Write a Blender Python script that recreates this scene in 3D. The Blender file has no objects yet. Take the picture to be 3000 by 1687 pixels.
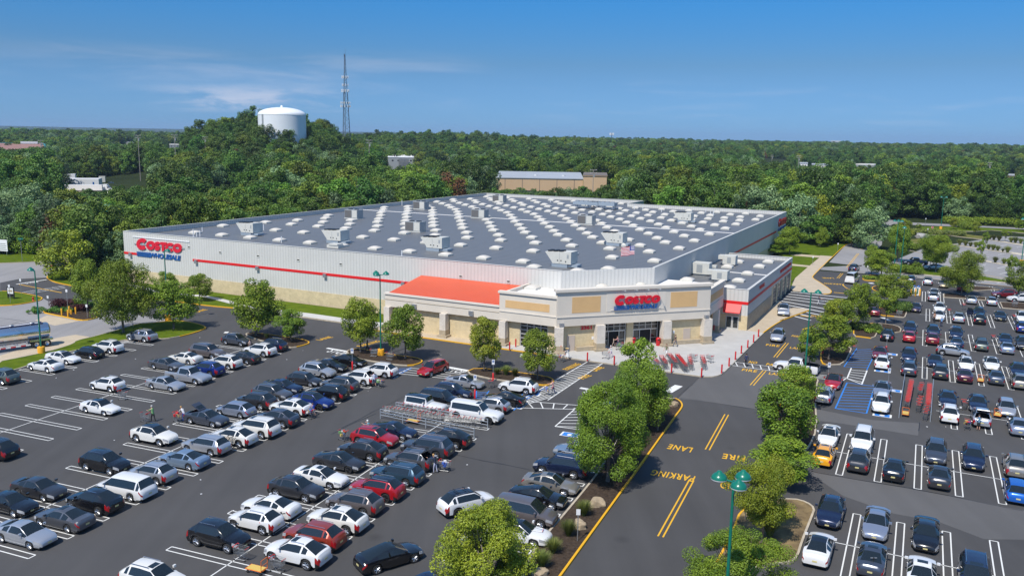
import bpy, bmesh, math, random
import numpy as np
from mathutils import Vector, Matrix
random.seed(7); RNG = np.random.default_rng(11)
SC = bpy.context.scene
COL = SC.collection
# ------------------------------------------------------------------ camera model (solved from the photograph)
F, PITCH, ROLL, TH, CAMH = 2469.78, 0.17572353, -0.01580259, 0.46470094, 29.03
CX, CY = 1500.0, 843.5
cp, sp_, cr, sr = math.cos(PITCH), math.sin(PITCH), math.cos(ROLL), math.sin(ROLL)
RM = Matrix(((1, 0, 0), (0, -sp_, cp), (0, -cp, -sp_))) @ Matrix(((cr, -sr, 0), (sr, cr, 0), (0, 0, 1)))
AX, BX = Vector((math.cos(TH), -math.sin(TH), 0)), Vector((math.sin(TH), math.cos(TH), 0))
TL = {'t4': (0, 700, 3.623), 't5': (1000, 700, 3.623), 't6': (1600, 700, 3.623), 't7': (2300, 600, 3.623), 't1': (0, 300, 2.576),
      't2': (1000, 300, 2.576), 't3': (2000, 300, 2.576), 'm': (500, 850, 4.14), 'c1': (0, 1000, 4.14), 'c2': (500, 1000, 4.14),
      'c3': (1000, 1000, 4.14), 'c4': (1600, 1000, 4.14), 'd1': (0, 1337, 4.14), 'd2': (500, 1337, 4.14), 'd3': (1000, 1337, 4.14),
      'd4': (1500, 1337, 4.14), 'd5': (2100, 1337, 4.14), 'd6': (2400, 1337, 4.14), 'e': (2400, 1150, 4.14), 'f': (2100, 1000, 5.531),
      'g': (2550, 800, 5.531), 'h': (2550, 1000, 5.531), 'v': (2150, 1050, 3.6225), 'y': (1650, 980, 3.6225), 'w': (2280, 700, 3.6225),
      'x': (2550, 600, 4.831), 'u': (0, 650, 3.6225), 'p': (0, 0, 1.0), 'q': (0, 360, 3.22)}
def px(t, x, y):
    x0, y0, s = TL[t]; return x0 + x / s, y0 + y / s
def at(t, x, y, z=0.0):
    """the point of the level z that the surveyed image position shows (a survey of the site, done once)"""
    X, Y = px(t, x, y)
    d = RM @ Vector(((X - CX) / F, (Y - CY) / F, 1)); k = (z - CAMH) / d.z
    return Vector((d.x * k, d.y * k, z))
def ab(a, b, z=0.0):
    v = AX * a + BX * b; return Vector((v.x, v.y, z))
def toab(v): return v.x * AX.x + v.y * AX.y, v.x * BX.x + v.y * BX.y
def dirab(deg):
    r = math.radians(deg); v = AX * math.cos(r) + BX * math.sin(r); return v
def yaw_of(v): return math.atan2(v.y, v.x)
# ------------------------------------------------------------------ materials
NOSPEC = ('lawn', 'dry_lawn', 'bark_mulch', 'dry_straw_mulch', 'woodland_floor')
def mat(name, col, rough=0.6, metal=0.0, var=0.0, vscale=1.0, bump=0.0, bscale=20.0, coat=0.0, spec=0.5, col2=None, emit=None, trans=0.0):
    m = bpy.data.materials.new(name); m.use_nodes = True
    nt = m.node_tree; bs = nt.nodes['Principled BSDF']
    bs.inputs['Base Color'].default_value = (*col, 1); bs.inputs['Roughness'].default_value = rough
    bs.inputs['Metallic'].default_value = metal; bs.inputs['Coat Weight'].default_value = coat
    bs.inputs['Coat Roughness'].default_value = 0.04; bs.inputs['Specular IOR Level'].default_value = 0.05 if name in NOSPEC else spec
    if trans: bs.inputs['Transmission Weight'].default_value = trans
    tc = None
    if var or bump:
        tc = nt.nodes.new('ShaderNodeTexCoord')
    if var:
        n = nt.nodes.new('ShaderNodeTexNoise'); n.inputs['Scale'].default_value = vscale; n.inputs['Detail'].default_value = 6
        n.inputs['Roughness'].default_value = 0.65
        nt.links.new(tc.outputs['Object'], n.inputs['Vector'])
        r = nt.nodes.new('ShaderNodeValToRGB')
        c2 = col2 or tuple(min(1, c * (1 + var)) for c in col); c1 = tuple(c * (1 - var) for c in col) if not col2 else col
        r.color_ramp.elements[0].position = 0.3; r.color_ramp.elements[1].position = 0.7
        r.color_ramp.elements[0].color = (*c1, 1); r.color_ramp.elements[1].color = (*c2, 1)
        nt.links.new(n.outputs['Fac'], r.inputs['Fac']); nt.links.new(r.outputs['Color'], bs.inputs['Base Color'])
    if bump:
        n2 = nt.nodes.new('ShaderNodeTexNoise'); n2.inputs['Scale'].default_value = bscale; n2.inputs['Detail'].default_value = 4
        nt.links.new(tc.outputs['Object'], n2.inputs['Vector'])
        b = nt.nodes.new('ShaderNodeBump'); b.inputs['Strength'].default_value = bump; b.inputs['Distance'].default_value = 0.05
        nt.links.new(n2.outputs['Fac'], b.inputs['Height']); nt.links.new(b.outputs['Normal'], bs.inputs['Normal'])
    return m
def ribbed(name, col, axis, period, dark=0.7, rough=0.5, metal=0.0, strength=0.6, spec=0.4, thin=0.25):
    """sheet metal with standing ribs every `period` metres along the object's axis (0 x, 1 y)"""
    m = mat(name, col, rough, metal, spec=spec); nt = m.node_tree; bs = nt.nodes['Principled BSDF']
    tc = nt.nodes.new('ShaderNodeTexCoord'); sx = nt.nodes.new('ShaderNodeSeparateXYZ')
    nt.links.new(tc.outputs['Object'], sx.inputs[0])
    mm = nt.nodes.new('ShaderNodeMath'); mm.operation = 'MULTIPLY'; mm.inputs[1].default_value = 1 / period
    nt.links.new(sx.outputs[axis], mm.inputs[0])
    fr = nt.nodes.new('ShaderNodeMath'); fr.operation = 'FRACT'; nt.links.new(mm.outputs[0], fr.inputs[0])
    ab_ = nt.nodes.new('ShaderNodeMath'); ab_.operation = 'PINGPONG'; ab_.inputs[1].default_value = 0.5; nt.links.new(fr.outputs[0], ab_.inputs[0])
    cr_ = nt.nodes.new('ShaderNodeValToRGB'); cr_.color_ramp.elements[0].position = 0.0; cr_.color_ramp.elements[1].position = thin
    cr_.color_ramp.elements[0].color = (1, 1, 1, 1); cr_.color_ramp.elements[1].color = (0, 0, 0, 1)
    nt.links.new(ab_.outputs[0], cr_.inputs['Fac'])
    b = nt.nodes.new('ShaderNodeBump'); b.inputs['Strength'].default_value = strength; b.inputs['Distance'].default_value = 0.06
    nt.links.new(cr_.outputs['Color'], b.inputs['Height']); nt.links.new(b.outputs['Normal'], bs.inputs['Normal'])
    n = nt.nodes.new('ShaderNodeTexNoise'); n.inputs['Scale'].default_value = 0.35; n.inputs['Detail'].default_value = 5
    nt.links.new(tc.outputs['Object'], n.inputs['Vector'])
    mx = nt.nodes.new('ShaderNodeMix'); mx.data_type = 'RGBA'
    mx.inputs['A'].default_value = (*[c * 0.9 for c in col], 1); mx.inputs['B'].default_value = (*[min(1, c * 1.07) for c in col], 1)
    nt.links.new(n.outputs['Fac'], mx.inputs['Factor'])
    mx2 = nt.nodes.new('ShaderNodeMix'); mx2.data_type = 'RGBA'; mx2.blend_type = 'MULTIPLY'
    mx2.inputs['B'].default_value = (dark, dark, dark, 1)
    nt.links.new(mx.outputs['Result'], mx2.inputs['A']); nt.links.new(cr_.outputs['Color'], mx2.inputs['Factor'])
    nt.links.new(mx2.outputs['Result'], bs.inputs['Base Color'])
    return m
def asphalt(name, c1, c2, streak=0.12, rough=0.85):
    m = mat(name, c1, rough, spec=0.3); nt = m.node_tree; bs = nt.nodes['Principled BSDF']
    tc = nt.nodes.new('ShaderNodeTexCoord')
    n = nt.nodes.new('ShaderNodeTexNoise'); n.inputs['Scale'].default_value = 0.06; n.inputs['Detail'].default_value = 8; n.inputs['Roughness'].default_value = 0.6
    nt.links.new(tc.outputs['Object'], n.inputs['Vector'])
    mp = nt.nodes.new('ShaderNodeMapping'); mp.inputs['Rotation'].default_value = (0, 0, TH); mp.inputs['Scale'].default_value = (0.9, 0.045, 1)
    nt.links.new(tc.outputs['Object'], mp.inputs['Vector'])
    n2 = nt.nodes.new('ShaderNodeTexNoise'); n2.inputs['Scale'].default_value = 0.8; n2.inputs['Detail'].default_value = 5
    nt.links.new(mp.outputs['Vector'], n2.inputs['Vector'])
    n3 = nt.nodes.new('ShaderNodeTexNoise'); n3.inputs['Scale'].default_value = 6; n3.inputs['Detail'].default_value = 6; n3.inputs['Roughness'].default_value = 0.8
    nt.links.new(tc.outputs['Object'], n3.inputs['Vector'])
    def math_(op, a, b):
        q = nt.nodes.new('ShaderNodeMath'); q.operation = op
        for i, s in enumerate((a, b)):
            if isinstance(s, (int, float)): q.inputs[i].default_value = s
            else: nt.links.new(s, q.inputs[i])
        return q.outputs[0]
    s = math_('ADD', math_('MULTIPLY', n.outputs['Fac'], 0.55), math_('MULTIPLY', n2.outputs['Fac'], 0.3))
    s = math_('ADD', s, math_('MULTIPLY', n3.outputs['Fac'], 0.22))
    # oil spots
    vo = nt.nodes.new('ShaderNodeTexVoronoi'); vo.inputs['Scale'].default_value = 0.16; nt.links.new(tc.outputs['Object'], vo.inputs['Vector'])
    r = nt.nodes.new('ShaderNodeValToRGB'); r.color_ramp.elements[0].position = 0.34; r.color_ramp.elements[1].position = 0.72
    r.color_ramp.elements[0].color = (*c1, 1); r.color_ramp.elements[1].color = (*c2, 1)
    nt.links.new(s, r.inputs['Fac'])
    rs = nt.nodes.new('ShaderNodeValToRGB'); rs.color_ramp.elements[0].position = 0.0; rs.color_ramp.elements[1].position = 0.12
    rs.color_ramp.elements[0].color = (0.72, 0.72, 0.72, 1); rs.color_ramp.elements[1].color = (1, 1, 1, 1)
    nt.links.new(vo.outputs['Distance'], rs.inputs['Fac'])
    mx = nt.nodes.new('ShaderNodeMix'); mx.data_type = 'RGBA'; mx.blend_type = 'MULTIPLY'; mx.inputs['Factor'].default_value = 1
    nt.links.new(r.outputs['Color'], mx.inputs['A']); nt.links.new(rs.outputs['Color'], mx.inputs['B'])
    nt.links.new(mx.outputs['Result'], bs.inputs['Base Color'])
    b = nt.nodes.new('ShaderNodeBump'); b.inputs['Strength'].default_value = 0.25; b.inputs['Distance'].default_value = 0.02
    nt.links.new(n3.outputs['Fac'], b.inputs['Height']); nt.links.new(b.outputs['Normal'], bs.inputs['Normal'])
    return m
def worn(name, col, under=(0.06, 0.06, 0.06), amount=0.42, scale=3.0):
    """road paint that has worn through in places"""
    m = mat(name, col, 0.7); nt = m.node_tree; bs = nt.nodes['Principled BSDF']
    tc = nt.nodes.new('ShaderNodeTexCoord'); n = nt.nodes.new('ShaderNodeTexNoise'); n.inputs['Scale'].default_value = scale
    n.inputs['Detail'].default_value = 9; n.inputs['Roughness'].default_value = 0.75; nt.links.new(tc.outputs['Object'], n.inputs['Vector'])
    r = nt.nodes.new('ShaderNodeValToRGB'); r.color_ramp.elements[0].position = amount - 0.16; r.color_ramp.elements[1].position = amount
    r.color_ramp.elements[0].color = (*under, 1); r.color_ramp.elements[1].color = (*col, 1)
    nt.links.new(n.outputs['Fac'], r.inputs['Fac']); nt.links.new(r.outputs['Color'], bs.inputs['Base Color'])
    return m
def foliage(name, dark, light, rough=0.55, hue=0.0, transl=0.16, vr=(0.5, 1.4)):
    m = bpy.data.materials.new(name); m.use_nodes = True; nt = m.node_tree; bs = nt.nodes['Principled BSDF']; out = nt.nodes['Material Output']
    at_ = nt.nodes.new('ShaderNodeAttribute'); at_.attribute_name = 'tint'
    oi = nt.nodes.new('ShaderNodeObjectInfo')
    r = nt.nodes.new('ShaderNodeValToRGB'); r.color_ramp.elements[0].color = (*dark, 1); r.color_ramp.elements[1].color = (*light, 1)
    r.color_ramp.elements[0].position = 0.1; r.color_ramp.elements[1].position = 0.95
    nt.links.new(at_.outputs['Fac'], r.inputs['Fac'])
    hs = nt.nodes.new('ShaderNodeHueSaturation')
    mr = nt.nodes.new('ShaderNodeMapRange'); mr.inputs['To Min'].default_value = 0.5 - hue; mr.inputs['To Max'].default_value = 0.5 + hue
    nt.links.new(oi.outputs['Random'], mr.inputs['Value']); nt.links.new(mr.outputs[0], hs.inputs['Hue'])
    m2 = nt.nodes.new('ShaderNodeMath'); m2.operation = 'MULTIPLY'; m2.inputs[1].default_value = 7.31; nt.links.new(oi.outputs['Random'], m2.inputs[0])
    fr = nt.nodes.new('ShaderNodeMath'); fr.operation = 'FRACT'; nt.links.new(m2.outputs[0], fr.inputs[0])
    mv = nt.nodes.new('ShaderNodeMapRange'); mv.inputs['To Min'].default_value = vr[0]; mv.inputs['To Max'].default_value = vr[1]
    nt.links.new(fr.outputs[0], mv.inputs['Value']); nt.links.new(mv.outputs[0], hs.inputs['Value'])
    nt.links.new(r.outputs['Color'], hs.inputs['Color'])
    nt.links.new(hs.outputs['Color'], bs.inputs['Base Color']); bs.inputs['Roughness'].default_value = rough
    bs.inputs['Specular IOR Level'].default_value = 0.35
    tr = nt.nodes.new('ShaderNodeBsdfTranslucent'); nt.links.new(hs.outputs['Color'], tr.inputs['Color'])
    mx = nt.nodes.new('ShaderNodeMixShader'); mx.inputs[0].default_value = transl
    nt.links.new(bs.outputs[0], mx.inputs[1]); nt.links.new(tr.outputs[0], mx.inputs[2]); nt.links.new(mx.outputs[0], out.inputs['Surface'])
    return m
M = {}
M['asphalt'] = asphalt('fresh_asphalt', (0.052, 0.051, 0.051), (0.082, 0.080, 0.080))
M['asphalt_mid'] = asphalt('worn_asphalt', (0.088, 0.086, 0.085), (0.125, 0.122, 0.12))
M['asphalt_old'] = asphalt('old_grey_asphalt', (0.21, 0.205, 0.205), (0.31, 0.30, 0.295))
M['concrete'] = mat('pale_concrete', (0.44, 0.43, 0.405), 0.85, var=0.1, vscale=0.4, bump=0.1, bscale=8)
M['walk_tan'] = mat('tan_concrete', (0.47, 0.39, 0.28), 0.85, var=0.1, vscale=0.5, bump=0.1, bscale=8)
M['walk_grey'] = mat('grey_concrete', (0.50, 0.49, 0.46), 0.85, var=0.1, vscale=0.5)
M['kerb'] = mat('kerb_concrete', (0.44, 0.38, 0.29), 0.85, var=0.2, vscale=1.5)
M['kerb_y'] = worn('kerb_yellow', (0.72, 0.38, 0.012), (0.45, 0.32, 0.12), 0.36, 1.2)
M['grass'] = mat('lawn', (0.060, 0.100, 0.006), 0.9, var=0.35, vscale=0.5, bump=0.8, bscale=9, col2=(0.115, 0.160, 0.012))
M['grass_dry'] = mat('dry_lawn', (0.08, 0.11, 0.014), 0.9, var=0.35, vscale=0.35, bump=0.8, bscale=9, col2=(0.20, 0.17, 0.06))
M['mulch'] = mat('bark_mulch', (0.030, 0.022, 0.017), 0.95, var=0.5, vscale=5, bump=0.9, bscale=10, col2=(0.085, 0.062, 0.045))
M['drydirt'] = mat('dry_straw_mulch', (0.07, 0.05, 0.035), 0.95, var=0.5, vscale=0.6, bump=0.7, bscale=9, col2=(0.30, 0.22, 0.11))
M['white_p'] = worn('white_road_paint', (0.70, 0.70, 0.67), amount=0.36)
M['yellow_p'] = worn('yellow_road_paint', (0.72, 0.40, 0.02), amount=0.38)
M['blue_p'] = worn('blue_road_paint', (0.03, 0.20, 0.60), amount=0.38)
M['red_p'] = mat('red_paint', (0.52, 0.012, 0.015), 0.4)
M['black'] = mat('black_plastic', (0.012, 0.012, 0.013), 0.5)
M['tyre'] = mat('tyre_rubber', (0.016, 0.016, 0.017), 0.85)
M['rim'] = mat('alloy_rim', (0.55, 0.56, 0.58), 0.3, 0.9)
M['rim_dark'] = mat('dark_rim', (0.03, 0.03, 0.032), 0.35, 0.6)
M['glass'] = mat('car_glass', (0.012, 0.017, 0.019), 0.03, 0.0, spec=0.9)
M['headlamp'] = mat('headlamp_lens', (0.55, 0.57, 0.6), 0.1, 0.4, coat=1)
M['taillamp'] = mat('tail_lamp_lens', (0.30, 0.006, 0.008), 0.15, coat=1)
M['plate'] = mat('number_plate', (0.62, 0.55, 0.25), 0.5)
M['chrome'] = mat('chrome_trim', (0.6, 0.61, 0.63), 0.18, 1.0)
M['green_p'] = mat('green_enamel', (0.004, 0.155, 0.10), 0.3, coat=0.5, var=0.1, vscale=3)
M['base_y'] = mat('yellow_painted_concrete', (0.75, 0.36, 0.012), 0.7, var=0.12, vscale=2)
M['galv'] = mat('galvanised_steel', (0.42, 0.43, 0.44), 0.45, 0.7)
M['steel_w'] = mat('painted_grey_rail', (0.42, 0.46, 0.50), 0.4, 0.4)
M['wire'] = mat('cart_wire', (0.27, 0.28, 0.29), 0.4, 0.5)
M['cart_red'] = mat('cart_red_plastic', (0.62, 0.025, 0.02), 0.4)
M['orange_p'] = mat('orange_enamel', (0.80, 0.16, 0.01), 0.45)
M['wood_y'] = mat('yellow_plywood', (0.60, 0.42, 0.10), 0.7)
M['wall_metal'] = ribbed('cream_ribbed_siding', (0.60, 0.59, 0.55), 0, 0.61, dark=0.86, strength=0.3, thin=0.3)
M['wall_metal_y'] = ribbed('cream_ribbed_siding_side', (0.60, 0.59, 0.55), 1, 0.61, dark=0.85, strength=0.4, thin=0.3)
M['masonry'] = mat('split_face_block', (0.60, 0.49, 0.30), 0.9, var=0.13, vscale=1.2, bump=0.9, bscale=3.5)
M['stone_w'] = mat('pale_split_face_stone', (0.64, 0.58, 0.50), 0.9, var=0.1, vscale=1.2, bump=1.0, bscale=4)
M['stone_g'] = mat('tan_pier_base', (0.40, 0.33, 0.23), 0.9, var=0.15, vscale=1.5, bump=0.3, bscale=6)
M['eifs'] = mat('beige_stucco', (0.66, 0.595, 0.50), 0.85, var=0.05, vscale=0.4)
M['eifs_trim'] = mat('cornice_stucco', (0.68, 0.62, 0.53), 0.8, var=0.05, vscale=0.5)
M['panel_tan'] = mat('tan_panel', (0.66, 0.42, 0.19), 0.8, var=0.06, vscale=0.5)
M['roof'] = ribbed('grey_standing_seam_roof', (0.20, 0.205, 0.21), 1, 1.55, dark=0.62, rough=0.5, metal=0.2, strength=0.3, thin=0.5)
M['roof_w'] = mat('white_membrane', (0.78, 0.76, 0.73), 0.8, var=0.05, vscale=0.4)
M['roof_red'] = ribbed('orange_red_standing_seam', (0.68, 0.10, 0.035), 0, 0.46, dark=0.72, rough=0.4, strength=0.7, thin=0.2)
M['sky_dome'] = mat('skylight_acrylic', (0.60, 0.56, 0.49), 0.35, spec=0.5, var=0.04, vscale=0.6)
M['hvac'] = mat('hvac_cream', (0.58, 0.57, 0.51), 0.5, var=0.05, vscale=1.5)
M['hvac_g'] = mat('hvac_grey', (0.36, 0.38, 0.38), 0.5, 0.2)
M['louver'] = ribbed('coil_louver', (0.16, 0.155, 0.15), 2, 0.16, dark=0.5)
M['hood_blue'] = mat('galvanised_curb', (0.34, 0.40, 0.45), 0.5, 0.3)
M['sign_red'] = mat('sign_red', (0.66, 0.01, 0.03), 0.35)
M['sign_blue'] = mat('sign_blue', (0.005, 0.09, 0.33), 0.35)
M['stripe_red'] = mat('red_stripe', (0.70, 0.012, 0.012), 0.45)
M['win'] = mat('shop_glass', (0.02, 0.024, 0.026), 0.04, spec=0.9)
M['frame_al'] = mat('aluminium_frame', (0.60, 0.60, 0.58), 0.4, 0.4)
M['door_b'] = mat('beige_door', (0.50, 0.42, 0.35), 0.6)
M['dark_in'] = mat('dark_interior', (0.012, 0.011, 0.012), 0.9)
M['bark'] = mat('bark', (0.16, 0.135, 0.115), 0.9, var=0.3, vscale=4, bump=0.5, bscale=12)
M['rock'] = mat('boulder_rock', (0.36, 0.28, 0.18), 0.9, var=0.3, vscale=1.5, bump=1.0, bscale=3)
M['rock_g'] = mat('grey_boulder_rock', (0.34, 0.33, 0.31), 0.9, var=0.3, vscale=1.5, bump=1.0, bscale=3)
M['white'] = mat('white_paint', (0.78, 0.78, 0.77), 0.5)
M['tank_w'] = mat('tank_white', (0.78, 0.80, 0.80), 0.45)
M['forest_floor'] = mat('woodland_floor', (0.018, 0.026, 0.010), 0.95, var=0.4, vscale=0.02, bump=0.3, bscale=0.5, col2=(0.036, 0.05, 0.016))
M['dirt'] = mat('sandy_yard', (0.42, 0.33, 0.22), 0.95, var=0.2, vscale=0.1)
M['gravel'] = mat('pale_gravel', (0.52, 0.46, 0.36), 0.95, var=0.2, vscale=0.8)
# foliage kinds
M['lf_lot'] = foliage('street_tree_leaves', (0.080, 0.155, 0.013), (0.275, 0.365, 0.026), hue=0.012, vr=(.82, 1.12))
M['lf_yel'] = foliage('yellowing_leaves', (0.100, 0.165, 0.012), (0.340, 0.390, 0.028), hue=0.015, vr=(.85, 1.1))
M['lf_near'] = foliage('spray_leaves', (0.050, 0.125, 0.012), (0.400, 0.450, 0.030), hue=0.005, vr=(.95, 1.05))
M['lf_for'] = foliage('woodland_leaves', (0.055, 0.120, 0.013), (0.235, 0.350, 0.036), hue=0.028)
M['lf_dark'] = foliage('dark_oak_leaves', (0.028, 0.085, 0.014), (0.145, 0.240, 0.030), hue=0.022)
M['lf_grey'] = foliage('silvery_leaves', (0.080, 0.150, 0.055), (0.240, 0.350, 0.150), hue=0.012)
M['lf_con'] = foliage('conifer_needles', (0.028, 0.078, 0.020), (0.090, 0.165, 0.040), hue=0.012)
M['lf_red'] = foliage('barberry_leaves', (0.05, 0.012, 0.016), (0.13, 0.028, 0.03), hue=0.01)
M['lf_brown'] = foliage('rusty_leaves', (0.10, 0.05, 0.018), (0.24, 0.11, 0.035), hue=0.01)
M['lf_reed'] = foliage('fountain_grass_blades', (0.085, 0.13, 0.025), (0.24, 0.27, 0.06), hue=0.01)
# ------------------------------------------------------------------ object helpers
def link(name, me, parent=None, kind=None):
    o = bpy.data.objects.new(name, me); COL.objects.link(o)
    if parent is not None: o.parent = parent
    if kind: o['kind'] = kind
    return o
def empty(name, loc=(0, 0, 0), rz=0.0):
    o = bpy.data.objects.new(name, None); COL.objects.link(o); o.location = loc; o.rotation_euler = (0, 0, rz)
    o.empty_display_size = 0.3
    return o
def tag(o, label, cat, group=None, kind=None):
    o['label'] = label; o['category'] = cat
    if group: o['group'] = group
    if kind: o['kind'] = kind
    return o
class MB:
    """collects shapes and links them as ONE mesh"""
    def __init__(s): s.v = []; s.f = []; s.mi = []; s.mats = []; s.smooth = []
    def m(s, mt):
        if mt not in s.mats: s.mats.append(mt)
        return s.mats.index(mt)
    def add(s, verts, faces, mt, smooth=False):
        n = len(s.v); i = s.m(mt); s.v += [tuple(p) for p in verts]
        for f in faces: s.f.append([n + k for k in f]); s.mi.append(i); s.smooth.append(smooth)
    def box(s, x0, y0, z0, x1, y1, z1, mt, rz=0.0, o=(0, 0, 0)):
        vs = [Vector((x, y, z)) for z in (z0, z1) for y in (y0, y1) for x in (x0, x1)]
        c, q = math.cos(rz), math.sin(rz)
        vs = [Vector((o[0] + v.x * c - v.y * q, o[1] + v.x * q + v.y * c, o[2] + v.z)) for v in vs]
        s.add(vs, [(0, 2, 3, 1), (4, 5, 7, 6), (0, 1, 5, 4), (2, 6, 7, 3), (0, 4, 6, 2), (1, 3, 7, 5)], mt)
    def bar(s, p, q, r, mt, n=4, r2=None, smooth=False):
        p, q = Vector(p), Vector(q); d = q - p; L = d.length
        if L < 1e-6: return
        d /= L; u = d.orthogonal().normalized(); w = d.cross(u); r2 = r if r2 is None else r2
        vs = []; off = math.pi / n
        for P, R in ((p, r), (q, r2)):
            for k in range(n):
                a = 2 * math.pi * k / n + off; vs.append(P + (u * math.cos(a) + w * math.sin(a)) * R)
        fs = [(k, (k + 1) % n, n + (k + 1) % n, n + k) for k in range(n)]
        s.add(vs, fs + [tuple(range(n))[::-1], tuple(range(n, 2 * n))], mt, smooth)
    def poly(s, pts, mt): s.add(pts, [tuple(range(len(pts)))], mt)
    def prism(s, pts, z0, z1, mt, mt_side=None):
        n = len(pts); lo = [Vector((p[0], p[1], z0)) for p in pts]; hi = [Vector((p[0], p[1], z1)) for p in pts]
        s.add(hi, [tuple(range(n))], mt)
        s.add(lo + hi, [(k, (k + 1) % n, n + (k + 1) % n, n + k) for k in range(n)], mt_side or mt)
    def lathe(s, prof, mt, n=16, o=(0, 0, 0), smooth=True, axis='z'):
        vs = []
        for (r, z) in prof:
            for k in range(n):
                a = 2 * math.pi * k / n; c, q = r * math.cos(a), r * math.sin(a)
                v = (c, q, z) if axis == 'z' else ((c, z, q) if axis == 'y' else (z, c, q))
                vs.append(Vector(v) + Vector(o))
        fs = []
        for i in range(len(prof) - 1):
            for k in range(n):
                fs.append((i * n + k, i * n + (k + 1) % n, (i + 1) * n + (k + 1) % n, (i + 1) * n + k))
        s.add(vs, fs, mt, smooth)
    def mesh(s, name, sharp=None):
        me = bpy.data.meshes.new(name); me.from_pydata(s.v, [], s.f)
        for mt in s.mats: me.materials.append(mt)
        me.polygons.foreach_set('material_index', s.mi); me.polygons.foreach_set('use_smooth', s.smooth)
        me.update()
        if sharp: me.set_sharp_from_angle(angle=math.radians(sharp))
        return me
    def build(s, name, parent=None, kind=None, fix=True, sharp=None):
        me = s.mesh(name, sharp)
        if fix:
            b = bmesh.new(); b.from_mesh(me); bmesh.ops.recalc_face_normals(b, faces=b.faces); b.to_mesh(me); b.free()
        return link(name, me, parent, kind)
def text_mesh(txt, size, mt, bold=0.0, shear=0.0, extrude=0.0, align='LEFT', space=1.0):
    cu = bpy.data.curves.new('lettering', 'FONT'); cu.body = txt; cu.size = size; cu.offset = bold * size; cu.shear = shear
    cu.extrude = extrude; cu.align_x = align; cu.space_character = space; cu.resolution_u = 4
    o = bpy.data.objects.new('lettering', cu); COL.objects.link(o)
    dg = bpy.context.evaluated_depsgraph_get(); me = bpy.data.meshes.new_from_object(o.evaluated_get(dg))
    bpy.data.objects.remove(o); bpy.data.curves.remove(cu)
    me.materials.clear(); me.materials.append(mt)
    return me
HAZE, EXPO = 0.00008, 0.35
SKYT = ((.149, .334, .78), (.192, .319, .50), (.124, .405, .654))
# ------------------------------------------------------------------ camera, sky, sun
cam = bpy.data.cameras.new('camera'); co = bpy.data.objects.new('camera', cam); COL.objects.link(co); SC.camera = co
cam.sensor_width = 36; cam.lens = F / 3000 * 36; cam.clip_start = 1; cam.clip_end = 40000
r3 = Matrix((RM.col[0], -RM.col[1], -RM.col[2])).transposed()
co.matrix_world = Matrix.Translation((0, 0, CAMH)) @ r3.to_4x4()
SUNV = Vector((-0.300, -0.470, 0.829)).normalized()
EL, AZ = math.asin(SUNV.z), math.atan2(SUNV.x, SUNV.y)
sun = bpy.data.lights.new('sun', 'SUN'); so = bpy.data.objects.new('sun', sun); COL.objects.link(so)
sun.energy = 3.9; sun.angle = math.radians(0.53); sun.color = (1.0, 0.945, 0.86)
so.rotation_euler = SUNV.to_track_quat('Z', 'Y').to_euler(); so.location = (0, 0, 80)
W = bpy.data.worlds.new('World'); SC.world = W; W.use_nodes = True
wn = W.node_tree; bg = wn.nodes['Background']
sky = wn.nodes.new('ShaderNodeTexSky'); sky.sky_type = 'NISHITA'; sky.sun_disc = False
sky.sun_elevation = EL; sky.sun_rotation = AZ; sky.altitude = 0; sky.air_density = 1.0; sky.dust_density = 0.15; sky.ozone_density = 3.0
hs = wn.nodes.new('ShaderNodeHueSaturation'); hs.inputs['Saturation'].default_value = 1.12; hs.inputs['Value'].default_value = 1.0
wn.links.new(sky.outputs[0], hs.inputs['Color'])
tc = wn.nodes.new('ShaderNodeTexCoord')
def wmath(op, a, b=None, c=None):
    q = wn.nodes.new('ShaderNodeMath'); q.operation = op
    for i, s in enumerate((a, b, c)):
        if s is None: continue
        if isinstance(s, (int, float)): q.inputs[i].default_value = s
        else: wn.links.new(s, q.inputs[i])
    return q.outputs[0]
def wramp(s, a, b, lo=0.0, hi=1.0):
    q = wn.nodes.new('ShaderNodeMapRange'); q.interpolation_type = 'SMOOTHSTEP'
    for n_, v_ in (('From Min', a), ('From Max', b), ('To Min', lo), ('To Max', hi)): q.inputs[n_].default_value = v_
    wn.links.new(s, q.inputs['Value']); return q.outputs[0]
sx = wn.nodes.new('ShaderNodeSeparateXYZ'); wn.links.new(tc.outputs['Generated'], sx.inputs[0])
def cloud(scale, zs, a, b, z0, z1, z2, z3, x0, x1, x2, x3, seed):
    mp = wn.nodes.new('ShaderNodeMapping'); mp.inputs['Scale'].default_value = (scale, scale, zs); mp.inputs['Location'].default_value = (seed, seed * 0.7, seed * 0.3)
    wn.links.new(tc.outputs['Generated'], mp.inputs['Vector'])
    n = wn.nodes.new('ShaderNodeTexNoise'); n.inputs['Scale'].default_value = 1; n.inputs['Detail'].default_value = 7; n.inputs['Roughness'].default_value = 0.55
    n.inputs['Distortion'].default_value = 0.4
    wn.links.new(mp.outputs['Vector'], n.inputs['Vector'])
    k = wramp(n.outputs['Fac'], a, b)
    zz = wmath('MULTIPLY', wramp(sx.outputs[2], z0, z1), wramp(sx.outputs[2], z2, z3, 1.0, 0.0))
    xx = wmath('MULTIPLY', wramp(sx.outputs[0], x0, x1), wramp(sx.outputs[0], x2, x3, 1.0, 0.0))
    return wmath('MULTIPLY', k, wmath('MULTIPLY', zz, xx))
c1 = wmath('MULTIPLY', cloud(5.0, 40, 0.42, 0.75, 0.02, 0.05, 0.075, 0.10, -0.6, -0.40, -0.10, 0.0, 3.1), 0.24)
c2 = wmath('MULTIPLY', cloud(14.0, 60, 0.40, 0.62, 0.020, 0.032, 0.038, 0.056, -0.40, -0.34, -0.24, -0.16, 8.4), 0.5)
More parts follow.
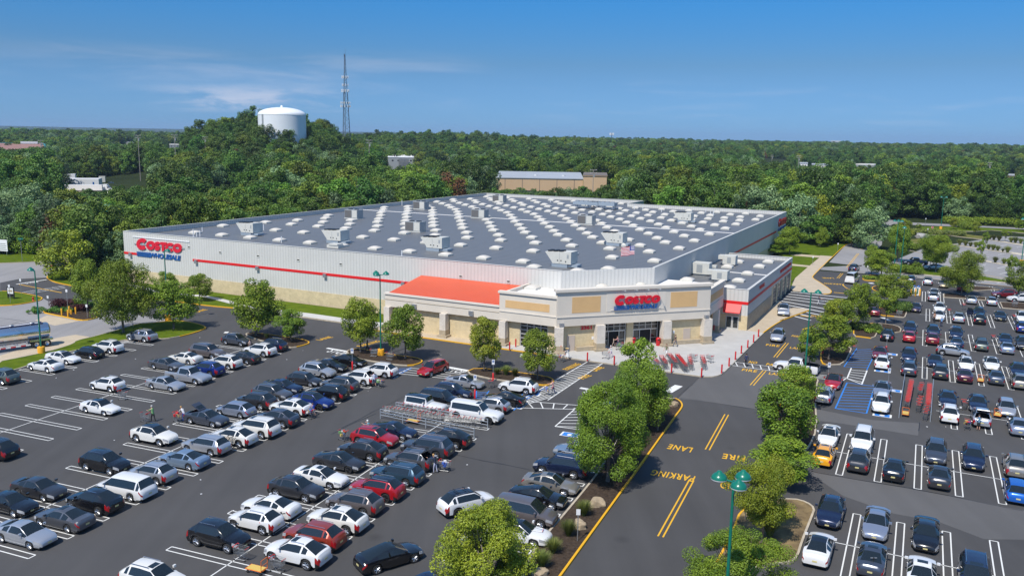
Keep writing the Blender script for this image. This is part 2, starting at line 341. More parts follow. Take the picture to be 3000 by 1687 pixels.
c3 = wmath('MULTIPLY', cloud(9.0, 90, 0.50, 0.75, 0.012, 0.025, 0.05, 0.08, -0.1, 0.1, 0.5, 0.6, 5.7), 0.10)
cs = wmath('ADD', wmath('ADD', c1, c2), c3)
mx = wn.nodes.new('ShaderNodeMix'); mx.data_type = 'RGBA'; mx.inputs['B'].default_value = (4.7, 4.7, 5.3, 1)
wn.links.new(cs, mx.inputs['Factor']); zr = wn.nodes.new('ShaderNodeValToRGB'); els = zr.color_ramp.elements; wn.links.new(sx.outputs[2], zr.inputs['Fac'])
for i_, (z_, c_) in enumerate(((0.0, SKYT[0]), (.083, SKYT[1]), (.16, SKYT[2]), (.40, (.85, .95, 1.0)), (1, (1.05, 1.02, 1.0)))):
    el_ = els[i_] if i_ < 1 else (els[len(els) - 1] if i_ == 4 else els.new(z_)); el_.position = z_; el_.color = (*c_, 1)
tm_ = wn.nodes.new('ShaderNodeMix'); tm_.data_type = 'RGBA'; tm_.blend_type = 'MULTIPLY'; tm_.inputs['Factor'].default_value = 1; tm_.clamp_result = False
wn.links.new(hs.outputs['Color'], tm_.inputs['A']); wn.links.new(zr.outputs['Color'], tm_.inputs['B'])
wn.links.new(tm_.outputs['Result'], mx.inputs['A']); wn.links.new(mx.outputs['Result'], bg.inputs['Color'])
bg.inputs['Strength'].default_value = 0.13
SC.view_settings.view_transform = 'Standard'; SC.view_settings.look = 'None'; SC.view_settings.exposure = EXPO; SC.view_settings.gamma = 1
SC.view_settings.use_curve_mapping = False
# ------------------------------------------------------------------ terrain
def sstep(a, b, x):
    t = min(1, max(0, (x - a) / (b - a))); return t * t * (3 - 2 * t)
def hz(x, y):
    d = math.hypot(x, y)
    if d < 300: return 0.0
    g = 23 * math.exp(-((x + 196) / 50) ** 2 - ((y - 605) / 82) ** 2) + 9 * math.exp(-((x + 146) / 36) ** 2 - ((y - 540) / 85) ** 2)
    g += 12 * math.exp(-((x + 138) / 38) ** 2 - ((y - 600) / 70) ** 2) + 15 * math.exp(-((x + 95) / 150) ** 2 - ((y - 1060) / 170) ** 2) + 7 * math.exp(-((x - 130) / 190) ** 2 - ((y - 1150) / 170) ** 2)
    far = 11 * sstep(700, 1600, d) + 3 * math.sin(x * 0.0035 + 1) * math.cos(y * 0.003) * sstep(600, 1200, d)
    ridge = 75 * sstep(5000, 9000, d) * sstep(0.12, -0.16, math.atan2(x, y))
    return (g + far) * sstep(330, 520, d) + ridge - 22 * sstep(2500, 5500, d) * sstep(0.0, -0.2, math.atan2(x, y))
R_ = [0, 60, 120, 180, 240, 290] + list(range(320, 1100, 30)) + [1100 * 1.09 ** k for k in range(0, 26)]
NA = 240
tv = [(0, 0, -0.10)]; tf = []
for i, r in enumerate(R_[1:]):
    for k in range(NA):
        a = 2 * math.pi * k / NA; x, y = r * math.sin(a), r * math.cos(a); tv.append((x, y, hz(x, y) - 0.10))
for k in range(NA): tf.append((0, 1 + (k + 1) % NA, 1 + k))
for i in range(len(R_) - 2):
    for k in range(NA):
        a, b = 1 + i * NA + k, 1 + i * NA + (k + 1) % NA; tf.append((a, b, b + NA, a + NA))
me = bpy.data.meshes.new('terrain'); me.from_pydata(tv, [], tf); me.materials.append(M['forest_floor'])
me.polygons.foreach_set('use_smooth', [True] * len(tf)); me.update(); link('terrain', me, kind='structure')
def sheet(name, pts, z, mt, kind='structure'):
    m = MB(); m.poly([Vector((p.x, p.y, z)) for p in pts], mt); return m.build(name, kind=kind)
def PL(t, *pts): return [at(t, *p) for p in pts]
# paved sheets (each a few millimetres over the one below)
sheet('yard_pavement', [ab(-330, -30), ab(-97, -30), ab(-97, 104), ab(-120, 108), ab(-150, 125), ab(-330, 170)], -0.012, M['asphalt_old'])
sheet('parking_lot', [ab(-99.5, -30), ab(75, -30), ab(75, 204), ab(-30, 204), ab(-24.9, 175), ab(-24.9, 103), ab(-70, 103), ab(-108, 104.5), ab(-118, 104), ab(-126, 100), ab(-124, 92), ab(-105, 92), ab(-99.5, 84)], 0.0, M['asphalt'])
sheet('side_road', PL('u', (0, 645), (200, 605), (500, 588), (560, 640), (700, 670), (1449, 790), (1300, 850), (960, 850), (740, 870), (500, 835), (440, 800), (280, 765), (100, 745), (0, 735)), -0.006, M['asphalt'])
sheet('store_drive', PL('c4', (1600, 690), (1860, 436), (1990, 440), (2140, 395), (2250, 280), (2330, 270)) + PL('f', (1180, 470), (1500, 590), (900, 1130), (0, 1000)) + PL('c4', (2050, 745)), 0.006, M['asphalt_mid'])
sheet('lot_aisle', PL('e', (-80, 190), (640, 330), (1210, 370), (1200, 520), (250, 370), (-100, 330)), 0.006, M['asphalt_mid'])
sheet('lot_aisle', PL('d6', (-200, 150), (0, 205), (1130, 395), (2500, 655), (2700, 1010), (2000, 1000), (1450, 790), (900, 690), (300, 480)), 0.006, M['asphalt_mid'])
sheet('upper_drive', PL('w', (540, 250), (880, 290), (1000, 180), (1100, 60), (1110, -80), (900, -80), (800, 20), (700, 80)), 0.006, M['asphalt_old'])
sheet('far_parking_lot', [ab(-27, 206), ab(75, 200), ab(130, 200), ab(130, 330), ab(20, 318), ab(-3, 262), ab(-10, 225)], 0.006, M['asphalt_old'])
sheet('far_road', PL('x', (120, 300), (200, 200), (560, 250), (1100, 275), (1600, 300), (2174, 330), (2600, 350), (2600, 380), (2174, 350), (1560, 320), (1100, 305), (560, 285), (330, 270), (200, 330)), 0.008, M['asphalt_old'])
sheet('sandy_yard', PL('q', (940, 590), (1000, 545), (1400, 540), (1900, 560), (2200, 600), (1850, 660), (1400, 690), (1100, 700), (700, 720), (560, 650)), 0.05, M['dirt'])
# ------------------------------------------------------------------ islands, lawns, walks
KG, KY = MB(), MB()
def kerb(pts, yellow=False, w=0.17, h=0.15, z=0.0):
    m, mt = (KY, M['kerb_y']) if yellow else (KG, M['kerb'])
    n = len(pts); L, Rr = [], []
    for i, p in enumerate(pts):
        a = pts[max(0, i - 1)]; b = pts[min(n - 1, i + 1)]; d = (b - a); d.z = 0; d.normalize(); nn = Vector((-d.y, d.x, 0)) * w * 0.5
        L.append(p + nn); Rr.append(p - nn)
    vs = [Vector((p.x, p.y, z - 0.05)) for p in L] + [Vector((p.x, p.y, z + h)) for p in L] + [Vector((p.x, p.y, z + h)) for p in Rr] + [Vector((p.x, p.y, z - 0.05)) for p in Rr]
    fs = []
    for i in range(n - 1):
        for j in range(3): fs.append((j * n + i, j * n + i + 1, (j + 1) * n + i + 1, (j + 1) * n + i))
    fs += [(0, n, 2 * n, 3 * n), (n - 1, 4 * n - 1, 3 * n - 1, 2 * n - 1)]
    m.add(vs, fs, mt)
def smooth(pts, k=2):
    for _ in range(k):
        q = []
        for i in range(len(pts) - 1): q += [pts[i].lerp(pts[i + 1], 0.25), pts[i].lerp(pts[i + 1], 0.75)]
        pts = [pts[0]] + q + [pts[-1]]
    return pts
def loop(pts, k=2):
    for _ in range(k):
        q = []
        for i in range(len(pts)): a, b = pts[i], pts[(i + 1) % len(pts)]; q += [a.lerp(b, 0.25), a.lerp(b, 0.75)]
        pts = q
    return pts
def island(name, pts, mt, ky=(), z=0.12, rounds=2):
    """raised bed inside a kerb; ky: (from, to) fractions of the outline painted yellow"""
    pts = loop(pts, rounds) if rounds else pts
    sheet(name, pts, z, M[mt]); n = len(pts); cyc = pts + [pts[0]]; i = 0
    def yel(k): return any(a <= k / n < b for a, b in ky)
    while i < n:
        j = i
        while j < n and yel(j) == yel(i): j += 1
        kerb(cyc[i:j + 1], yel(i)); i = j
# lawn between lot row and tanker yard
island('lawn', PL('u', (-60, 1700), (-60, 1500), (240, 1440), (480, 1390), (640, 1345), (780, 1298), (800, 1268), (1000, 1222), (1260, 1150), (1449, 1090)) + PL('t4', (1600, 900), (1760, 880), (1900, 872), (2080, 900), (2190, 940), (2160, 968), (1960, 1030), (1740, 1068), (1640, 1060), (1340, 1075), (1280, 1085), (1000, 1150), (760, 1195), (500, 1270), (300, 1350), (160, 1395), (-40, 1440)), 'grass', ky=((0.30, 0.58),), rounds=1)
island('planting_bed', PL('u', (445, 962), (520, 935), (700, 858), (960, 850), (1045, 985), (1045, 1012), (960, 1042), (850, 1050), (700, 1015), (560, 988)), 'mulch', ky=((0, 1),), rounds=1)
island('lawn', PL('u', (-250, 760), (0, 738), (100, 742), (280, 768), (440, 803), (448, 825), (380, 848), (170, 884), (0, 893), (-250, 890)), 'grass', ky=((0.1, 0.95),), rounds=1)
# long lawn in front of the left wall, with its walk
LAWN = [at('u', 500, 590), at('u', 530, 545), at('u', 620, 512), at('u', 900, 470), at('u', 1180, 420), ab(-150, 140), ab(-143.2, 140), ab(-143.2, 112.3), ab(-73.6, 112.3), ab(-73.6, 103.9), ab(-82, 103.9), ab(-96, 104.0)] + PL('m', (760, 220), (500, 198), (260, 170)) + PL('u', (1449, 788), (1200, 748), (980, 720), (690, 668), (560, 637))
sheet('lawn', LAWN, 0.115, M['grass'])
kerb(smooth(PL('u', (1180, 420), (900, 470), (620, 512), (530, 545), (500, 580)), 1))
kerb(smooth(PL('u', (500, 580), (500, 600), (560, 637), (690, 668), (980, 720), (1200, 748), (1449, 788)) + PL('m', (260, 170), (500, 198), (760, 220)), 1), True)
kerb([at('m', 760, 220), ab(-96, 104.0), ab(-82, 103.9), ab(-75.6, 103.2), ab(-75, 102.4)])
wk = PL('t4', (1350, 470), (1480, 505), (1640, 540), (1800, 560)) + PL('m', (250, 62), (380, 62), (600, 105), (800, 155), (900, 190), (1120, 228), (1280, 240), (1700, 290), (2050, 340)) + [ab(-79, 106.5), ab(-74.8, 107.2), ab(-74.8, 103.4), ab(-82, 104.1), ab(-96, 104.25)] + PL('m', (1130, 240), (900, 222), (770, 185), (600, 140), (380, 85), (240, 82)) + PL('t4', (1800, 590), (1640, 570), (1480, 535), (1350, 500))
sheet('footpath', wk, 0.122, M['walk_grey'])
# walk and kerb along the red-roofed arcade, apron at the entrance
kerb(smooth([ab(-75, 102.4), ab(-73.6, 101.85), ab(-44.8, 101.75)], 1), True)
sheet('pavement', [ab(-75, 107), ab(-75, 102.4), ab(-73.6, 101.85), ab(-53.2, 101.8), ab(-53.2, 112.7), ab(-73.7, 112.7)], 0.14, M['walk_tan'])
AP = [ab(-53.2, 101.8)] + smooth([ab(-44, 101.75), ab(-24.9, 101.75), ab(-23.3, 102.2), ab(-22.55, 103.4), ab(-22.3, 105.2), ab(-22.2, 124)], 1) + [ab(-22.1, 131), ab(-24.7, 131), ab(-37.6, 131), ab(-53.2, 112)]
sheet('entrance_pavement', AP, 0.142, M['concrete'])
kerb(smooth([ab(-44, 101.75), ab(-24.9, 101.75), ab(-23.3, 102.2), ab(-22.55, 103.4), ab(-22.3, 105.2), ab(-22.2, 124), ab(-22.1, 131)], 1), h=0.138)
RW = PL('t6', (2300, 1005), (2400, 930), (2536, 850)) + PL('w', (0, 875), (330, 757), (280, 745), (160, 738))
sheet('pavement', [ab(-24.7, 131)] + RW + [at('w', 130, 745), ab(-24.75, 160)], 0.143, M['walk_tan'])
kerb(smooth(PL('t6', (2300, 1005), (2400, 930), (2536, 850)) + PL('w', (0, 882), (328, 764)), 1), True)
sheet('pavement', PL('w', (130, 530), (160, 560), (470, 590), (540, 590), (565, 570), (555, 545), (440, 465), (360, 415), (375, 395), (580, 190), (445, 180), (440, 200), (330, 290), (180, 420)), 0.143, M['walk_tan'])
kerb(smooth(PL('w', (480, 590), (545, 588), (567, 568), (550, 540), (440, 465), (362, 420), (368, 395), (470, 290), (580, 190), (700, 75), (760, 45), (800, 30)), 1), True)
sheet('lawn', [ab(-25, 176), ab(-24.8, 192)] + PL('w', (130, 475), (180, 420), (330, 290), (445, 190), (580, 190), (700, 72), (800, 22), (700, 0), (560, -10), (300, 10)) + [ab(-36, 250), ab(-37.2, 176)], 0.125, M['grass'])
sheet('footpath', PL('w', (130, 288), (330, 305), (350, 290), (130, 268)), 0.13, M['walk_tan'])
sheet('footpath', PL('w', (130, 180), (440, 205), (470, 185), (200, 165)), 0.13, M['walk_tan'])
sheet('lawn', PL('t7', (550, 290), (580, 260), (700, 230), (900, 200), (1030, 240), (1040, 290), (1000, 318), (900, 325), (700, 325)), 0.125, M['grass_dry'])
kerb(smooth(PL('t7', (580, 262), (550, 300), (600, 322), (780, 328), (920, 325), (1005, 318)), 1))
# mulch islands of the left lot
island('planting_bed', PL('m', (905, 545), (940, 522), (1100, 530), (1350, 568), (1600, 602), (1685, 635), (1660, 662), (1480, 705), (1400, 690), (1230, 650), (1050, 605)), 'mulch', ky=((0.08, 0.55),), rounds=1)
island('planting_bed', PL('c3', (60, 130), (110, 105), (230, 93), (440, 140), (700, 180), (900, 203), (985, 238), (965, 268), (850, 300), (650, 290), (330, 240), (130, 200)), 'mulch', ky=((0.08, 0.66),), rounds=1)
island('planting_bed', PL('c3', (1500, 385), (1640, 325), (2050, 372), (2484, 430), (2575, 470), (2570, 510), (2484, 540), (2350, 528), (1900, 472), (1750, 448)), 'mulch', ky=((0.0, 0.62),), rounds=1)
MED = PL('c4', (1545, 690), (1620, 725), (1652, 775), (1640, 820), (1550, 935), (1200, 1430)) + PL('d4', (1320, 440), (590, 1449), (200, 1990), (-60, 1990), (230, 1200), (440, 930), (610, 740), (950, 330), (1060, 180)) + PL('c4', (1000, 1000), (1220, 740))
island('planting_bed', MED, 'mulch', ky=((0.0, 0.50),), rounds=1)
island('planting_bed', PL('d5', (300, 640), (560, 540), (930, 522), (1090, 565), (1185, 640), (1150, 740), (1030, 1040), (975, 1225), (900, 1290), (760, 1300), (600, 1330), (20, 1449), (-80, 1449), (170, 975)), 'drydirt', ky=((0.80, 1.0), (0.0, 0.04)), rounds=1)
island('planting_bed', PL('v', (700, 215), (850, 205), (895, 235), (880, 275), (860, 450), (880, 760), (790, 965), (700, 1010), (300, 985), (420, 690), (560, 330)), 'mulch', ky=((0.68, 0.97),), rounds=1)
island('planting_bed', PL('w', (470, 1125), (620, 1100), (770, 1160), (770, 1190), (700, 1332), (520, 1342), (455, 1320), (450, 1220)), 'mulch', ky=((0.6, 1.0),), rounds=1)
island('planting_bed', PL('w', (800, 1035), (880, 1042), (1015, 1062), (1055, 985), (1290, 1005), (1305, 945), (1190, 910), (960, 895), (800, 960)), 'mulch', ky=((0.0, 0.12), (0.7, 0.9)), rounds=1)
island('planting_bed', PL('w', (1085, 700), (1140, 660), (1372, 720), (1350, 830), (1320, 838), (1200, 822), (1085, 815), (1060, 780)), 'mulch', ky=((0.55, 1.0),), rounds=1)
island('planting_bed', PL('w', (890, 430), (915, 400), (1000, 385), (1350, 420), (1340, 455), (1100, 452), (930, 445)), 'grass_dry', ky=((0.0, 0.25), (0.7, 1.0)), rounds=1)
island('planting_bed', PL('w', (990, 530), (1010, 510), (1060, 500), (1130, 560), (1080, 570), (1030, 555)), 'mulch', ky=((0.0, 1.0),), rounds=1)
island('planting_bed', PL('g', (1190, 340), (1290, 325), (1560, 370), (1860, 400), (1870, 445), (1400, 410), (1190, 395)), 'mulch', rounds=0)
island('planting_bed', PL('g', (1620, 215), (1960, 240), (2140, 290), (2000, 270), (1740, 290), (1650, 280)), 'mulch', rounds=0)
island('planting_bed', PL('g', (2100, 480), (2600, 500), (2600, 610), (2140, 570)), 'mulch', rounds=0)
# far right: verge, lawns, gravel strips
sheet('lawn', PL('x', (330, 960), (440, 830), (600, 845), (1080, 915), (1880, 1065), (2174, 1100), (2174, 1125), (1560, 1060), (1000, 1010), (640, 975)), 0.05, M['grass'])
kerb(PL('x', (330, 965), (640, 980), (950, 1010), (1560, 1070), (2174, 1130)))
kerb(PL('x', (440, 825), (600, 843), (1080, 910), (1560, 985), (1900, 1050), (2174, 1100)))
sheet('lawn', PL('x', (700, 310), (1100, 312), (1560, 325), (2174, 355), (2400, 365), (2400, 420), (2174, 405), (1720, 368), (1480, 378), (1100, 375), (740, 355)), 0.05, M['grass'])
kerb(PL('x', (740, 355), (1100, 378), (1480, 380), (1720, 366), (2174, 405), (2400, 420)))
sheet('lawn', PL('x', (760, 395), (1080, 400), (1400, 425), (1740, 460), (1560, 490), (1250, 450), (1090, 430), (800, 430)), 0.05, M['grass_dry'])
kerb(PL('x', (740, 430), (1090, 432), (1250, 455), (1560, 490), (1740, 470)))
sheet('gravel_strip', PL('x', (1120, 560), (1240, 580), (2200, 725), (2200, 700), (1240, 560)), 0.05, M['gravel'])
sheet('gravel_strip', PL('x', (1560, 490), (1680, 500), (2200, 585), (2200, 565), (1700, 490)), 0.05, M['gravel'])
sheet('gravel_strip', PL('x', (1550, 790), (1950, 865), (1960, 848), (1560, 775)), 0.05, M['gravel'])
sheet('lawn', PL('x', (480, 520), (700, 545), (720, 480), (560, 490)), 0.05, M['grass_dry'])
kerb(PL('x', (470, 525), (690, 550))); kerb(PL('x', (470, 665), (560, 650), (720, 690)))
# left: lawn beyond the road
sheet('lawn', PL('u', (-300, 330), (0, 330), (300, 330), (590, 365), (640, 395), (590, 412), (240, 432), (0, 440), (-300, 440)), 0.05, M['grass'])
kerb(PL('u', (-200, 445), (0, 442), (240, 434), (590, 412)))
sheet('yard_apron', PL('u', (370, 1045), (500, 990), (840, 1052), (580, 1100)), 0.0, M['walk_tan'])
sheet('yard_apron', PL('u', (-100, 1449), (600, 1230), (800, 1195), (950, 1218), (780, 1295), (640, 1340), (240, 1440), (-60, 1510)), 0.002, M['walk_tan'])
kg = KG.build('kerb', kind='structure'); ky = KY.build('yellow_kerb', kind='structure')
# ------------------------------------------------------------------ painted markings
PW, PY, PB = MB(), MB(), MB()
def stripe(m, mt, p, q, w, z=0.014):
    d = (q - p); d.z = 0; n = Vector((-d.y, d.x, 0)).normalized() * w / 2
    m.add([Vector((v.x, v.y, z)) for v in (p + n, q + n, q - n, p - n)], [(0, 1, 2, 3)], mt)
def white(p, q, w=0.095, z=0.014): stripe(PW, M['white_p'], p, q, w, z)
def yellow(p, q, w=0.13, z=0.014): stripe(PY, M['yellow_p'], p, q, w, z)
def blue(p, q, w=0.12, z=0.014): stripe(PB, M['blue_p'], p, q, w, z)
def hairpin(p, q, gap=0.56):
    d = (q - p).normalized(); n = Vector((-d.y, d.x, 0)) * gap / 2
    white(p + n, q + n); white(p - n, q - n); white(p + n, p - n, .095, 0.017); white(q + n, q - n, .095, 0.017)
LB = lambda b, b0, a0, k: a0 + k * (b - b0)
ROWA = [48.91 + 3.222 * k for k in range(-7, 12)]
for b in ROWA:
    aR = -73.53 - 0.0975 * (b - 48.91); aL = -85.06 - 0.095 * (b - 0.92 - 51.26)
    hairpin(ab(aL, b - 0.92), ab(aR, b))
white(ab(-77.5, 28.0), ab(-83.2, 80.5 + 4))
for k in range(-9, 8):
    b = 56.86 + 3.2 * k; a = -92.98 - 0.108 * (b - 56.86); hairpin(ab(a - 5.5, b - 0.45), ab(a, b))
for k in range(-4, 15):
    b = 33.63 + 3.15 * k; aR = -53.7 - 0.083 * (b - 33.63); aL = -66.0 - 0.085 * (b - 46)
    hairpin(ab(aL, b - 0.95), ab(aR, b))
white(ab(-58.6, 20), ab(-63.4, 77))
for k in range(-4, 9):
    b = 46.31 + 3.2 * k
    if b in (62.31,): continue
    aR = -36.14 - 0.092 * (b - 46.31); hairpin(ab(aR - 10.9, b - 0.95), ab(aR, b))
white(ab(-40.3, 30), ab(-42.9, 60)); white(ab(-43.2, 66), ab(-43.9, 76))
for k in range(-3, 5):
    b = 53.5 + 3.22 * k; a = -29.21 - 0.085 * (b - 53.5); hairpin(ab(a, b), ab(a + 5.3, b + 0.4))
def lotrow(bc, a0, ks, half=5.95, skip=()):
    for k in ks:
        if k in skip: continue
        a = a0 + 3.17 * k; hairpin(ab(a + 0.08, bc - half), ab(a - 0.08, bc + half))
lotrow(62.85, -3.35, range(0, 9)); white(ab(-5, 62.85), ab(25, 62.85))
lotrow(82.65, -5.68, range(0, 10)); white(ab(-7, 82.65), ab(26, 82.65))
lotrow(101.6, 3.65, range(0, 7)); white(ab(2, 101.6), ab(26, 101.6))
lotrow(121.25, 0.5, range(0, 9)); white(ab(-2, 121.25), ab(28, 121.25))
lotrow(140.8, -3.0, range(1, 11)); white(ab(-2, 140.8), ab(32, 140.8))
lotrow(160.4, 0.3, range(0, 11)); white(ab(-1, 160.4), ab(34, 160.4))
lotrow(180.2, -0.7, range(0, 2)); lotrow(177.4, 5.8, range(0, 10), 3.0)
lotrow(197.6, -4.2, range(0, 6), 3.0); white(ab(-5.5, 200.6), ab(14, 200.6))
for k in range(8): hairpin(at('g', 1980 + 150 * k, 345 + 26 * k), at('g', 2140 + 150 * k, 322 + 26 * k))
def hatch(m, mt, P0, P1, Q0, Q1, n, sh, w=0.13, sides=(1, 1), ends=(0, 0)):
    """lines between edge P and edge Q of a marked-off area; sh slants them"""
    if sides[0]: stripe(m, mt, P0, P1, w, 0.014)
    if sides[1]: stripe(m, mt, Q0, Q1, w, 0.014)
    if ends[0]: stripe(m, mt, P0, Q0, w, 0.017)
    if ends[1]: stripe(m, mt, P1, Q1, w, 0.017)
    for k in range(n + 1):
        t = k / n; u = t + sh
        if u > 1 or u < 0: continue
        stripe(m, mt, P0.lerp(P1, t), Q0.lerp(Q1, u), w, 0.020)
WP = M['white_p']; BP = M['blue_p']; YP = M['yellow_p']
hatch(PW, WP, at('c4', 508, 242), at('c4', -560, 860), at('c4', 685, 266), at('c4', 20, 712), 17, -0.09)
hatch(PW, WP, at('c4', -560, 700), at('c4', 600, 790), at('c4', -500, 800), at('c4', 345, 822), 7, 0.12)
hatch(PW, WP, at('c4', 345, 822), at('c4', 108, 1030), at('c4', 640, 830), at('c4', 420, 1070), 6, -0.12, ends=(0, 1))
hatch(PW, WP, at('c3', 840, 320), at('c3', 690, 390), at('c3', 1470, 400), at('c3', 1240, 445), 3, 0.0, ends=(1, 1))
hatch(PB, BP, at('c3', 660, 335), at('c3', 590, 400), at('c3', 850, 325), at('c3', 730, 385), 3, 0.0)
hatch(PB, BP, at('c3', 2240, 560), at('c3', 2090, 835), at('c3', 2480, 560), at('c3', 2250, 700), 4, -0.05)
hatch(PB, BP, at('c3', 1640, 600), at('c3', 1630, 690), at('c3', 1790, 600), at('c3', 1720, 700), 4, -0.05)
hatch(PW, WP, at('f', 300, 335), at('f', 1250, 455), at('f', 240, 388), at('f', 1150, 510), 7, 0.11)
hatch(PB, BP, at('f', 2110, 668), at('f', 1920, 1085), at('f', 2560, 728), at('f', 2425, 1165), 10, -0.12, ends=(1, 1), w=0.16)
hatch(PB, BP, at('f', 2270, 110), at('f', 2060, 410), at('f', 2600, 120), at('f', 2430, 462), 9, -0.1, w=0.13)
hatch(PW, WP, at('f', 2180, 430), at('f', 2110, 600), at('f', 2435, 470), at('f', 2350, 695), 5, -0.14, ends=(0, 1), w=0.16)
hatch(PW, WP, at('f', 1560, 530), at('f', 1560, 590), at('f', 2110, 590), at('f', 2030, 640), 3, 0.0)
hatch(PW, WP, at('u', 170, 758), at('u', 690, 675), at('u', 235, 772), at('u', 700, 698), 7, 0.12)
for k in range(9):   # broad crossing beside the tyre bays
    white(at('w', 130 - 28 * k, 560 + 24 * k), at('w', 1010 - 42 * k, 655 + 29 * k) if k < 4 else at('w', 760 - 52 * k, 640 + 28 * k), 0.42)
for t, p, q, w in (('m', (1895, 702), (2175, 748), .55), ('c3', (1250, 303), (1570, 360), .6), ('c4', (412, 563), (820, 632), .6), ('c4', (1480, 612), (1610, 535), 1.0),
                   ('u', (172, 662), (495, 613), .5), ('w', (965, 470), (1010, 470), 1.2), ('w', (1120, 850), (1165, 850), 2.4), ('m', (650, 512), (700, 512), .9), ('w', (745, 1075), (790, 1075), 1.6)):
    white(at(t, *p), at(t, *q), w)
for t, pts in (('f', ((567, 710), (775, 470))), ('f', ((945, 258), (1140, 25))), ('d4', ((1800, 970), (2178, 285))), ('c4', ((1955, 1312), (2190, 885))),
               ('w', ((730, 305), (848, 155))), ('w', ((632, 418), (678, 365)))):
    p, q = at(t, *pts[0]), at(t, *pts[1]); d = (q - p).normalized(); n = Vector((-d.y, d.x, 0)) * 0.19
    yellow(p + n, q + n, .125); yellow(p - n, q - n, .125)
for t, p, q, w in (('w', (590, 567), (720, 580), .45), ('w', (235, 812), (520, 852), .45), ('w', (260, 962), (380, 925), .35), ('u', (200, 663), (655, 752), .25), ('x', (655, 1025), (1000, 1055), .15), ('x', (1560, 1110), (2200, 1190), .15)):
    yellow(at(t, *p), at(t, *q), w)
def curve_y(t, pts, w=.18):
    ps = smooth([at(t, *p) for p in pts], 2)
    for a, b in zip(ps, ps[1:]): yellow(a, b, w)
curve_y('w', ((680, 485), (720, 520), (785, 548)), .2); curve_y('w', ((878, 110), (905, 75), (975, 48))); curve_y('w', ((890, 112), (917, 80), (985, 54)))
for k in range(13):
    for j, (b0, b1) in enumerate(((206, 211), (222, 227), (232, 237.5), (250, 255), (262, 267), (284, 289))):
        a = 5.5 + 4.4 * k - 3 * (j % 2) + (6 if j > 3 else 0) + (3 if j < 2 else 0)
        white(ab(a, b0), ab(a + 2.2, b1), 0.16)
for (p, t) in ((('c4', 700, 742), 0), (('c4', 290, 1130), 0), (('c3', 2320, 635), 0), (('c3', 590, 428), 0), (('c3', 2110, 790), 0), (('h', 190, 480), 1), (('h', 190, 1195), 1), (('h', 320, 205), 1), (('h', 370, 795), 1)):
    c = at(*p); u = AX if t else AX * math.cos(.08) + BX * math.sin(.08); w_ = Vector((-u.y, u.x, 0))
    PW.add([c + u * i * .95 + w_ * j * .6 + Vector((0, 0, .016)) for i, j in ((-1, -1), (1, -1), (1, 1), (-1, 1))], [(0, 1, 2, 3)], WP)
    PB.add([c + u * i * .75 + w_ * j * .5 + Vector((0, 0, .020)) for i, j in ((-1, -1), (1, -1), (1, 1), (-1, 1))], [(0, 1, 2, 3)], BP)
    PW.add([c + u * (.28 * math.cos(a)) + w_ * (.28 * math.sin(a) - .08) + Vector((0, 0, .024)) for a in [k * .52 for k in range(12)]], [tuple(range(12))], WP)
for m, nm in ((PW, 'white_road_marking'), (PY, 'yellow_road_marking'), (PB, 'blue_road_marking')): m.build(nm, kind='structure')
def roadtext(s, t, p, q, h, mt, z=0.022):
    a, b = at(t, *p), at(t, *q); me = text_mesh(s, 1.0, M[mt], bold=0.02, space=1.15)
    xs = [v.co.x for v in me.vertices]; ys = [v.co.y for v in me.vertices]; L = (b - a).length
    for v in me.vertices: v.co.x = (v.co.x - min(xs)) / (max(xs) - min(xs)) * L; 
    y0, y1 = min(ys), max(ys)
    for v in me.vertices: v.co.y = (v.co.y - y0) / (y1 - y0) * h; v.co.z = 0
    o = link('road_lettering', me, kind='structure'); o.location = (a.x, a.y, z); o.rotation_euler = (0, 0, yaw_of(b - a)); return o
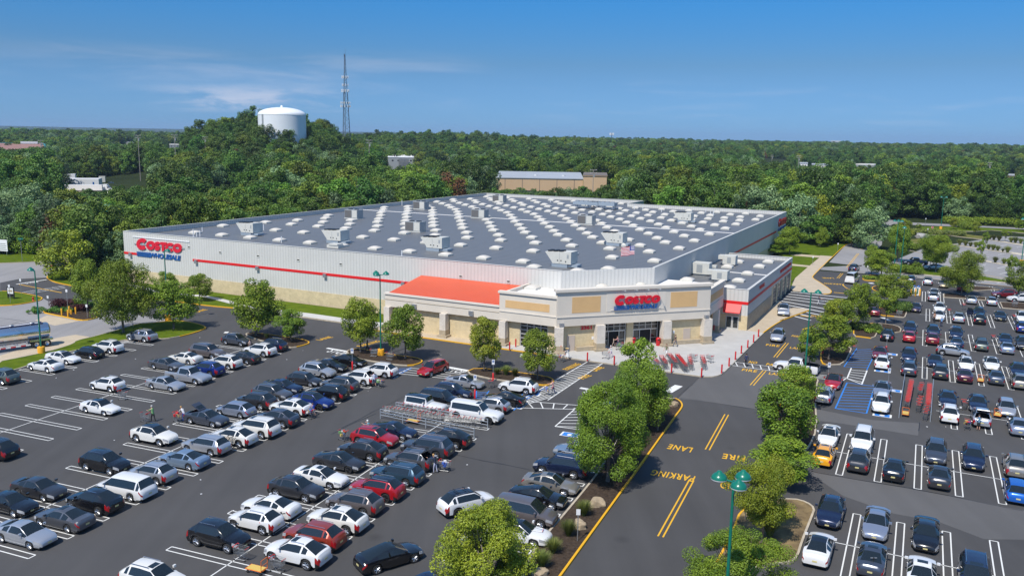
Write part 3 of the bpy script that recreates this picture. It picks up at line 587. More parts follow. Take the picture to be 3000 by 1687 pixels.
for s, t, p, q, h, mt in (('FIRE', 'f', (790, 68), (1008, 92), 1.2, 'yellow_p'), ('LANE', 'f', (1178, 115), (1400, 140), 1.2, 'yellow_p'), ('NO', 'f', (508, 348), (640, 365), 1.2, 'yellow_p'),
        ('PARKING', 'f', (792, 385), (1230, 440), 1.2, 'yellow_p'), ('FIRE', 'f', (398, 475), (640, 505), 1.2, 'yellow_p'), ('LANE', 'f', (838, 535), (1090, 565), 1.2, 'yellow_p'),
        ('LANE', 'c4', (1785, 1290), (1500, 1245), 1.35, 'yellow_p'), ('FIRE', 'c4', (2420, 1395), (2150, 1358), 1.35, 'yellow_p'), ('PARKING', 'd4', (2228, 240), (1712, 158), 1.35, 'yellow_p'),
        ('NO', 'd5', (195, 325), (45, 308), 1.35, 'yellow_p'), ('PARKING', 'c4', (268, 350), (430, 275), .9, 'yellow_p'), ('LANE', 'c4', (605, 365), (712, 318), .9, 'yellow_p'),
        ('FIRE', 'c4', (455, 460), (560, 415), .9, 'yellow_p'), ('PARKING', 'm', (2310, 690), (2560, 622), 1.0, 'yellow_p'), ('LANE', 'm', (1815, 612), (1975, 572), 1.0, 'yellow_p'),
        ('FIRE', 't4', (1860, 832), (1955, 815), 1.0, 'yellow_p'), ('LANE', 't4', (2105, 780), (2210, 750), 1.0, 'yellow_p'),
        ('STOP', 'm', (1880, 748), (2085, 785), 1.9, 'white_p'), ('STOP', 'c3', (1255, 358), (1465, 392), 1.5, 'white_p'), ('STOP', 'c4', (445, 622), (690, 655), 1.5, 'white_p'),
        ('STOP', 'u', (285, 660), (430, 640), 1.6, 'white_p'), ('LANE', 'w', (580, 412), (460, 408), 1.5, 'yellow_p'), ('PARKING', 'w', (692, 478), (485, 466), 1.5, 'yellow_p'), ('NO', 'w', (850, 490), (795, 486), 1.5, 'yellow_p'),
        ('PARKING', 'w', (548, 820), (350, 806), 1.3, 'yellow_p'), ('PARKING', 'w', (135, 1035), (300, 1055), 1.2, 'yellow_p'), ('FIRE', 'w', (820, 850), (700, 836), 1.2, 'yellow_p')):
    roadtext(s, t, p, q, h, mt)
# ------------------------------------------------------------------ the store (frame: x = along the front wall, y = away from it)
OA, OB = -90.0, 180.0
store = empty('warehouse_store', ab(OA, OB), -TH)
tag(store, 'huge cream warehouse club store with grey skylit roof, red stripe and stone entrance', 'store')
def S(a, b, z=0.0): return Vector((a - OA, b - OB, z))
def sbox(m, a0, b0, z0, a1, b1, z1, mt): m.box(a0 - OA, b0 - OB, z0, a1 - OA, b1 - OB, z1, M[mt])
def sprism(m, pts, z0, z1, mt): m.prism([S(*p) for p in pts], z0, z1, M[mt])
AL, AR, BF, BK, ZP, ZR = -142.2, -37.65, 112.9, 262.0, 9.86, 8.95
CH = [(-48.45, 112.9), (-37.65, 123.7)]
# walls as thick slabs standing on the block base
m = MB(); sbox(m, AL, BF, 2.4, CH[0][0], BF + .3, ZP, 'wall_metal'); m.build('front_wall', store)
m = MB(); sbox(m, AL, BF + .3, 2.4, AL + .3, BK, ZP, 'wall_metal_y'); m.build('side_wall', store)
m = MB(); sbox(m, AR - .3, CH[1][1], 2.4, AR, 246.8, ZP, 'wall_metal_y'); m.build('side_wall', store)
m = MB(); sbox(m, AL + .3, BK - .3, 2.4, -84.4, BK, ZP, 'wall_metal'); sbox(m, -84.7, 246.8, 2.4, -84.4, BK - .3, ZP, 'wall_metal_y'); sbox(m, -84.4, 246.5, 2.4, AR, 246.8, ZP, 'wall_metal'); m.build('back_wall', store)
def facade(name, P, Q, z0, z1, mt, t=.3):
    """slab between two plan points, its own local x along the face"""
    p, q = S(*P), S(*Q); d = q - p; L = d.length; mm = MB(); mm.box(0, 0, z0, L, t, z1, M[mt])
    o = mm.build(name, store); o.location = p; o.rotation_euler = (0, 0, yaw_of(d)); return o
facade('chamfer_wall', CH[0], CH[1], 2.4, ZP, 'wall_metal')
m = MB(); sbox(m, AL - .06, BF - .08, 0, -73.75, BF + .25, 2.39, 'masonry'); sbox(m, AL - .06, BF + .25, 0, AL + .2, BK, 2.39, 'masonry'); sbox(m, AR - .2, 131.2, 0, AR + .06, 246.8, 2.39, 'masonry'); m.build('block_base', store)
m = MB()
for x0, y0, x1, y1 in ((AL - .05, BF - .05, CH[0][0], BF + .38), (AL - .05, BF + .38, AL + .38, BK), (AR - .38, CH[1][1], AR + .05, 246.8), (AL + .38, BK - .38, -84.4, BK + .05), (-84.75, 246.85, -84.35, BK - .38), (-84.35, 246.45, AR + .05, 246.85)): sbox(m, x0, y0, ZP, x1, y1, ZP + .07, 'wall_metal_y')
m.build('parapet_cap', store)
m = MB(); sprism(m, [(AL + .3, BF + .3), (CH[0][0], BF + .3), (CH[1][0] - .3, CH[1][1]), (AR - .3, 246.5), (-84.7, 246.5), (-84.7, BK - .3), (AL + .3, BK - .3)], ZR - .3, ZR, 'roof'); m.build('roof', store)
m = MB()   # white ridge flashings across the roof
for bb in (189.0,): sbox(m, AL + .3, bb, ZR + .002, AR - .3, bb + .35, ZR + .09, 'roof_w')
m.build('roof_flashing', store)
m = MB()
for a0, a1 in ((AL - .02, -138.2), (-123.6, -73.2)): sbox(m, a0, BF - .05, 5.42, a1, BF - .001, 5.86, 'stripe_red')
m.build('red_stripe', store); m = MB(); sbox(m, AR + .001, 168.0, 5.42, AR + .05, 231.8, 5.86, 'stripe_red'); m.build('red_stripe', store)
# skylights: staggered rows; the hundred nearest are parts, the rest one mass
def skylight_mb(m, c, s=1.0):
    x, y, z = c; w, d = .98 * s, .92 * s
    m.box(x - w, y - d, z, x + w, y + d, z + .3, M['hvac'])
    n = 7; vs = []; w2, d2 = w * .97, d * .97
    for j in range(n):
        for i in range(n):
            u, v = i / (n - 1) * 2 - 1, j / (n - 1) * 2 - 1
            vs.append((x + u * w2, y + v * d2, z + .302 + .34 * ((1 - abs(u) ** 2.2) * (1 - abs(v) ** 2.2)) ** .55))
    m.add(vs, [(j * n + i, j * n + i + 1, (j + 1) * n + i + 1, (j + 1) * n + i) for j in range(n - 1) for i in range(n - 1)], M['sky_dome'], True)
ROWS = [(118.9, -85.3), (123.5, -89.6), (136.2, -94.2), (147.2, -99.2), (155, -103.95), (162.6, -109.3), (168.8, -113.3), (176.1, -117.9), (182.8, -122.5), (190.6, -127.2), (197, -131.4), (203.7, -136), (208.8, -140.6), (214.5, -137), (219.5, -134), (224.5, -139), (230, -136), (236, -140), (242, -137), (248, -141), (255, -138)]
sk = []
hv = []
def RX(t, x, y, z=ZR): v = at(t, x, y, z); return toab(v)
for i, (b, a0) in enumerate(ROWS):
    s = 7.42 + (b - 123) * .0078; s = min(s, 8.1)
    for k in range(-8, 16):
        a = a0 + k * s
        lim = AR - 2.2 if b > 126 else (CH[0][0] + (b - BF) - 2.8)
        if a < AL + 2.2 or a > lim: continue
        if b > 244 and a > -88: continue
        if i == 0 and not (-60 < a < -48): continue
        sk.append((a, b))
HV1 = [('t2', 1665, 1238), ('t2', 712, 1118), ('t2', 2062, 1078), ('t1', 1885, 1000), ('t1', 2535, 1060), ('t3', 10, 905)]
HV2 = [('t2', 95, 876), ('t2', 601, 806), ('t2', 560, 975), ('t2', 1046, 872), ('t2', 1850, 920), ('t2', 1194, 752)]
for h in HV1 + HV2: hv.append(RX(*h))
sk = [p for p in sk if all(abs(p[0] - q[0]) > 2.4 or abs(p[1] - q[1]) > 2.6 for q in hv)]
sk.sort(key=lambda p: ab(*p).length)
proto = None
m0 = MB(); skylight_mb(m0, (0, 0, 0)); skme = m0.mesh('skylight', 40)
for p in sk[:96]:
    o = link('skylight', skme, store); o.location = S(p[0], p[1], ZR + .004)
m = MB()
for p in sk[96:]: skylight_mb(m, S(p[0], p[1], ZR + .004))
o = m.build('skylight_field', store, fix=False); o['kind'] = 'stuff'
# rooftop units
def hvac_a(a, b):
    x, y, z = S(a, b, ZR + .01); m = MB()
    m.box(x - 1.35, y - 1.1, z, x + 1.35, y + 1.9, z + .55, M['hood_blue']); r = m.build('rooftop_unit', store)
    m = MB(); pr = [(-2.5, 2.35), (2.0, 2.5), (2.0, .58), (-1.2, .58), (-1.35, .9)]
    n = len(pr); vs = [(x + p[0], y - 1.15, z + p[1]) for p in pr] + [(x + p[0], y + 1.6, z + p[1]) for p in pr]
    m.add(vs, [tuple(range(n)), tuple(range(n, 2 * n))] + [(k, (k + 1) % n, n + (k + 1) % n, n + k) for k in range(n)], M['hvac'])
    for u, w in ((-.3, 1.1), (.3, 1.1), (1.1, 1.0)): m.bar((x + u, y - 1.2, z + w), (x + u, y - 1.14, z + w), .1, M['black'], 8)
    m.box(x - .02, y - 1.175, z + .62, x + .02, y - 1.148, z + 2.3, M['hvac_g']); m.box(x + 1.3, y - 1.17, z + 1.5, x + 1.6, y - 1.148, z + 2.1, M['hvac_g'])
    c = m.build('cabinet', r)
    for u in (-1.9, -.95, 0):
        m = MB()
        for v in (0, .9): m.bar((x + u, y - .4 + v, z + 2.38 + .03 * (u + 2)), (x + u, y - .4 + v, z + 2.56 + .03 * (u + 2)), .42, M['black'], 12)
        m.build('fan', r)
    m = MB(); m.box(x + 1.36, y - .9, z + .12, x + 3.0, y + .9, z + .5, M['hood_blue']); m.build('duct', r)
def hvac_b(a, b):
    x, y, z = S(a, b, ZR + .01); m = MB()
    m.box(x - 1.9, y - 1.2, z + .12, x + 1.9, y + 1.2, z + 2.2, M['hvac_g']); m.box(x - 2.0, y - 1.3, z, x + 2.0, y + 1.3, z + .12, M['hvac']); r = m.build('rooftop_unit', store)
    m = MB(); m.box(x - 1.8, y - 1.25, z + .3, x + .15, y - 1.201, z + 2.05, M['louver']); m.box(x + .4, y - 1.25, z + .3, x + 1.8, y - 1.201, z + 2.05, M['hvac']); m.build('louver', r)
    m = MB()
    for u in (-.9, .9): m.bar((x + u, y, z + 2.2), (x + u, y, z + 2.34), .6, M['black'], 14)
    m.build('fan', r)
for p in hv[:6]: hvac_a(*p)
for p in hv[6:]: hvac_b(*p)
for t, x_, y_ in (('t2', 1852, 800), ('t2', 1975, 806)):
    a, b = RX(t, x_, y_); x, y, z = S(a, b, ZR + .01); m = MB()
    for u in (-3.4, 0, 3.4):
        for v in (-1.1, 1.1): m.box(x + u - .08, y + v - .08, z, x + u + .08, y + v + .08, z + 1.1, M['galv'])
    m.box(x - 3.9, y - 1.3, z + 1.1, x + 3.9, y + 1.3, z + 2.0, M['hood_blue']); m.box(x - 3.8, y - 1.32, z + .35, x + 3.8, y + 1.32, z + .45, M['galv']); r = m.build('condenser_rack', store)
    m = MB()
    for u in range(5): m.bar((x - 3.0 + 1.5 * u, y, z + 2.0), (x - 3.0 + 1.5 * u, y, z + 2.25), .62, M['galv'], 12)
    m.build('fan', r)
m = MB()   # small vents and pipes on the roof
for t, x_, y_ in (('t1', 1460, 1005), ('t1', 1485, 1003), ('t1', 1510, 1003), ('t1', 1527, 965), ('t1', 1990, 955), ('t1', 2125, 1050), ('t2', 457, 1160), ('t2', 458, 768), ('t2', 1578, 745), ('t3', 175, 820), ('t3', 210, 830), ('t3', 230, 850), ('t2', 2210, 800), ('t2', 2275, 800), ('t2', 2415, 820)):
    a, b = RX(t, x_, y_ + 10); v = S(a, b, ZR); m.bar(v, v + Vector((0, 0, .9 + .3 * (x_ % 3))), .09, M['white'], 6)
m.build('vent_pipe', store)
m = MB(); a, b = RX('t6', 820, 130); v = S(a, b, ZR); m.bar(v, v + Vector((0, 0, 1.0)), .05, M['galv']); m.box(v.x - .6, v.y - .3, ZR, v.x + .6, v.y + .3, ZR + .18, M['stone_g'])
m.lathe([(0, 0), (.25, .03), (.42, .1), (.5, .18)], M['hvac'], 12, (v.x, v.y - .2, ZR + 1.0), axis='y'); m.build('satellite_dish', store)
a, b = RX('t1', 2530, 1095); v = S(a, b, ZR); m = MB(); m.box(v.x - 1.3, v.y - .8, v.z, v.x + 1.3, v.y + .8, v.z + .5, M['hvac']); m.box(v.x - .8, v.y - .9, v.z + .5, v.x + 1.2, v.y + .7, v.z + .75, M['hvac']); m.build('exhaust_box', store)
# ---- letters of the logo: thick strokes, flat prisms
def stroke(pts, w):
    L, R = [], []
    n = len(pts)
    for i, p in enumerate(pts):
        a, b = pts[max(0, i - 1)], pts[min(n - 1, i + 1)]; d = (b[0] - a[0], b[1] - a[1]); l = math.hypot(*d) or 1
        ww = w[i] if isinstance(w, (list, tuple)) else w
        nx, ny = -d[1] / l * ww / 2, d[0] / l * ww / 2; L.append((p[0] + nx, p[1] + ny)); R.append((p[0] - nx, p[1] - ny))
    return L, R
def arc(cx_, cy_, rx, ry, a0, a1, n=18): return [(cx_ + rx * math.cos(math.radians(a0 + (a1 - a0) * k / n)), cy_ + ry * math.sin(math.radians(a0 + (a1 - a0) * k / n))) for k in range(n + 1)]
def logo_word(h):
    """COSTCO in heavy slanted rounded strokes, cap height h, large first C; returns strips and the width"""
    strips = []; x = 0.0
    def C(cx_, r, hh, y0): strips.append(stroke(arc(cx_, y0 + hh / 2, r * .66, hh * .34, 42, 318, 22), [hh * .30 + .02 * k for k in range(0, 1)] and hh * .33))
    def O(cx_, r, hh, y0): strips.append(stroke(arc(cx_, y0 + hh / 2, r * .66, hh * .335, 0, 360, 28), hh * .33))
    big, sm, dy = h * 1.0, h * .80, h * .06
    C(.55 * big, .60 * big, big, 0); x = 1.06 * big
    O(x + .44 * sm, .56 * sm, sm, dy); x += .93 * sm
    cx_ = x + .34 * sm   # S
    pts = arc(cx_, dy + sm * .66, sm * .22, sm * .19, 20, 235, 12) + arc(cx_, dy + sm * .32, sm * .22, sm * .17, 55, -160, 12)
    strips.append(stroke(pts, sm * .29)); x += .72 * sm
    strips.append(stroke([(x, dy + sm * .84), (x + .74 * sm, dy + sm * .84)], sm * .31)); strips.append(stroke([(x + .37 * sm, dy + sm * .72), (x + .37 * sm, dy)], sm * .32)); x += .72 * sm
    C(x + .46 * sm, .58 * sm, sm, dy); x += .90 * sm
    O(x + .46 * sm, .58 * sm, sm, dy); x += .98 * sm
    return strips, x
def logo(parent, P, Q, off, z0, h, kb=1.42):
    """the shop's name on the face that runs from plan point P to Q: red word, blue bars and word below"""
    p, q = S(*P), S(*Q); d = q - p; L = d.length; yaw = yaw_of(d)
    strips, wd = logo_word(1.0); k = L / (wd + .16)
    mm = MB()
    for (l, r) in strips:
        n = len(l); sh = lambda t: (t[0] * k + .16 * t[1] * h + .02 * L, t[1] * h)
        for i in range(n - 1):
            qd = [sh(l[i]), sh(l[i + 1]), sh(r[i + 1]), sh(r[i])]
            vs = [(x_, -off - .16, z0 + z_) for x_, z_ in qd] + [(x_, -off, z0 + z_) for x_, z_ in qd]
            mm.add(vs, [(0, 1, 2, 3), (7, 6, 5, 4), (0, 4, 5, 1), (3, 2, 6, 7), (1, 5, 6, 2), (0, 3, 7, 4)], M['sign_red'])
    o = mm.build('red_lettering', parent); o.location = p; o.rotation_euler = (0, 0, yaw)
    hb = h * .42; zb = z0 - hb * kb; mm = MB()
    for i in range(4):
        w_ = L * (.285 + .012 * i); z_ = zb + hb * (.26 * (3 - i)); mm.box(.02 * L, -off - .1, z_, .02 * L + w_, -off, z_ + hb * .16, M['sign_blue'])
    o = mm.build('blue_bars', parent); o.location = p; o.rotation_euler = (0, 0, yaw)
    me = text_mesh('WHOLESALE', 1.0, M['sign_blue'], bold=.035, shear=.18, extrude=.05)
    xs = [v.co.x for v in me.vertices]; ys = [v.co.y for v in me.vertices]; x0, x1, y0, y1 = min(xs), max(xs), min(ys), max(ys)
    for v in me.vertices:
        X = (v.co.x - x0) / (x1 - x0) * L * .655 + .31 * L; Z = zb + (v.co.y - y0) / (y1 - y0) * hb; v.co = (X, -off - .06 - v.co.z, Z)
    me.flip_normals()
    o = link('blue_lettering', me, parent); o.location = p; o.rotation_euler = (0, 0, yaw)
m = MB(); sbox(m, -139.1, BF - .12, 7.5, -125.6, BF - .002, 7.75, 'hvac_g'); o = m.build('logo_sign', store)
logo(o, (-138.8, BF), (-126.2, BF), .04, 6.6, 2.2); 
m = MB(); sbox(m, -139.5, BF - .1, 8.92, -124.2, BF - .002, 9.08, 'white'); m.build('light_rail', store)
m = MB(); sbox(m, AR + .002, 233.2, 4.9, AR + .06, 246, 5.0, 'hvac_g'); o = m.build('logo_sign', store)
logo(o, (AR, 233.4), (AR, 246.3), .04, 6.6, 2.2)
for a_, z_ in ((-116.5, 7.55), (-107.4, 7.6), (-98.2, 7.6), (-89, 7.6), (-65.6, 7.55), (-57.2, 7.5), (-136.5, 7.95), (-124.4, 7.95)):
    m = MB(); sbox(m, a_ - .28, BF - .06, z_ - .22, a_ + .28, BF - .002, z_ + .2, 'hvac'); sbox(m, a_ - .22, BF - .08, z_ - .02, a_ + .22, BF - .061, z_ + .16, 'black'); m.build('wall_vent', store)
for a_ in (-140.3, -122.6, -107.5, -92.3, -76.3):
    m = MB(); sbox(m, a_ - .3, BF - .42, 5.1, a_ + .3, BF - .052, 5.75, 'galv'); m.build('wall_lamp', store)
# ---- entrance block
PF = 103.75                                     # face of the arcade
PC, PR = (-44.7, 103.75), (-28.55, 119.9)       # ends of the diagonal front
# arcade fascia, red roof
m = MB(); sbox(m, -73.45, PF - .12, 3.65, -53.85, PF + .55, 5.5, 'eifs'); sbox(m, -73.45, PF + .55, 3.65, -72.9, 112.8, 5.5, 'eifs'); m.build('arcade_fascia', store)
m = MB(); sbox(m, -73.6, PF - .26, 5.5, -53.85, PF + .6, 5.75, 'eifs_trim'); sbox(m, -73.6, PF - .165, 4.72, -53.85, PF - .122, 4.78, 'stone_g'); m.build('arcade_cornice', store)
m = MB(); rp = [(PF + .1, 5.74), (112.9, 7.15)]
vs = [S(-72.9, PF + .1, 5.76), S(-53.9, PF + .1, 5.76), S(-53.9, 112.85, 7.15), S(-72.9, 112.85, 7.15), S(-72.9, 112.85, 5.6), S(-53.9, 112.85, 5.6)]
m.add(vs, [(0, 1, 2, 3), (0, 3, 4), (1, 5, 2), (0, 4, 5, 1)], M['roof_red']); m.build('red_canopy_roof', store)
def pier(a, b, w, ztop, yaw=0.0, base=True):
    v = S(a, b); mm = MB()
    mm.box(-w, -w, 1.2, w, w, ztop, M['stone_w'], yaw, v); mm.box(-w - .04, -w - .04, .42, w + .04, w + .04, 1.2, M['stone_g'], yaw, v)
    mm.box(-w - .3, -w - .3, .14, w + .3, w + .3, .46, M['stone_g'], yaw, v)
    return mm.build('stone_pier', store)
for a_ in (-72.9, -63.0, -53.2): pier(a_, PF - .12, .5, 3.64)
# masonry back wall of the arcade
m = MB(); sbox(m, -73.3, 104.3, .1, -50.95, 104.6, 3.7, 'masonry'); sbox(m, -46.65, 104.3, .1, -45.2, 104.6, 3.7, 'masonry'); m.build('arcade_back_wall', store)
m = MB(); sbox(m, -72.8, PF + .56, 3.66, -46, 107.45, 3.8, 'eifs'); m.build('arcade_ceiling', store)
for a_ in (-68.1, -58.4):
    m = MB(); sbox(m, a_ - .35, PF - .42, 3.9, a_ + .35, PF - .125, 4.5, 'galv'); sbox(m, a_ - .28, PF - .40, 3.86, a_ + .28, PF - .2, 3.9, 'white'); m.build('wall_lamp', store)
# garage door beside the corner
m = MB(); g0, g1 = -50.9, -46.7; sbox(m, g0, 104.5, .14, g1, 104.6, 3.7, 'win'); r = m.build('overhead_door', store)
m = MB()
for k in range(5): x_ = g0 + (g1 - g0) * k / 4; sbox(m, x_ - .05, 104.4, .14, x_ + .05, 104.498, 3.7, 'frame_al')
for k in range(7): z_ = .14 + 3.56 * k / 6; sbox(m, g0, 104.42, z_ - .05, g1, 104.497, z_ + .05, 'frame_al')
m.build('frame', r)
# left box of the entrance (lower parapet), the diagonal front, right box
def face_box(name, P, Q, z0, z1, mt, off, t):   # slab in front of the face P-Q, `off` proud
    p, q = S(*P), S(*Q); d = q - p; L = d.length; mm = MB(); mm.box(0, -off, z0, L, -off + t, z1, M[mt]); o = mm.build(name, store); o.location = p; o.rotation_euler = (0, 0, yaw_of(d)); return o
def lerp2(P, Q, t): return (P[0] + (Q[0] - P[0]) * t, P[1] + (Q[1] - P[1]) * t)
BL = (-53.85, PF)
face_box('stucco_front', BL, (-45.0, PF), 3.7, 7.6, 'eifs', .22, .6)
face_box('cornice', (BL[0] - .15, BL[1]), (-44.9, PF), 7.6, 7.9, 'eifs_trim', .42, .8)
face_box('belt_course', BL, (-45.0, PF), 4.98, 5.14, 'eifs_trim', .30, .08)
face_box('tan_panel', (-52.9, PF), (-46.1, PF), 5.6, 6.68, 'panel_tan', .245, .04)
facade('box_return', (-53.85, 112.8), (-53.85, PF), 3.7, 7.6, 'eifs', .4)
u_ = ((PR[0] - PC[0]) / 22.84, (PR[1] - PC[1]) / 22.84)
def DG(s): return (PC[0] + u_[0] * s, PC[1] + u_[1] * s)
DL = math.hypot(PR[0] - PC[0], PR[1] - PC[1]); u_ = ((PR[0] - PC[0]) / DL, (PR[1] - PC[1]) / DL)
nin = (-u_[1], u_[0])
def DI(s, d): p = DG(s); return (p[0] + nin[0] * d, p[1] + nin[1] * d)
face_box('stucco_front', DG(-.45), DG(DL + .45), 3.78, 8.55, 'eifs', .3, .75)
face_box('cornice', DG(-.7), DG(DL + .7), 8.55, 8.92, 'eifs_trim', .55, 1.2)
face_box('belt_course', DG(-.5), DG(DL + .5), 5.0, 5.17, 'eifs_trim', .39, .08)
face_box('tan_panel', DG(1.7), DG(5.95), 5.58, 7.8, 'panel_tan', .325, .04)
face_box('tan_panel', DG(16.8), DG(21.1), 5.62, 7.86, 'panel_tan', .325, .04)
face_box('sign_panel', DG(6.85), DG(16.0), 5.5, 8.04, 'eifs_trim', .34, .04)
mm = MB(); v = S(*DI(11.4, -.36), 5.69); mm.box(-3.9, -.03, -.03, 3.9, .03, .03, M['eifs_trim'], math.pi / 4, v); sg = mm.build('logo_sign', store)
logo(sg, DG(7.75), DG(14.95), .48, 6.40, 1.42, 1.12)
for s in (9.0, 10.8, 12.6, 14.4):
    m = MB(); p = S(*DI(s, -.3), 8.4); q = S(*DI(s, -1.5), 8.62); m.bar(p, q, .03, M['hvac_g']); m.bar(q, q + (q - p).normalized() * .3 - Vector((0, 0, .12)), .1, M['hvac_g'], 6); m.build('sign_lamp', store)
# right box
BR_ = (PR[0], 130.7)
face_box('stucco_front', (PR[0], PR[1] + .2), BR_, 3.7, 7.55, 'eifs', .05, .5)
face_box('cornice', (PR[0], PR[1]), BR_, 7.55, 7.87, 'eifs_trim', .28, .8)
face_box('belt_course', (PR[0], PR[1] + .5), BR_, 4.98, 5.14, 'eifs_trim', .13, .08)
face_box('tan_panel', (PR[0], 121.2), (PR[0], 130.1), 5.62, 6.75, 'panel_tan', .075, .04)
# white flat roof between the parapets and the warehouse
m = MB(); sprism(m, [(-53.45, PF + .4), (-45.3, PF + .4), DI(.3, .7), DI(DL - .3, .7), (-29.2, 121), (-29.2, 130.5), (-37.6, 130.5), (-37.6, 123.6), (-48.4, 112.85), (-53.45, 112.85)], 7.0, 7.12, 'roof_w'); m.build('entrance_roof', store)
for t, x_, y_ in (('t5', 2030, 525), ('t6', 580, 510), ('t6', 1500, 440), ('t6', 985, 490)):
    a, b = RX(t, x_, y_, 7.2); o = link('skylight', skme, store); o.location = S(a, b, 7.125)
a, b = RX('t6', 812, 465, 7.2); v = S(a, b, 7.12); m = MB(); m.box(-1.9, -.5, .35, 1.9, .5, 1.75, M['hvac'], math.pi / 4, v); m.box(-1.95, -.55, 1.75, 1.95, .55, 1.95, M['wood_y'], math.pi / 4, v)
for u in (-1.6, 0, 1.6): m.box(u - .05, -.45, 0, u + .05, .45, .35, M['galv'], math.pi / 4, v)
m.build('rusty_cooler', store)
# masonry behind the piers of the diagonal front
zt = 3.8
def wseg(name, s0, s1, d, z0, z1, mt, t=.25): return facade(name, DI(s0, d), DI(s1, d), z0, z1, mt, t)
wseg('block_wall', .6, 6.75, .25, .1, zt, 'masonry'); wseg('block_wall', 10.6, 11.6, .7, .1, zt, 'masonry'); wseg('block_wall', 15.8, DL, .25, .1, zt, 'masonry')
m = MB(); sprism(m, [DI(.2, .5), DI(DL - .2, .5), DI(DL, 5.5), DI(0, 5.5)], zt - .02, zt + .1, 'eifs'); m.build('soffit', store)
yd = math.atan2(u_[1], u_[0])
pier(*DI(-.1, -.28), .62, 3.75, yd / 2); pier(*DI(5.95, -.25), .62, 3.75, yd); pier(*DI(16.3, -.2), .62, 3.75, yd); pier(*DI(DL, -.2), .66, 3.75, yd)
for s0, s1 in ((2.6, 5.4), (17.2, 22.2)): facade('low_wall', DI(s0, -.35), DI(s1, -.35), .14, .72, 'stone_g', .55)
for s0 in (1.3, 19.4):
    r = facade('service_door', DI(s0 + .0, .17), DI(s0 + 1.15, .17), .14, 2.35, 'door_b', .08)
for s0 in (6.85, 11.65):
    # automatic entrance: dark opening, transom of eight lights, sliding leaves
    s1 = s0 + (3.7 if s0 < 8 else 4.0); r = facade('entrance_doors', DI(s0, 1.15), DI(s1, 1.15), .14, zt - .02, 'dark_in', .06); mm = MB(); L = s1 - s0
    mm.box(0, -.2, 2.35, L, -.12, 2.5, M['frame_al']); mm.box(0, -.2, .14, .09, -.12, zt - .03, M['frame_al']); mm.box(L - .09, -.2, .14, L, -.12, zt - .03, M['frame_al']); mm.box(0.09, -.2, zt - .12, L - .09, -.12, zt - .03, M['frame_al'])
    for k in range(1, 4): mm.box(L * k / 4 - .03, -.19, 2.5, L * k / 4 + .03, -.125, zt - .12, M['frame_al'])
    mm.box(.09, -.185, 3.05, L - .09, -.13, 3.11, M['frame_al'])
    for x_ in (.09, L * .27, L * .73 - .07, L - .16): mm.box(x_, -.2, .14, x_ + .07, -.13, 2.35, M['frame_al'])
    for x0 in (.16, L * .73): mm.box(x0, -.19, .16, x0 + L * .2, -.13, .34, M['frame_al']); mm.box(x0, -.19, 1.1, x0 + L * .2, -.13, 1.16, M['frame_al'])
    f_ = mm.build('frame', r)
    mm = MB(); mm.box(.09, -.16, 2.5, L - .09, -.15, zt - .12, M['win']); mm.build('transom_glass', r)
    for x0 in (.16, L * .73): mm = MB(); mm.box(x0, -.165, .34, x0 + L * .2, -.155, 2.35, M['win']); mm.build('door_leaf', r)
# house number
p, q = S(*DI(3.3, .2)), S(*DI(4.95, .2)); me = text_mesh('2361', 1.0, M['sign_red'], bold=.03, extrude=.05)
xs = [v.co.x for v in me.vertices]; ys = [v.co.y for v in me.vertices]
for v in me.vertices: v.co = ((v.co.x - min(xs)) / 1.0, v.co.z, 0) if False else Vector((v.co.x, -v.co.z, v.co.y))
x1 = max(v.co.x for v in me.vertices); z1 = max(v.co.z for v in me.vertices)
for v in me.vertices: v.co.x *= 1.65 / x1; v.co.z *= .5 / z1
o = link('house_number', me, store); o.location = p + Vector((0, 0, 3.1)) ; o.rotation_euler = (0, 0, yd)
for s_, z_ in ((5.0, 1.6), (17.7, 1.7)): facade('notice', DI(s_, .22), DI(s_ + .3, .22), z_, z_ + .42, 'white', .02)
for s_ in (.15, DL - .2):
    m = MB(); v = S(*DI(s_, -.55), 4.0); m.box(-.3, -.2, -.3, .3, .25, .3, M['galv'], yd, v); m.build('wall_lamp', store)
# right side of the entrance: glazing facing the drive
facade('block_wall', (-29.5, 126.0), (-29.5, 130.9), .1, zt, 'masonry', .3)
r = facade('side_glazing', (-29.4, 122.4), (-29.4, 125.8), .14, 3.6, 'win', .1); m = MB()
for k in range(4): m.box(k * 3.4 / 3 - .04, -.08, .14, k * 3.4 / 3 + .04, -.002, 3.6, M['frame_al'])
for z_ in (.14, 1.1, 2.3, 3.0, 3.5): m.box(0, -.07, z_, 3.4, -.003, z_ + .08, M['frame_al'])
o = m.build('frame', r)
pier(-28.75, 127.6, .45, 3.68)
m = MB(); sprism(m, [(-31.2, 121.5), (-28.7, 121.5), (-28.7, 130.9), (-31.2, 130.9)], zt - .02, zt + .1, 'eifs'); m.build('soffit', store)
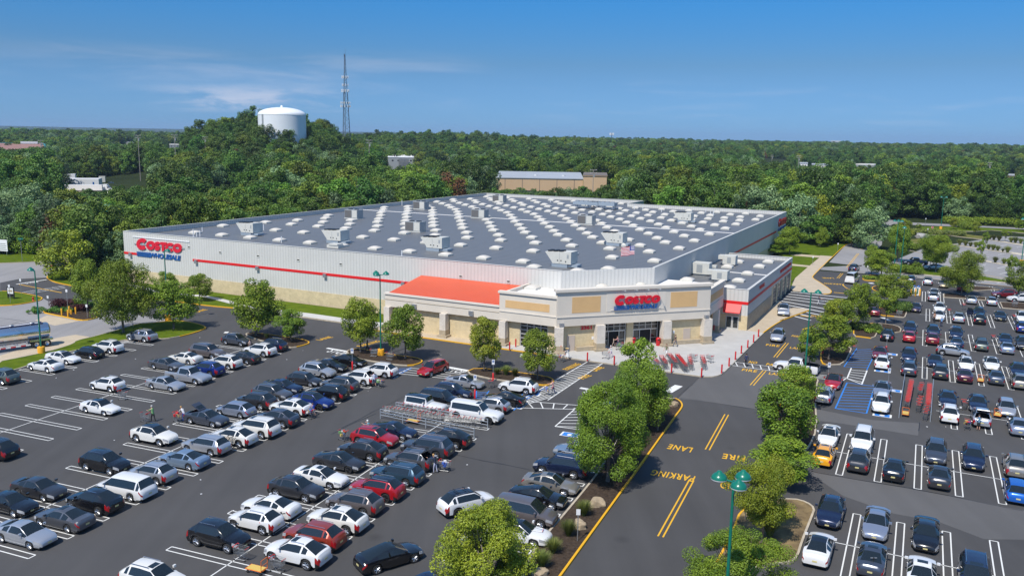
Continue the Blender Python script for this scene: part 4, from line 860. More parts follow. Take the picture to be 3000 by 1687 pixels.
# ---- tyre centre wing
TA0, TA1, TB0, TB1, TZ = -37.3, -24.75, 131.0, 173.8, 6.5
facade('wing_front_wall', (-31.2, TB0), (TA1, TB0), 2.4, TZ, 'wall_metal', .3); facade('wing_block_base', (-31.2, TB0 - .06), (TA1 + .05, TB0 - .06), 0, 2.39, 'masonry', .34)
facade('wing_front_wall', (TA0, TB0 + .02), (-31.2, TB0 + .02), 3.9, TZ, 'wall_metal', .28)
m = MB(); sbox(m, TA1 - .3, TB0 + .3, 2.5, TA1, 151.9, TZ, 'wall_metal_y'); sbox(m, TA1 - .3, 151.9, 3.75, TA1, TB1, TZ, 'wall_metal_y'); sbox(m, TA0, TB1 - .3, 2.4, TA1 - .3, TB1, TZ, 'wall_metal'); m.build('wing_side_wall', store)
m = MB(); sbox(m, TA1 - .25, TB0 + .3, 0, TA1 + .06, 151.9, 2.5, 'stone_g'); m.build('wing_block_base', store)
m = MB()
bays = [(153.6, 157.4), (158.6, 162.4), (163.6, 167.4), (168.6, 172.4)]; e = 151.9
for b0, b1 in bays + [(TB1, TB1)]: sbox(m, TA1 - .28, e, 0, TA1 - .0, b0, 3.75, 'masonry'); e = b1
m.build('bay_pier', store)
for b0, b1 in bays:
    m = MB(); sbox(m, TA1 - .22, b0, .05, TA1 - .12, b1, 3.75, 'win'); r = m.build('bay_door', store); m = MB()
    for k in range(6): z_ = .1 + 3.55 * k / 5; sbox(m, TA1 - .12, b0, z_, TA1 - .08, b1, z_ + .08, 'black')
    for k in range(4): y_ = b0 + (b1 - b0) * k / 3; sbox(m, TA1 - .121, y_ - .05, .05, TA1 - .075, y_ + .05, 3.75, 'frame_al')
    m.build('frame', r)
m = MB(); sprism(m, [(TA0, TB0 + .3), (TA1 - .3, TB0 + .3), (TA1 - .3, TB1 - .3), (TA0, TB1 - .3)], 5.6, 5.8, 'roof'); m.build('wing_roof', store)
m = MB(); sbox(m, TA0, TB0 - .05, TZ, TA1 + .05, TB0 + .38, TZ + .07, 'wall_metal_y'); sbox(m, TA1 - .38, TB0 + .38, TZ, TA1 + .05, TB1, TZ + .07, 'wall_metal_y'); sbox(m, TA0, TB1 - .38, TZ, TA1 - .38, TB1 + .05, TZ + .07, 'wall_metal_y'); sbox(m, TA0, 152, 5.81, TA1 - .3, 152.3, 5.9, 'roof_w'); m.build('parapet_cap', store)
m = MB(); sbox(m, -31.2, TB0 - .05, 4.18, TA1 + .05, TB0 - .002, 4.62, 'stripe_red'); sbox(m, TA1 + .001, TB0 - .05, 4.18, TA1 + .05, TB1, 4.62, 'stripe_red'); m.build('red_stripe', store)
m = MB(); vs = [S(-28.4, TB0 - .06, 4.15), S(-25.7, TB0 - .06, 4.15), S(-25.75, TB0 - 1.0, 2.95), S(-28.35, TB0 - 1.0, 2.95), S(-28.4, TB0 - .06, 2.95), S(-25.7, TB0 - .06, 2.95), S(-25.75, TB0 - 1.0, 2.85), S(-28.35, TB0 - 1.0, 2.85)]
m.add(vs, [(0, 1, 2, 3), (0, 3, 4), (1, 5, 2), (3, 2, 6, 7), (4, 5, 6, 7)], M['stripe_red']); m.build('red_awning', store)
for k in range(2):
    a0 = -28.0 + k * 1.02; m = MB(); sbox(m, a0, TB0 - .14, .15, a0 + 1.0, TB0 - .07, 2.25, 'frame_al'); r = m.build('glass_door', store); m = MB(); sbox(m, a0 + .14, TB0 - .16, .4, a0 + .86, TB0 - .142, 2.1, 'win'); m.build('pane', r)
def walltext(s, b0, b1, z, h, mt='stripe_red'):
    me = text_mesh(s, 1.0, M[mt], bold=.03, extrude=.04); x1 = max(v.co.x for v in me.vertices); z1 = max(v.co.y for v in me.vertices)
    for v in me.vertices: v.co = Vector((v.co.x * (b1 - b0) / x1, -v.co.z, v.co.y * h / z1))
    o = link('red_lettering', me, store); o.location = S(TA1 + .06, b0, z); o.rotation_euler = (0, 0, math.pi / 2)
walltext('TIRES', 139.5, 144.0, 5.3, .55); walltext('TIRE INSTALLATION', 159.5, 172.0, 5.3, .55)
for t, x_, y_ in (('t6', 1925, 300), ('t6', 2265, 295), ('t6', 2140, 370), ('t6', 2045, 445), ('t6', 1820, 360), ('t6', 2360, 245), ('t6', 1950, 520), ('t6', 2040, 245)):
    a, b = RX(t, x_, y_, 5.9); o = link('skylight', skme, store); o.location = S(a, b, 5.81)
def unit(t, x_, y_, w, d, h, sl=False):
    a, b = RX(t, x_, y_, 5.85); x, y, z = S(a, b, 5.81); m = MB(); m.box(x - w, y - d, z + .25, x + w, y + d, z + h, M['hvac']); m.box(x - w * .7, y - d * .8, z, x + w * .7, y + d * .8, z + .25, M['hood_blue'])
    if sl: m.box(x - w - .9, y - d * .8, z + h - .8, x - w, y + d * .8, z + h - .05, M['hvac'])
    m.box(x - w * .3, y - d - .02, z + .5, x + w * .3, y - d - .001, z + h - .3, M['hvac_g']); m.build('rooftop_unit', store)
unit('t6', 1640, 375, 1.7, 1.1, 2.2); unit('t6', 1850, 440, 1.3, 1.0, 1.8, True); unit('t6', 1950, 275, 1.2, 1.0, 1.9, True); unit('t6', 1770, 315, .7, .5, .7)
# flag on the entrance roof
a, b = RX('t6', 925, 480, 7.15); v = ab(a, b, 7.13); fl = empty('flag_pole', v)
m = MB(); m.bar((0, 0, 0), (0, 0, 6.3), .05, M['galv'], 6, .03); m.bar((0, 0, 6.3), (0, 0, 6.42), .08, M['galv'], 6); m.build('pole', fl)
M['flag_r'] = mat('flag_red', (0.50, 0.03, 0.05), 0.8); M['flag_w'] = mat('flag_white', (0.70, 0.68, 0.68), 0.8); M['flag_b'] = mat('flag_blue', (0.06, 0.07, 0.25), 0.8)
m = MB(); nx_, nz_ = 16, 13; fv = []
for j in range(nz_ + 1):
    for i in range(nx_ + 1):
        s = i / nx_; fv.append((-2.05 * s, .22 * math.sin(s * 7 + j * .1) * s, 5.95 - 1.35 * j / nz_ - .35 * s * s + .05 * math.sin(9 * s)))
for j in range(nz_):
    for i in range(nx_):
        mt = M['flag_b'] if (i < 6 and j < 7) else (M['flag_r'] if j % 2 == 0 else M['flag_w']); q = [j * (nx_ + 1) + i, j * (nx_ + 1) + i + 1, (j + 1) * (nx_ + 1) + i + 1, (j + 1) * (nx_ + 1) + i]
        m.add([fv[k] for k in q], [(0, 1, 2, 3)], mt, True)
for j in range(3):
    for i in range(4):
        k = (1 + 2 * j) * (nx_ + 1) + 1 + i; p = Vector(fv[k]); m.box(p.x - .05, p.y - .012, p.z - .05, p.x + .05, p.y + .012, p.z + .05, M['flag_w'])
m.build('flag', fl, fix=False); tag(fl, 'American flag flying from a slim pole on the white entrance roof', 'flag')
# ------------------------------------------------------------------ vehicles: one grid-lofted shell per type, split into parts
PAINT = {}
def paint(name, col, metal=0.25, rough=0.28):
    m = mat('paint_' + name.replace(' ', '_'), col, rough, metal, coat=1.0, spec=0.5); PAINT[name] = m
for nm, c, me_, ro in (('white', (.72, .72, .71), 0, .3), ('pearl white', (.70, .69, .65), 0, .3), ('black', (.0075, .0075, .009), .1, .22), ('dark grey', (.045, .046, .052), .45, .3), ('grey', (.12, .125, .14), .5, .3),
        ('slate grey', (.075, .085, .11), .5, .3), ('silver', (.50, .515, .545), .6, .3), ('silver blue', (.29, .33, .42), .5, .3), ('light blue', (.24, .33, .45), .5, .3), ('navy', (.012, .02, .055), .3, .25),
        ('blue', (.01, .03, .19), .3, .25), ('bright blue', (.01, .12, .50), .3, .25), ('teal blue', (.04, .085, .13), .45, .3), ('red', (.40, .012, .02), .2, .25), ('dark red', (.18, .012, .018), .25, .25),
        ('orange red', (.34, .045, .022), .35, .3), ('maroon', (.075, .008, .02), .3, .25), ('plum', (.03, .012, .03), .3, .25), ('yellow', (.80, .36, .008), .0, .28), ('tan', (.30, .245, .16), .5, .3), ('taupe', (.18, .155, .15), .5, .3),
        ('champagne', (.30, .28, .25), .5, .3), ('grey green', (.11, .135, .125), .4, .3)): paint(nm, c, me_, ro)
def lerpt(T, x):
    if x <= T[0][0]: return T[0][1]
    for (x0, y0), (x1, y1) in zip(T, T[1:]):
        if x <= x1: return y0 + (y1 - y0) * ((x - x0) / (x1 - x0) if x1 > x0 else 1)
    return T[-1][1]
# L, W, H, hood z, cowl x, roof front x, roof rear x, glass base x, deck z, belt z, wheelbase, wheel r, roof half width
TYPES = {
 'sedan': dict(L=4.80, W=1.84, H=1.45, hood=.93, fr=.74, cowl=1.12, rf=.26, rr=-.78, gb=-1.75, deck=1.09, rz=.92, belt=.97, wb=2.78, wr=.342, rw=.54),
 'fastback': dict(L=4.75, W=1.87, H=1.45, hood=.93, fr=.74, cowl=1.14, rf=.24, rr=-.50, gb=-1.92, deck=1.07, rz=.93, belt=.98, wb=2.85, wr=.345, rw=.57),
 'coupe': dict(L=4.45, W=1.79, H=1.44, hood=.88, fr=.68, cowl=.95, rf=.28, rr=-.70, gb=-1.40, deck=1.03, rz=.90, belt=.93, wb=2.58, wr=.33, rw=.56),
 'hatch': dict(L=4.40, W=1.78, H=1.49, hood=.88, fr=.68, cowl=1.16, rf=.48, rr=-1.30, gb=-1.95, deck=1.06, rz=.86, belt=.95, wb=2.66, wr=.325, rw=.57),
 'suv': dict(L=4.64, W=1.88, H=1.68, hood=1.08, fr=.86, cowl=1.16, rf=.36, rr=-1.42, gb=-2.06, deck=1.17, rz=.95, belt=1.12, wb=2.72, wr=.375, rw=.57, suv=1),
 'small_suv': dict(L=4.25, W=1.80, H=1.58, hood=1.02, fr=.82, cowl=1.06, rf=.32, rr=-1.22, gb=-1.86, deck=1.12, rz=.92, belt=1.07, wb=2.62, wr=.36, rw=.55, suv=1),
 'large_suv': dict(L=5.00, W=1.97, H=1.79, hood=1.14, fr=.92, cowl=1.26, rf=.50, rr=-1.85, gb=-2.30, deck=1.18, rz=.97, belt=1.17, wb=2.90, wr=.385, rw=.66, suv=1),
 'sport_suv': dict(L=4.72, W=1.90, H=1.64, hood=1.06, fr=.85, cowl=1.14, rf=.34, rr=-1.02, gb=-2.02, deck=1.18, rz=.95, belt=1.12, wb=2.82, wr=.385, rw=.55, suv=1),
 'wagon': dict(L=4.80, W=1.84, H=1.62, hood=.99, fr=.80, cowl=1.18, rf=.38, rr=-1.72, gb=-2.18, deck=1.10, rz=.92, belt=1.05, wb=2.74, wr=.35, rw=.60, suv=1),
 'minivan': dict(L=5.17, W=2.0, H=1.78, hood=1.02, fr=.80, cowl=1.62, rf=.72, rr=-2.05, gb=-2.42, deck=1.10, rz=.90, belt=1.04, wb=3.09, wr=.35, rw=.66),
 'offroader': dict(L=4.70, W=1.88, H=1.86, hood=1.13, fr=1.02, cowl=.66, rf=.42, rr=-2.02, gb=-2.12, deck=1.14, rz=1.0, belt=1.17, wb=2.95, wr=.41, rw=.70, suv=1),
 'van': dict(L=5.50, W=2.03, H=2.35, hood=1.22, fr=.98, cowl=1.90, rf=1.35, rr=-2.62, gb=-2.70, deck=1.20, rz=1.0, belt=1.22, wb=3.5, wr=.38, rw=.70),
 'pickup': dict(L=5.60, W=2.0, H=1.88, hood=1.16, fr=.95, cowl=1.20, rf=.62, rr=-.78, gb=-1.02, deck=1.22, rz=1.18, belt=1.18, wb=3.5, wr=.40, rw=.66, bed=1, suv=1),
 'cap_pickup': dict(L=5.80, W=2.03, H=1.95, hood=1.18, fr=.97, cowl=1.25, rf=.66, rr=-2.55, gb=-2.72, deck=1.20, rz=1.0, belt=1.2, wb=3.65, wr=.41, rw=.68, suv=1),
}
def car_parts(ty):
    T = TYPES[ty]; L, Wd, H = T['L'] / 2, T['W'] / 2, T['H']; suv = T.get('suv', 0); bed = T.get('bed', 0)
    boxy = ty in ('offroader', 'van', 'pickup', 'cap_pickup')
    fz = T['fr']
    top = [(-L, T['rz'] - .18), (-L + .05, T['rz']), (-L + .16, T['deck'] - .04), (T['gb'], T['deck']), (T['rr'], H - .05), (T['rr'] + .45, H - .012), ((T['rf'] + T['rr']) / 2, H), (T['rf'], H - .05), (T['cowl'], T['hood']), (L - .55, T['hood'] - .09), (L - .14, fz), (L - .03, fz - .10), (L, fz - .16)]
    if bed: top = [(-L, 1.05), (-L + .04, 1.20), (T['gb'] - .03, 1.22), (T['gb'], 1.22)] + top[4:]
    if T['gb'] < -L + .17: top = [(-L, T['rz'] - .1), (-L + .05, T['rz'] + .05), (T['gb'], T['deck'])] + top[4:]
    belt = [(-L, T['rz'] - .24), (-L + .3, T['belt'] + (.05 if suv else .0)), (-L + 1.0, T['belt'] + .03), (T['rf'], T['belt']), (T['cowl'], T['hood'] - .05), (L - .5, T['hood'] - .17), (L - .12, fz - .10), (L, fz - .24)]
    wd = [(-L, Wd * .80), (-L + .10, Wd * .92), (-L + .5, Wd * .985), (-.4, Wd), (L - 1.1, Wd * .985), (L - .45, Wd * .93), (L - .14, Wd * .80), (L, Wd * .66)]
    if boxy: wd = [(-L, Wd * .93), (-L + .1, Wd * .98), (0, Wd), (L - .5, Wd * .97), (L - .1, Wd * .90), (L, Wd * .82)]
    rw = T['rw']
    tw = [(-L, Wd * .62), (-L + .1, Wd * .74), (T['gb'], rw + .14), (T['rr'], rw - .02), (T['rf'], rw), (T['cowl'], Wd * .76), (L - .4, Wd * .72), (L - .1, Wd * .58), (L, Wd * .46)]
    if bed: tw = [(-L, Wd * .86), (T['gb'] - .02, Wd * .87), (T['gb'], rw + .06)] + tw[3:]
    wx = [T['wb'] / 2 + .06, -T['wb'] / 2 + .06] if ty not in ('minivan', 'van') else [T['wb'] / 2 + .12, -T['wb'] / 2 + .12]
    ar = T['wr'] + .055
    xs = {-L, -L + .05, -L + .10, -L + .16, -L + .3, -L + .42, T['gb'], T['rr'], T['rr'] + .45, (T['rf'] + T['rr']) / 2, T['rf'], T['cowl'], L - .55, L - .42, L - .28, L - .14, L - .05, L, T['rf'] - .5, (T['rf'] + T['cowl']) / 2, T['gb'] + (T['rr'] - T['gb']) * .5, T['rf'] - .06, T['rr'] + .06, T['rr'] + .19, T['rr'] - (T['rr'] - T['gb']) * .92, T['cowl'] - .08}
    for w in wx:
        for q in (-1, -.93, -.75, -.4, 0, .4, .75, .93, 1): xs.add(w + q * ar)
    xs = sorted(x for x in xs if -L <= x <= L); q = [xs[0]]
    for x in xs[1:]:
        if x - q[-1] > .022: q.append(x)
    xs = q; base = .24 if suv else .20
    V = []; N = len(xs); NR = 9
    for x in xs:
        w = lerpt(wd, x); zt = lerpt(top, x); zb = min(lerpt(belt, x), zt - .09); t = lerpt(tw, x)
        zs = base + (.08 if abs(x) > L - .12 else 0)
        for c in wx:
            dx = abs(x - c)
            if dx < ar: zs = max(zs, T['wr'] + math.sqrt(max(0, ar * ar - dx * dx)))
        zs = min(zs, zb - .12)
        z3 = zb - (.21 if x > L - .6 else .13); z3 = max(z3, zs + .06); z1 = zs + min(.12, (z3 - zs) * .3); z2 = zs + (z3 - zs) * .62
        ze = zt - .05
        r6 = (t, ze); r4 = (w * .955, zb)
        if bed and x < T['gb'] - .02: inner = zt - .42
        else: inner = None
        r5 = (r4[0] + (r6[0] - r4[0]) * .88, r4[1] + (r6[1] - r4[1]) * .88)
        row = [(w * .93, zs), (w * .985, z1), (w, z2), (w * .99, z3), r4, r5, r6, (t * .62, zt - .012), (0, zt)]
        if inner: row[6] = (t, zt); row[5] = (t + .06, zt - .005); row[7] = (t - .03, inner); row[8] = (0, inner)
        V.append(row)
    P = {k: MB() for k in ('body', 'windscreen', 'rear_window', 'side_window', 'headlight', 'tail_light', 'grille', 'bumper', 'roof_panel', 'sunroof', 'bed_liner')}
    SG = {k: {1: MB(), -1: MB()} for k in ('side_window', 'headlight', 'tail_light')}
    mp = object()
    def mid(i): return (xs[i] + xs[i + 1]) / 2
    for i in range(N - 1):
        x = mid(i)
        for j in range(8):
            tg = 'body'
            if bed and x < T['gb'] - .02:
                if j >= 6: tg = 'bed_liner'
            elif j >= 6 and T['rf'] < x < T['cowl'] - .05: tg = 'windscreen'
            elif j >= 6 and T['gb'] + .02 < x < T['rr']: tg = 'rear_window'
            elif j >= 6 and T['rr'] <= x <= T['rf']:
                tg = 'roof_panel'
                if j == 7 and T['rf'] - .56 < x < T['rf'] - .05: tg = 'sunroof'
            elif j == 4 and T['gb'] + (T['rr'] - T['gb']) * (.5 if not suv else .75) < x < T['cowl'] - .22 and not (T['rr'] + .06 < x < T['rr'] + .2): tg = 'side_window'
            elif j == 3 and L - .5 < x < L - .04: tg = 'headlight'
            elif j in ((2, 3) if suv else (3,)) and x < -L + .31 and x > -L + .02: tg = 'tail_light'
            elif j == 4 and suv and x < -L + .12 and not bed: tg = 'tail_light'
            elif j == 0 and (suv or abs(x) > L - .5): tg = 'bumper'
            elif j == 1 and (suv and abs(x) > L - .3 or x > L - .16): tg = 'bumper'
            for s in (1, -1):
                q = [(xs[i], s * V[i][j][0], V[i][j][1]), (xs[i + 1], s * V[i + 1][j][0], V[i + 1][j][1]), (xs[i + 1], s * V[i + 1][j + 1][0], V[i + 1][j + 1][1]), (xs[i], s * V[i][j + 1][0], V[i][j + 1][1])]
                if s > 0: q = q[::-1]
                mt = {'body': M['white'], 'windscreen': M['glass'], 'rear_window': M['glass'], 'side_window': M['glass'], 'headlight': M['headlamp'], 'tail_light': M['taillamp'], 'bumper': M['black'], 'roof_panel': M['white'], 'sunroof': M['glass'], 'bed_liner': M['black']}[tg]
                (SG[tg][s] if tg in SG else P[tg]).add(q, [(0, 1, 2, 3)], mt, True)
        # underside
        q = [(xs[i], V[i][0][0], V[i][0][1]), (xs[i + 1], V[i + 1][0][0], V[i + 1][0][1]), (xs[i + 1], -V[i + 1][0][0], V[i + 1][0][1]), (xs[i], -V[i][0][0], V[i][0][1])]
        P['bumper'].add(q, [(3, 2, 1, 0)], M['black'])
    for i, sgn in ((0, -1), (N - 1, 1)):
        for j in range(8):
            tg = 'body'
            if sgn > 0 and j in (1, 2): tg = 'grille'
            if j == 0: tg = 'bumper'
            a, b = V[i][j], V[i][j + 1]
            q = [(xs[i], a[0], a[1]), (xs[i], -a[0], a[1]), (xs[i], -b[0], b[1]), (xs[i], b[0], b[1])]
            if sgn > 0: q = q[::-1]
            P[tg].add(q, [(0, 1, 2, 3)] if b[0] > 0 else [(0, 1, 2)], {'body': M['white'], 'grille': M['black'], 'bumper': M['black']}[tg], False)
    def weld(mb, name, sharp=35):
        me = mb.mesh(name); b = bmesh.new(); b.from_mesh(me); bmesh.ops.remove_doubles(b, verts=b.verts, dist=.0005); bmesh.ops.recalc_face_normals(b, faces=b.faces) if name in ('body',) and False else None
        b.to_mesh(me); b.free()
        if sharp: me.set_sharp_from_angle(angle=math.radians(sharp))
        return me
    out = []
    for k, mb in P.items():
        if mb.f: out.append((k, weld(mb, k)))
    for k in SG:
        for s in (1, -1):
            if SG[k][s].f: out.append((k, weld(SG[k][s], k)))
    # mirrors, plates, handles, rails
    for s in (1, -1):
        m = MB(); x = T['cowl'] - .38; z = T['belt'] + .05; y = s * (lerpt(wd, x) * .955 + .02); m.box(x - .07, min(y, y + s * .20), z, x + .06, max(y, y + s * .20), z + .15, M['white']); out.append(('mirror', m.mesh('mirror')))
    m = MB(); m.box(-L - .014, -.16, .62 if suv or bed else .55, -L - .002, .16, .74 if suv or bed else .67, M['plate']); out.append(('number_plate', m.mesh('number_plate')))
    m = MB(); m.box(L + .002, -.15, .40, L + .014, .15, .50, M['plate']); out.append(('number_plate', m.mesh('number_plate')))
    if suv and ty not in ('offroader', 'pickup', 'cap_pickup'):
        for s in (1, -1):
            m = MB(); y = s * (rw - .06); z = H + .035; a, b = T['rr'] + .12, T['rf'] - .25
            m.bar((a, y, z - .01), (b, y, z - .005), .022, M['chrome'], 5); m.bar((a, y, z - .08), (a, y, z), .022, M['chrome'], 5); m.bar((b, y, z - .08), (b, y, z), .022, M['chrome'], 5); out.append(('roof_rail', m.mesh('roof_rail')))
    if ty == 'cap_pickup' or ty == 'van': pass
    # wheels: tyre > rim
    r = T['wr']; tm = MB(); tm.lathe([(r * .62, -.10), (r * .93, -.11), (r, -.07), (r, .07), (r * .93, .11), (r * .62, .10)], M['tyre'], 20, axis='y')
    rm = MB(); rm.lathe([(0, .075), (r * .16, .08), (r * .2, .06), (r * .60, .06), (r * .66, .105)], M['rim_dark'], 20, axis='y')
    for k in range(5):
        a = 2 * math.pi * k / 5; rm.bar((0, .085, 0), (r * .62 * math.cos(a), .085, r * .62 * math.sin(a)), r * .13, M['rim'], 4)
    rm.lathe([(r * .58, .075), (r * .61, .112), (r * .68, .11)], M['rim'], 20, axis='y')
    wt, wr_ = tm.mesh('tyre', 30), rm.mesh('rim', 30)
    wl = [(x, s * (Wd - .125), r, s) for x in wx for s in (1, -1)]
    am = MB()
    for q_ in (tm, rm):
        for f_, mi_ in zip(q_.f, q_.mi): am.add([q_.v[k_] for k_ in f_], [tuple(range(len(f_)))], q_.mats[mi_], True)
    return dict(wheel=am.mesh('wheel', 30), parts=out, tyre=wt, rim=wr_, wheels=wl, T=T)
CP = {}
# merged meshes of the far, small cars: fewer parts
def far_parts(ty):
    c = CP[ty]; g = {'body': MB(), 'windows': MB()}
    def put(mb, me, M4):
        vs = [M4 @ v.co for v in me.vertices]
        for p in me.polygons: mb.add([vs[k] for k in p.vertices], [tuple(range(len(p.vertices)))], me.materials[p.material_index], True)
    for k, me in c['parts']:
        put(g['windows'] if k in ('windscreen', 'rear_window', 'side_window', 'sunroof') else g['body'], me, Matrix())
    res = []
    for k, mb in g.items():
        me = mb.mesh(k); b = bmesh.new(); b.from_mesh(me); bmesh.ops.remove_doubles(b, verts=b.verts, dist=.0005); b.to_mesh(me); b.free(); me.set_sharp_from_angle(angle=math.radians(35)); res.append((k, me))
    return res
FP = {}
PAINTED = {'body', 'mirror', 'roof_panel'}
def setmat(o, idx_mat, new):
    for i, ms in enumerate(o.data.materials):
        if ms == idx_mat: o.material_slots[i].link = 'OBJECT'; o.material_slots[i].material = new
NAMES = {'sedan': 'sedan', 'fastback': 'fastback', 'coupe': 'coupe', 'hatch': 'hatchback', 'suv': 'SUV', 'small_suv': 'small SUV', 'large_suv': 'large SUV', 'sport_suv': 'sloping-roofed SUV', 'wagon': 'estate car', 'minivan': 'minivan', 'offroader': 'boxy off-roader', 'van': 'van', 'pickup': 'pickup', 'cap_pickup': 'crew-cab pickup'}
OBJN = {'sedan': 'sedan', 'fastback': 'fastback_car', 'coupe': 'coupe', 'hatch': 'hatchback_car', 'suv': 'suv', 'small_suv': 'suv', 'large_suv': 'suv', 'sport_suv': 'suv', 'wagon': 'estate_car', 'minivan': 'minivan', 'offroader': 'off_roader', 'van': 'van', 'pickup': 'pickup_truck', 'cap_pickup': 'pickup_truck'}
CATN = {'SUV': 'SUV', 'small SUV': 'SUV', 'large SUV': 'SUV', 'sloping-roofed SUV': 'SUV', 'boxy off-roader': 'SUV', 'crew-cab pickup': 'pickup', 'estate car': 'car', 'sedan': 'car', 'fastback': 'car', 'coupe': 'car', 'hatchback': 'car', 'minivan': 'minivan', 'van': 'van', 'pickup': 'pickup'}
CARS = []
def car(ty, col, t, x, y, hd, row, opts='', lab=None, roofz=None):
    """roof middle surveyed at tile point (x, y); hd: heading in degrees in the store's frame"""
    if ty not in CP: CP[ty] = car_parts(ty)
    c = CP[ty]; T = c['T']; rz = T['H'] - .03
    p = at(t, x, y, rz); d = dirab(hd); off = (T['rf'] + T['rr']) / 2 if not T.get('bed') else (T['rf'] + T['rr']) / 2
    pos = Vector((p.x, p.y, 0)) - Vector((d.x, d.y, 0)) * off
    e = empty(OBJN[ty], (pos.x, pos.y, 0.012), yaw_of(d)); far = pos.length > 112
    roofm = M['glass'] if 'pano' in opts else (PAINT['black'] if 'blackroof' in opts else PAINT[col])
    if far:
        if ty not in FP: FP[ty] = far_parts(ty)
        for k, me in FP[ty]:
            o = link(k, me, e)
            if k == 'body': setmat(o, M['white'], PAINT[col])
        for wx_, wy, wz, s in c['wheels']:
            w = link('wheel', c['wheel'], e); w.location = (wx_, wy, wz); w.rotation_euler = (0, 0, 0 if s > 0 else math.pi)
    else:
        for k, me in c['parts']:
            if k == 'sunroof' and 'sun' not in opts:
                o = link('roof_panel', me, e); o.material_slots[0].link = 'OBJECT'; o.material_slots[0].material = roofm; continue
            if k == 'rear_window' and 'hatch' in opts: continue
            o = link(k, me, e)
            if k in PAINTED: setmat(o, M['white'], roofm if k == 'roof_panel' else PAINT[col])
            if k == 'bumper' and col in ('white', 'pearl white') and 'painted' in opts: pass
        for wx_, wy, wz, s in c['wheels']:
            w = link('wheel', c['tyre'], e); w.location = (wx_, wy, wz); w.rotation_euler = (0, 0, 0 if s > 0 else math.pi)
            w.name = 'wheel'; rr = link('rim', c['rim'], w)
            if 'dark' in opts: setmat(rr, M['rim'], M['rim_dark'])
    if 'hatch' in opts:   # raised tailgate with its glass, dark load bay
        m = MB(); L = T['L'] / 2; hx, hz_ = T['rr'] + .02, T['H'] - .06; up = Vector((-.86, 0, .5)).normalized(); n = Vector((-.5, 0, -.86)); w = T['rw'] - .03
        a = Vector((hx, -w, hz_)); b = Vector((hx, w, hz_)); q = a + up * 1.05; r_ = b + up * 1.05
        m.add([a, b, r_, q, a + n * -.07, b + n * -.07, r_ + n * -.07, q + n * -.07], [(0, 1, 2, 3), (7, 6, 5, 4), (0, 4, 5, 1), (1, 5, 6, 2), (2, 6, 7, 3), (3, 7, 4, 0)], PAINT[col]); tgte = m.build('tailgate', e)
        m = MB(); k0, k1 = .12, .62; g = lambda s_, t_: a.lerp(b, s_) + up * t_ - n * .08
        m.add([g(.12, k0), g(.88, k0), g(.9, k1), g(.1, k1)], [(0, 1, 2, 3)], M['glass']); m.build('rear_window', tgte)
        m = MB(); zf = .62; m.box(-L + .08, -w, zf, T['rr'], w, zf + .02, M['black']); m.build('load_floor', e)
    if 'door' in opts:
        s = -1 if 'doorR' in opts else 1; m = MB(); x0 = T['cowl'] - .45; y0 = s * (T['W'] / 2 - .02)
        m.box(-1.05, -.03, .3, 0, .03, T['belt'], PAINT[col]); o = m.build('door', e); o.location = (x0, y0, 0); o.rotation_euler = (0, 0, -s * 1.05)
        m = MB(); m.box(-.95, -.015, T['belt'], -.12, .015, T['belt'] + .4, M['glass']); m.build('pane', o)
    if 'rack' in opts:
        m = MB(); z = T['H'] + .07
        for x0 in (T['rf'] - .45, T['rr'] + .5): m.bar((x0, -T['rw'], z), (x0, T['rw'], z), .03, M['black'], 5)
        m.build('roof_rack', e)
    CARS.append(dict(o=e, ty=ty, col=col, row=row, pos=pos, hd=hd, opts=opts, lab=lab)); return e
R_, Lf, Fw, Aw = 4.8, 184.8, -90, 90
r0 = 'row beside the lawn strip'; r1 = 'second double row from the lawn strip'; r1 = 'double row next to the near-empty bays'; r2 = 'double row running behind the open grey hatchback'; r3 = 'double row with the rail cart corral'; r4 = 'row along the tree bed'
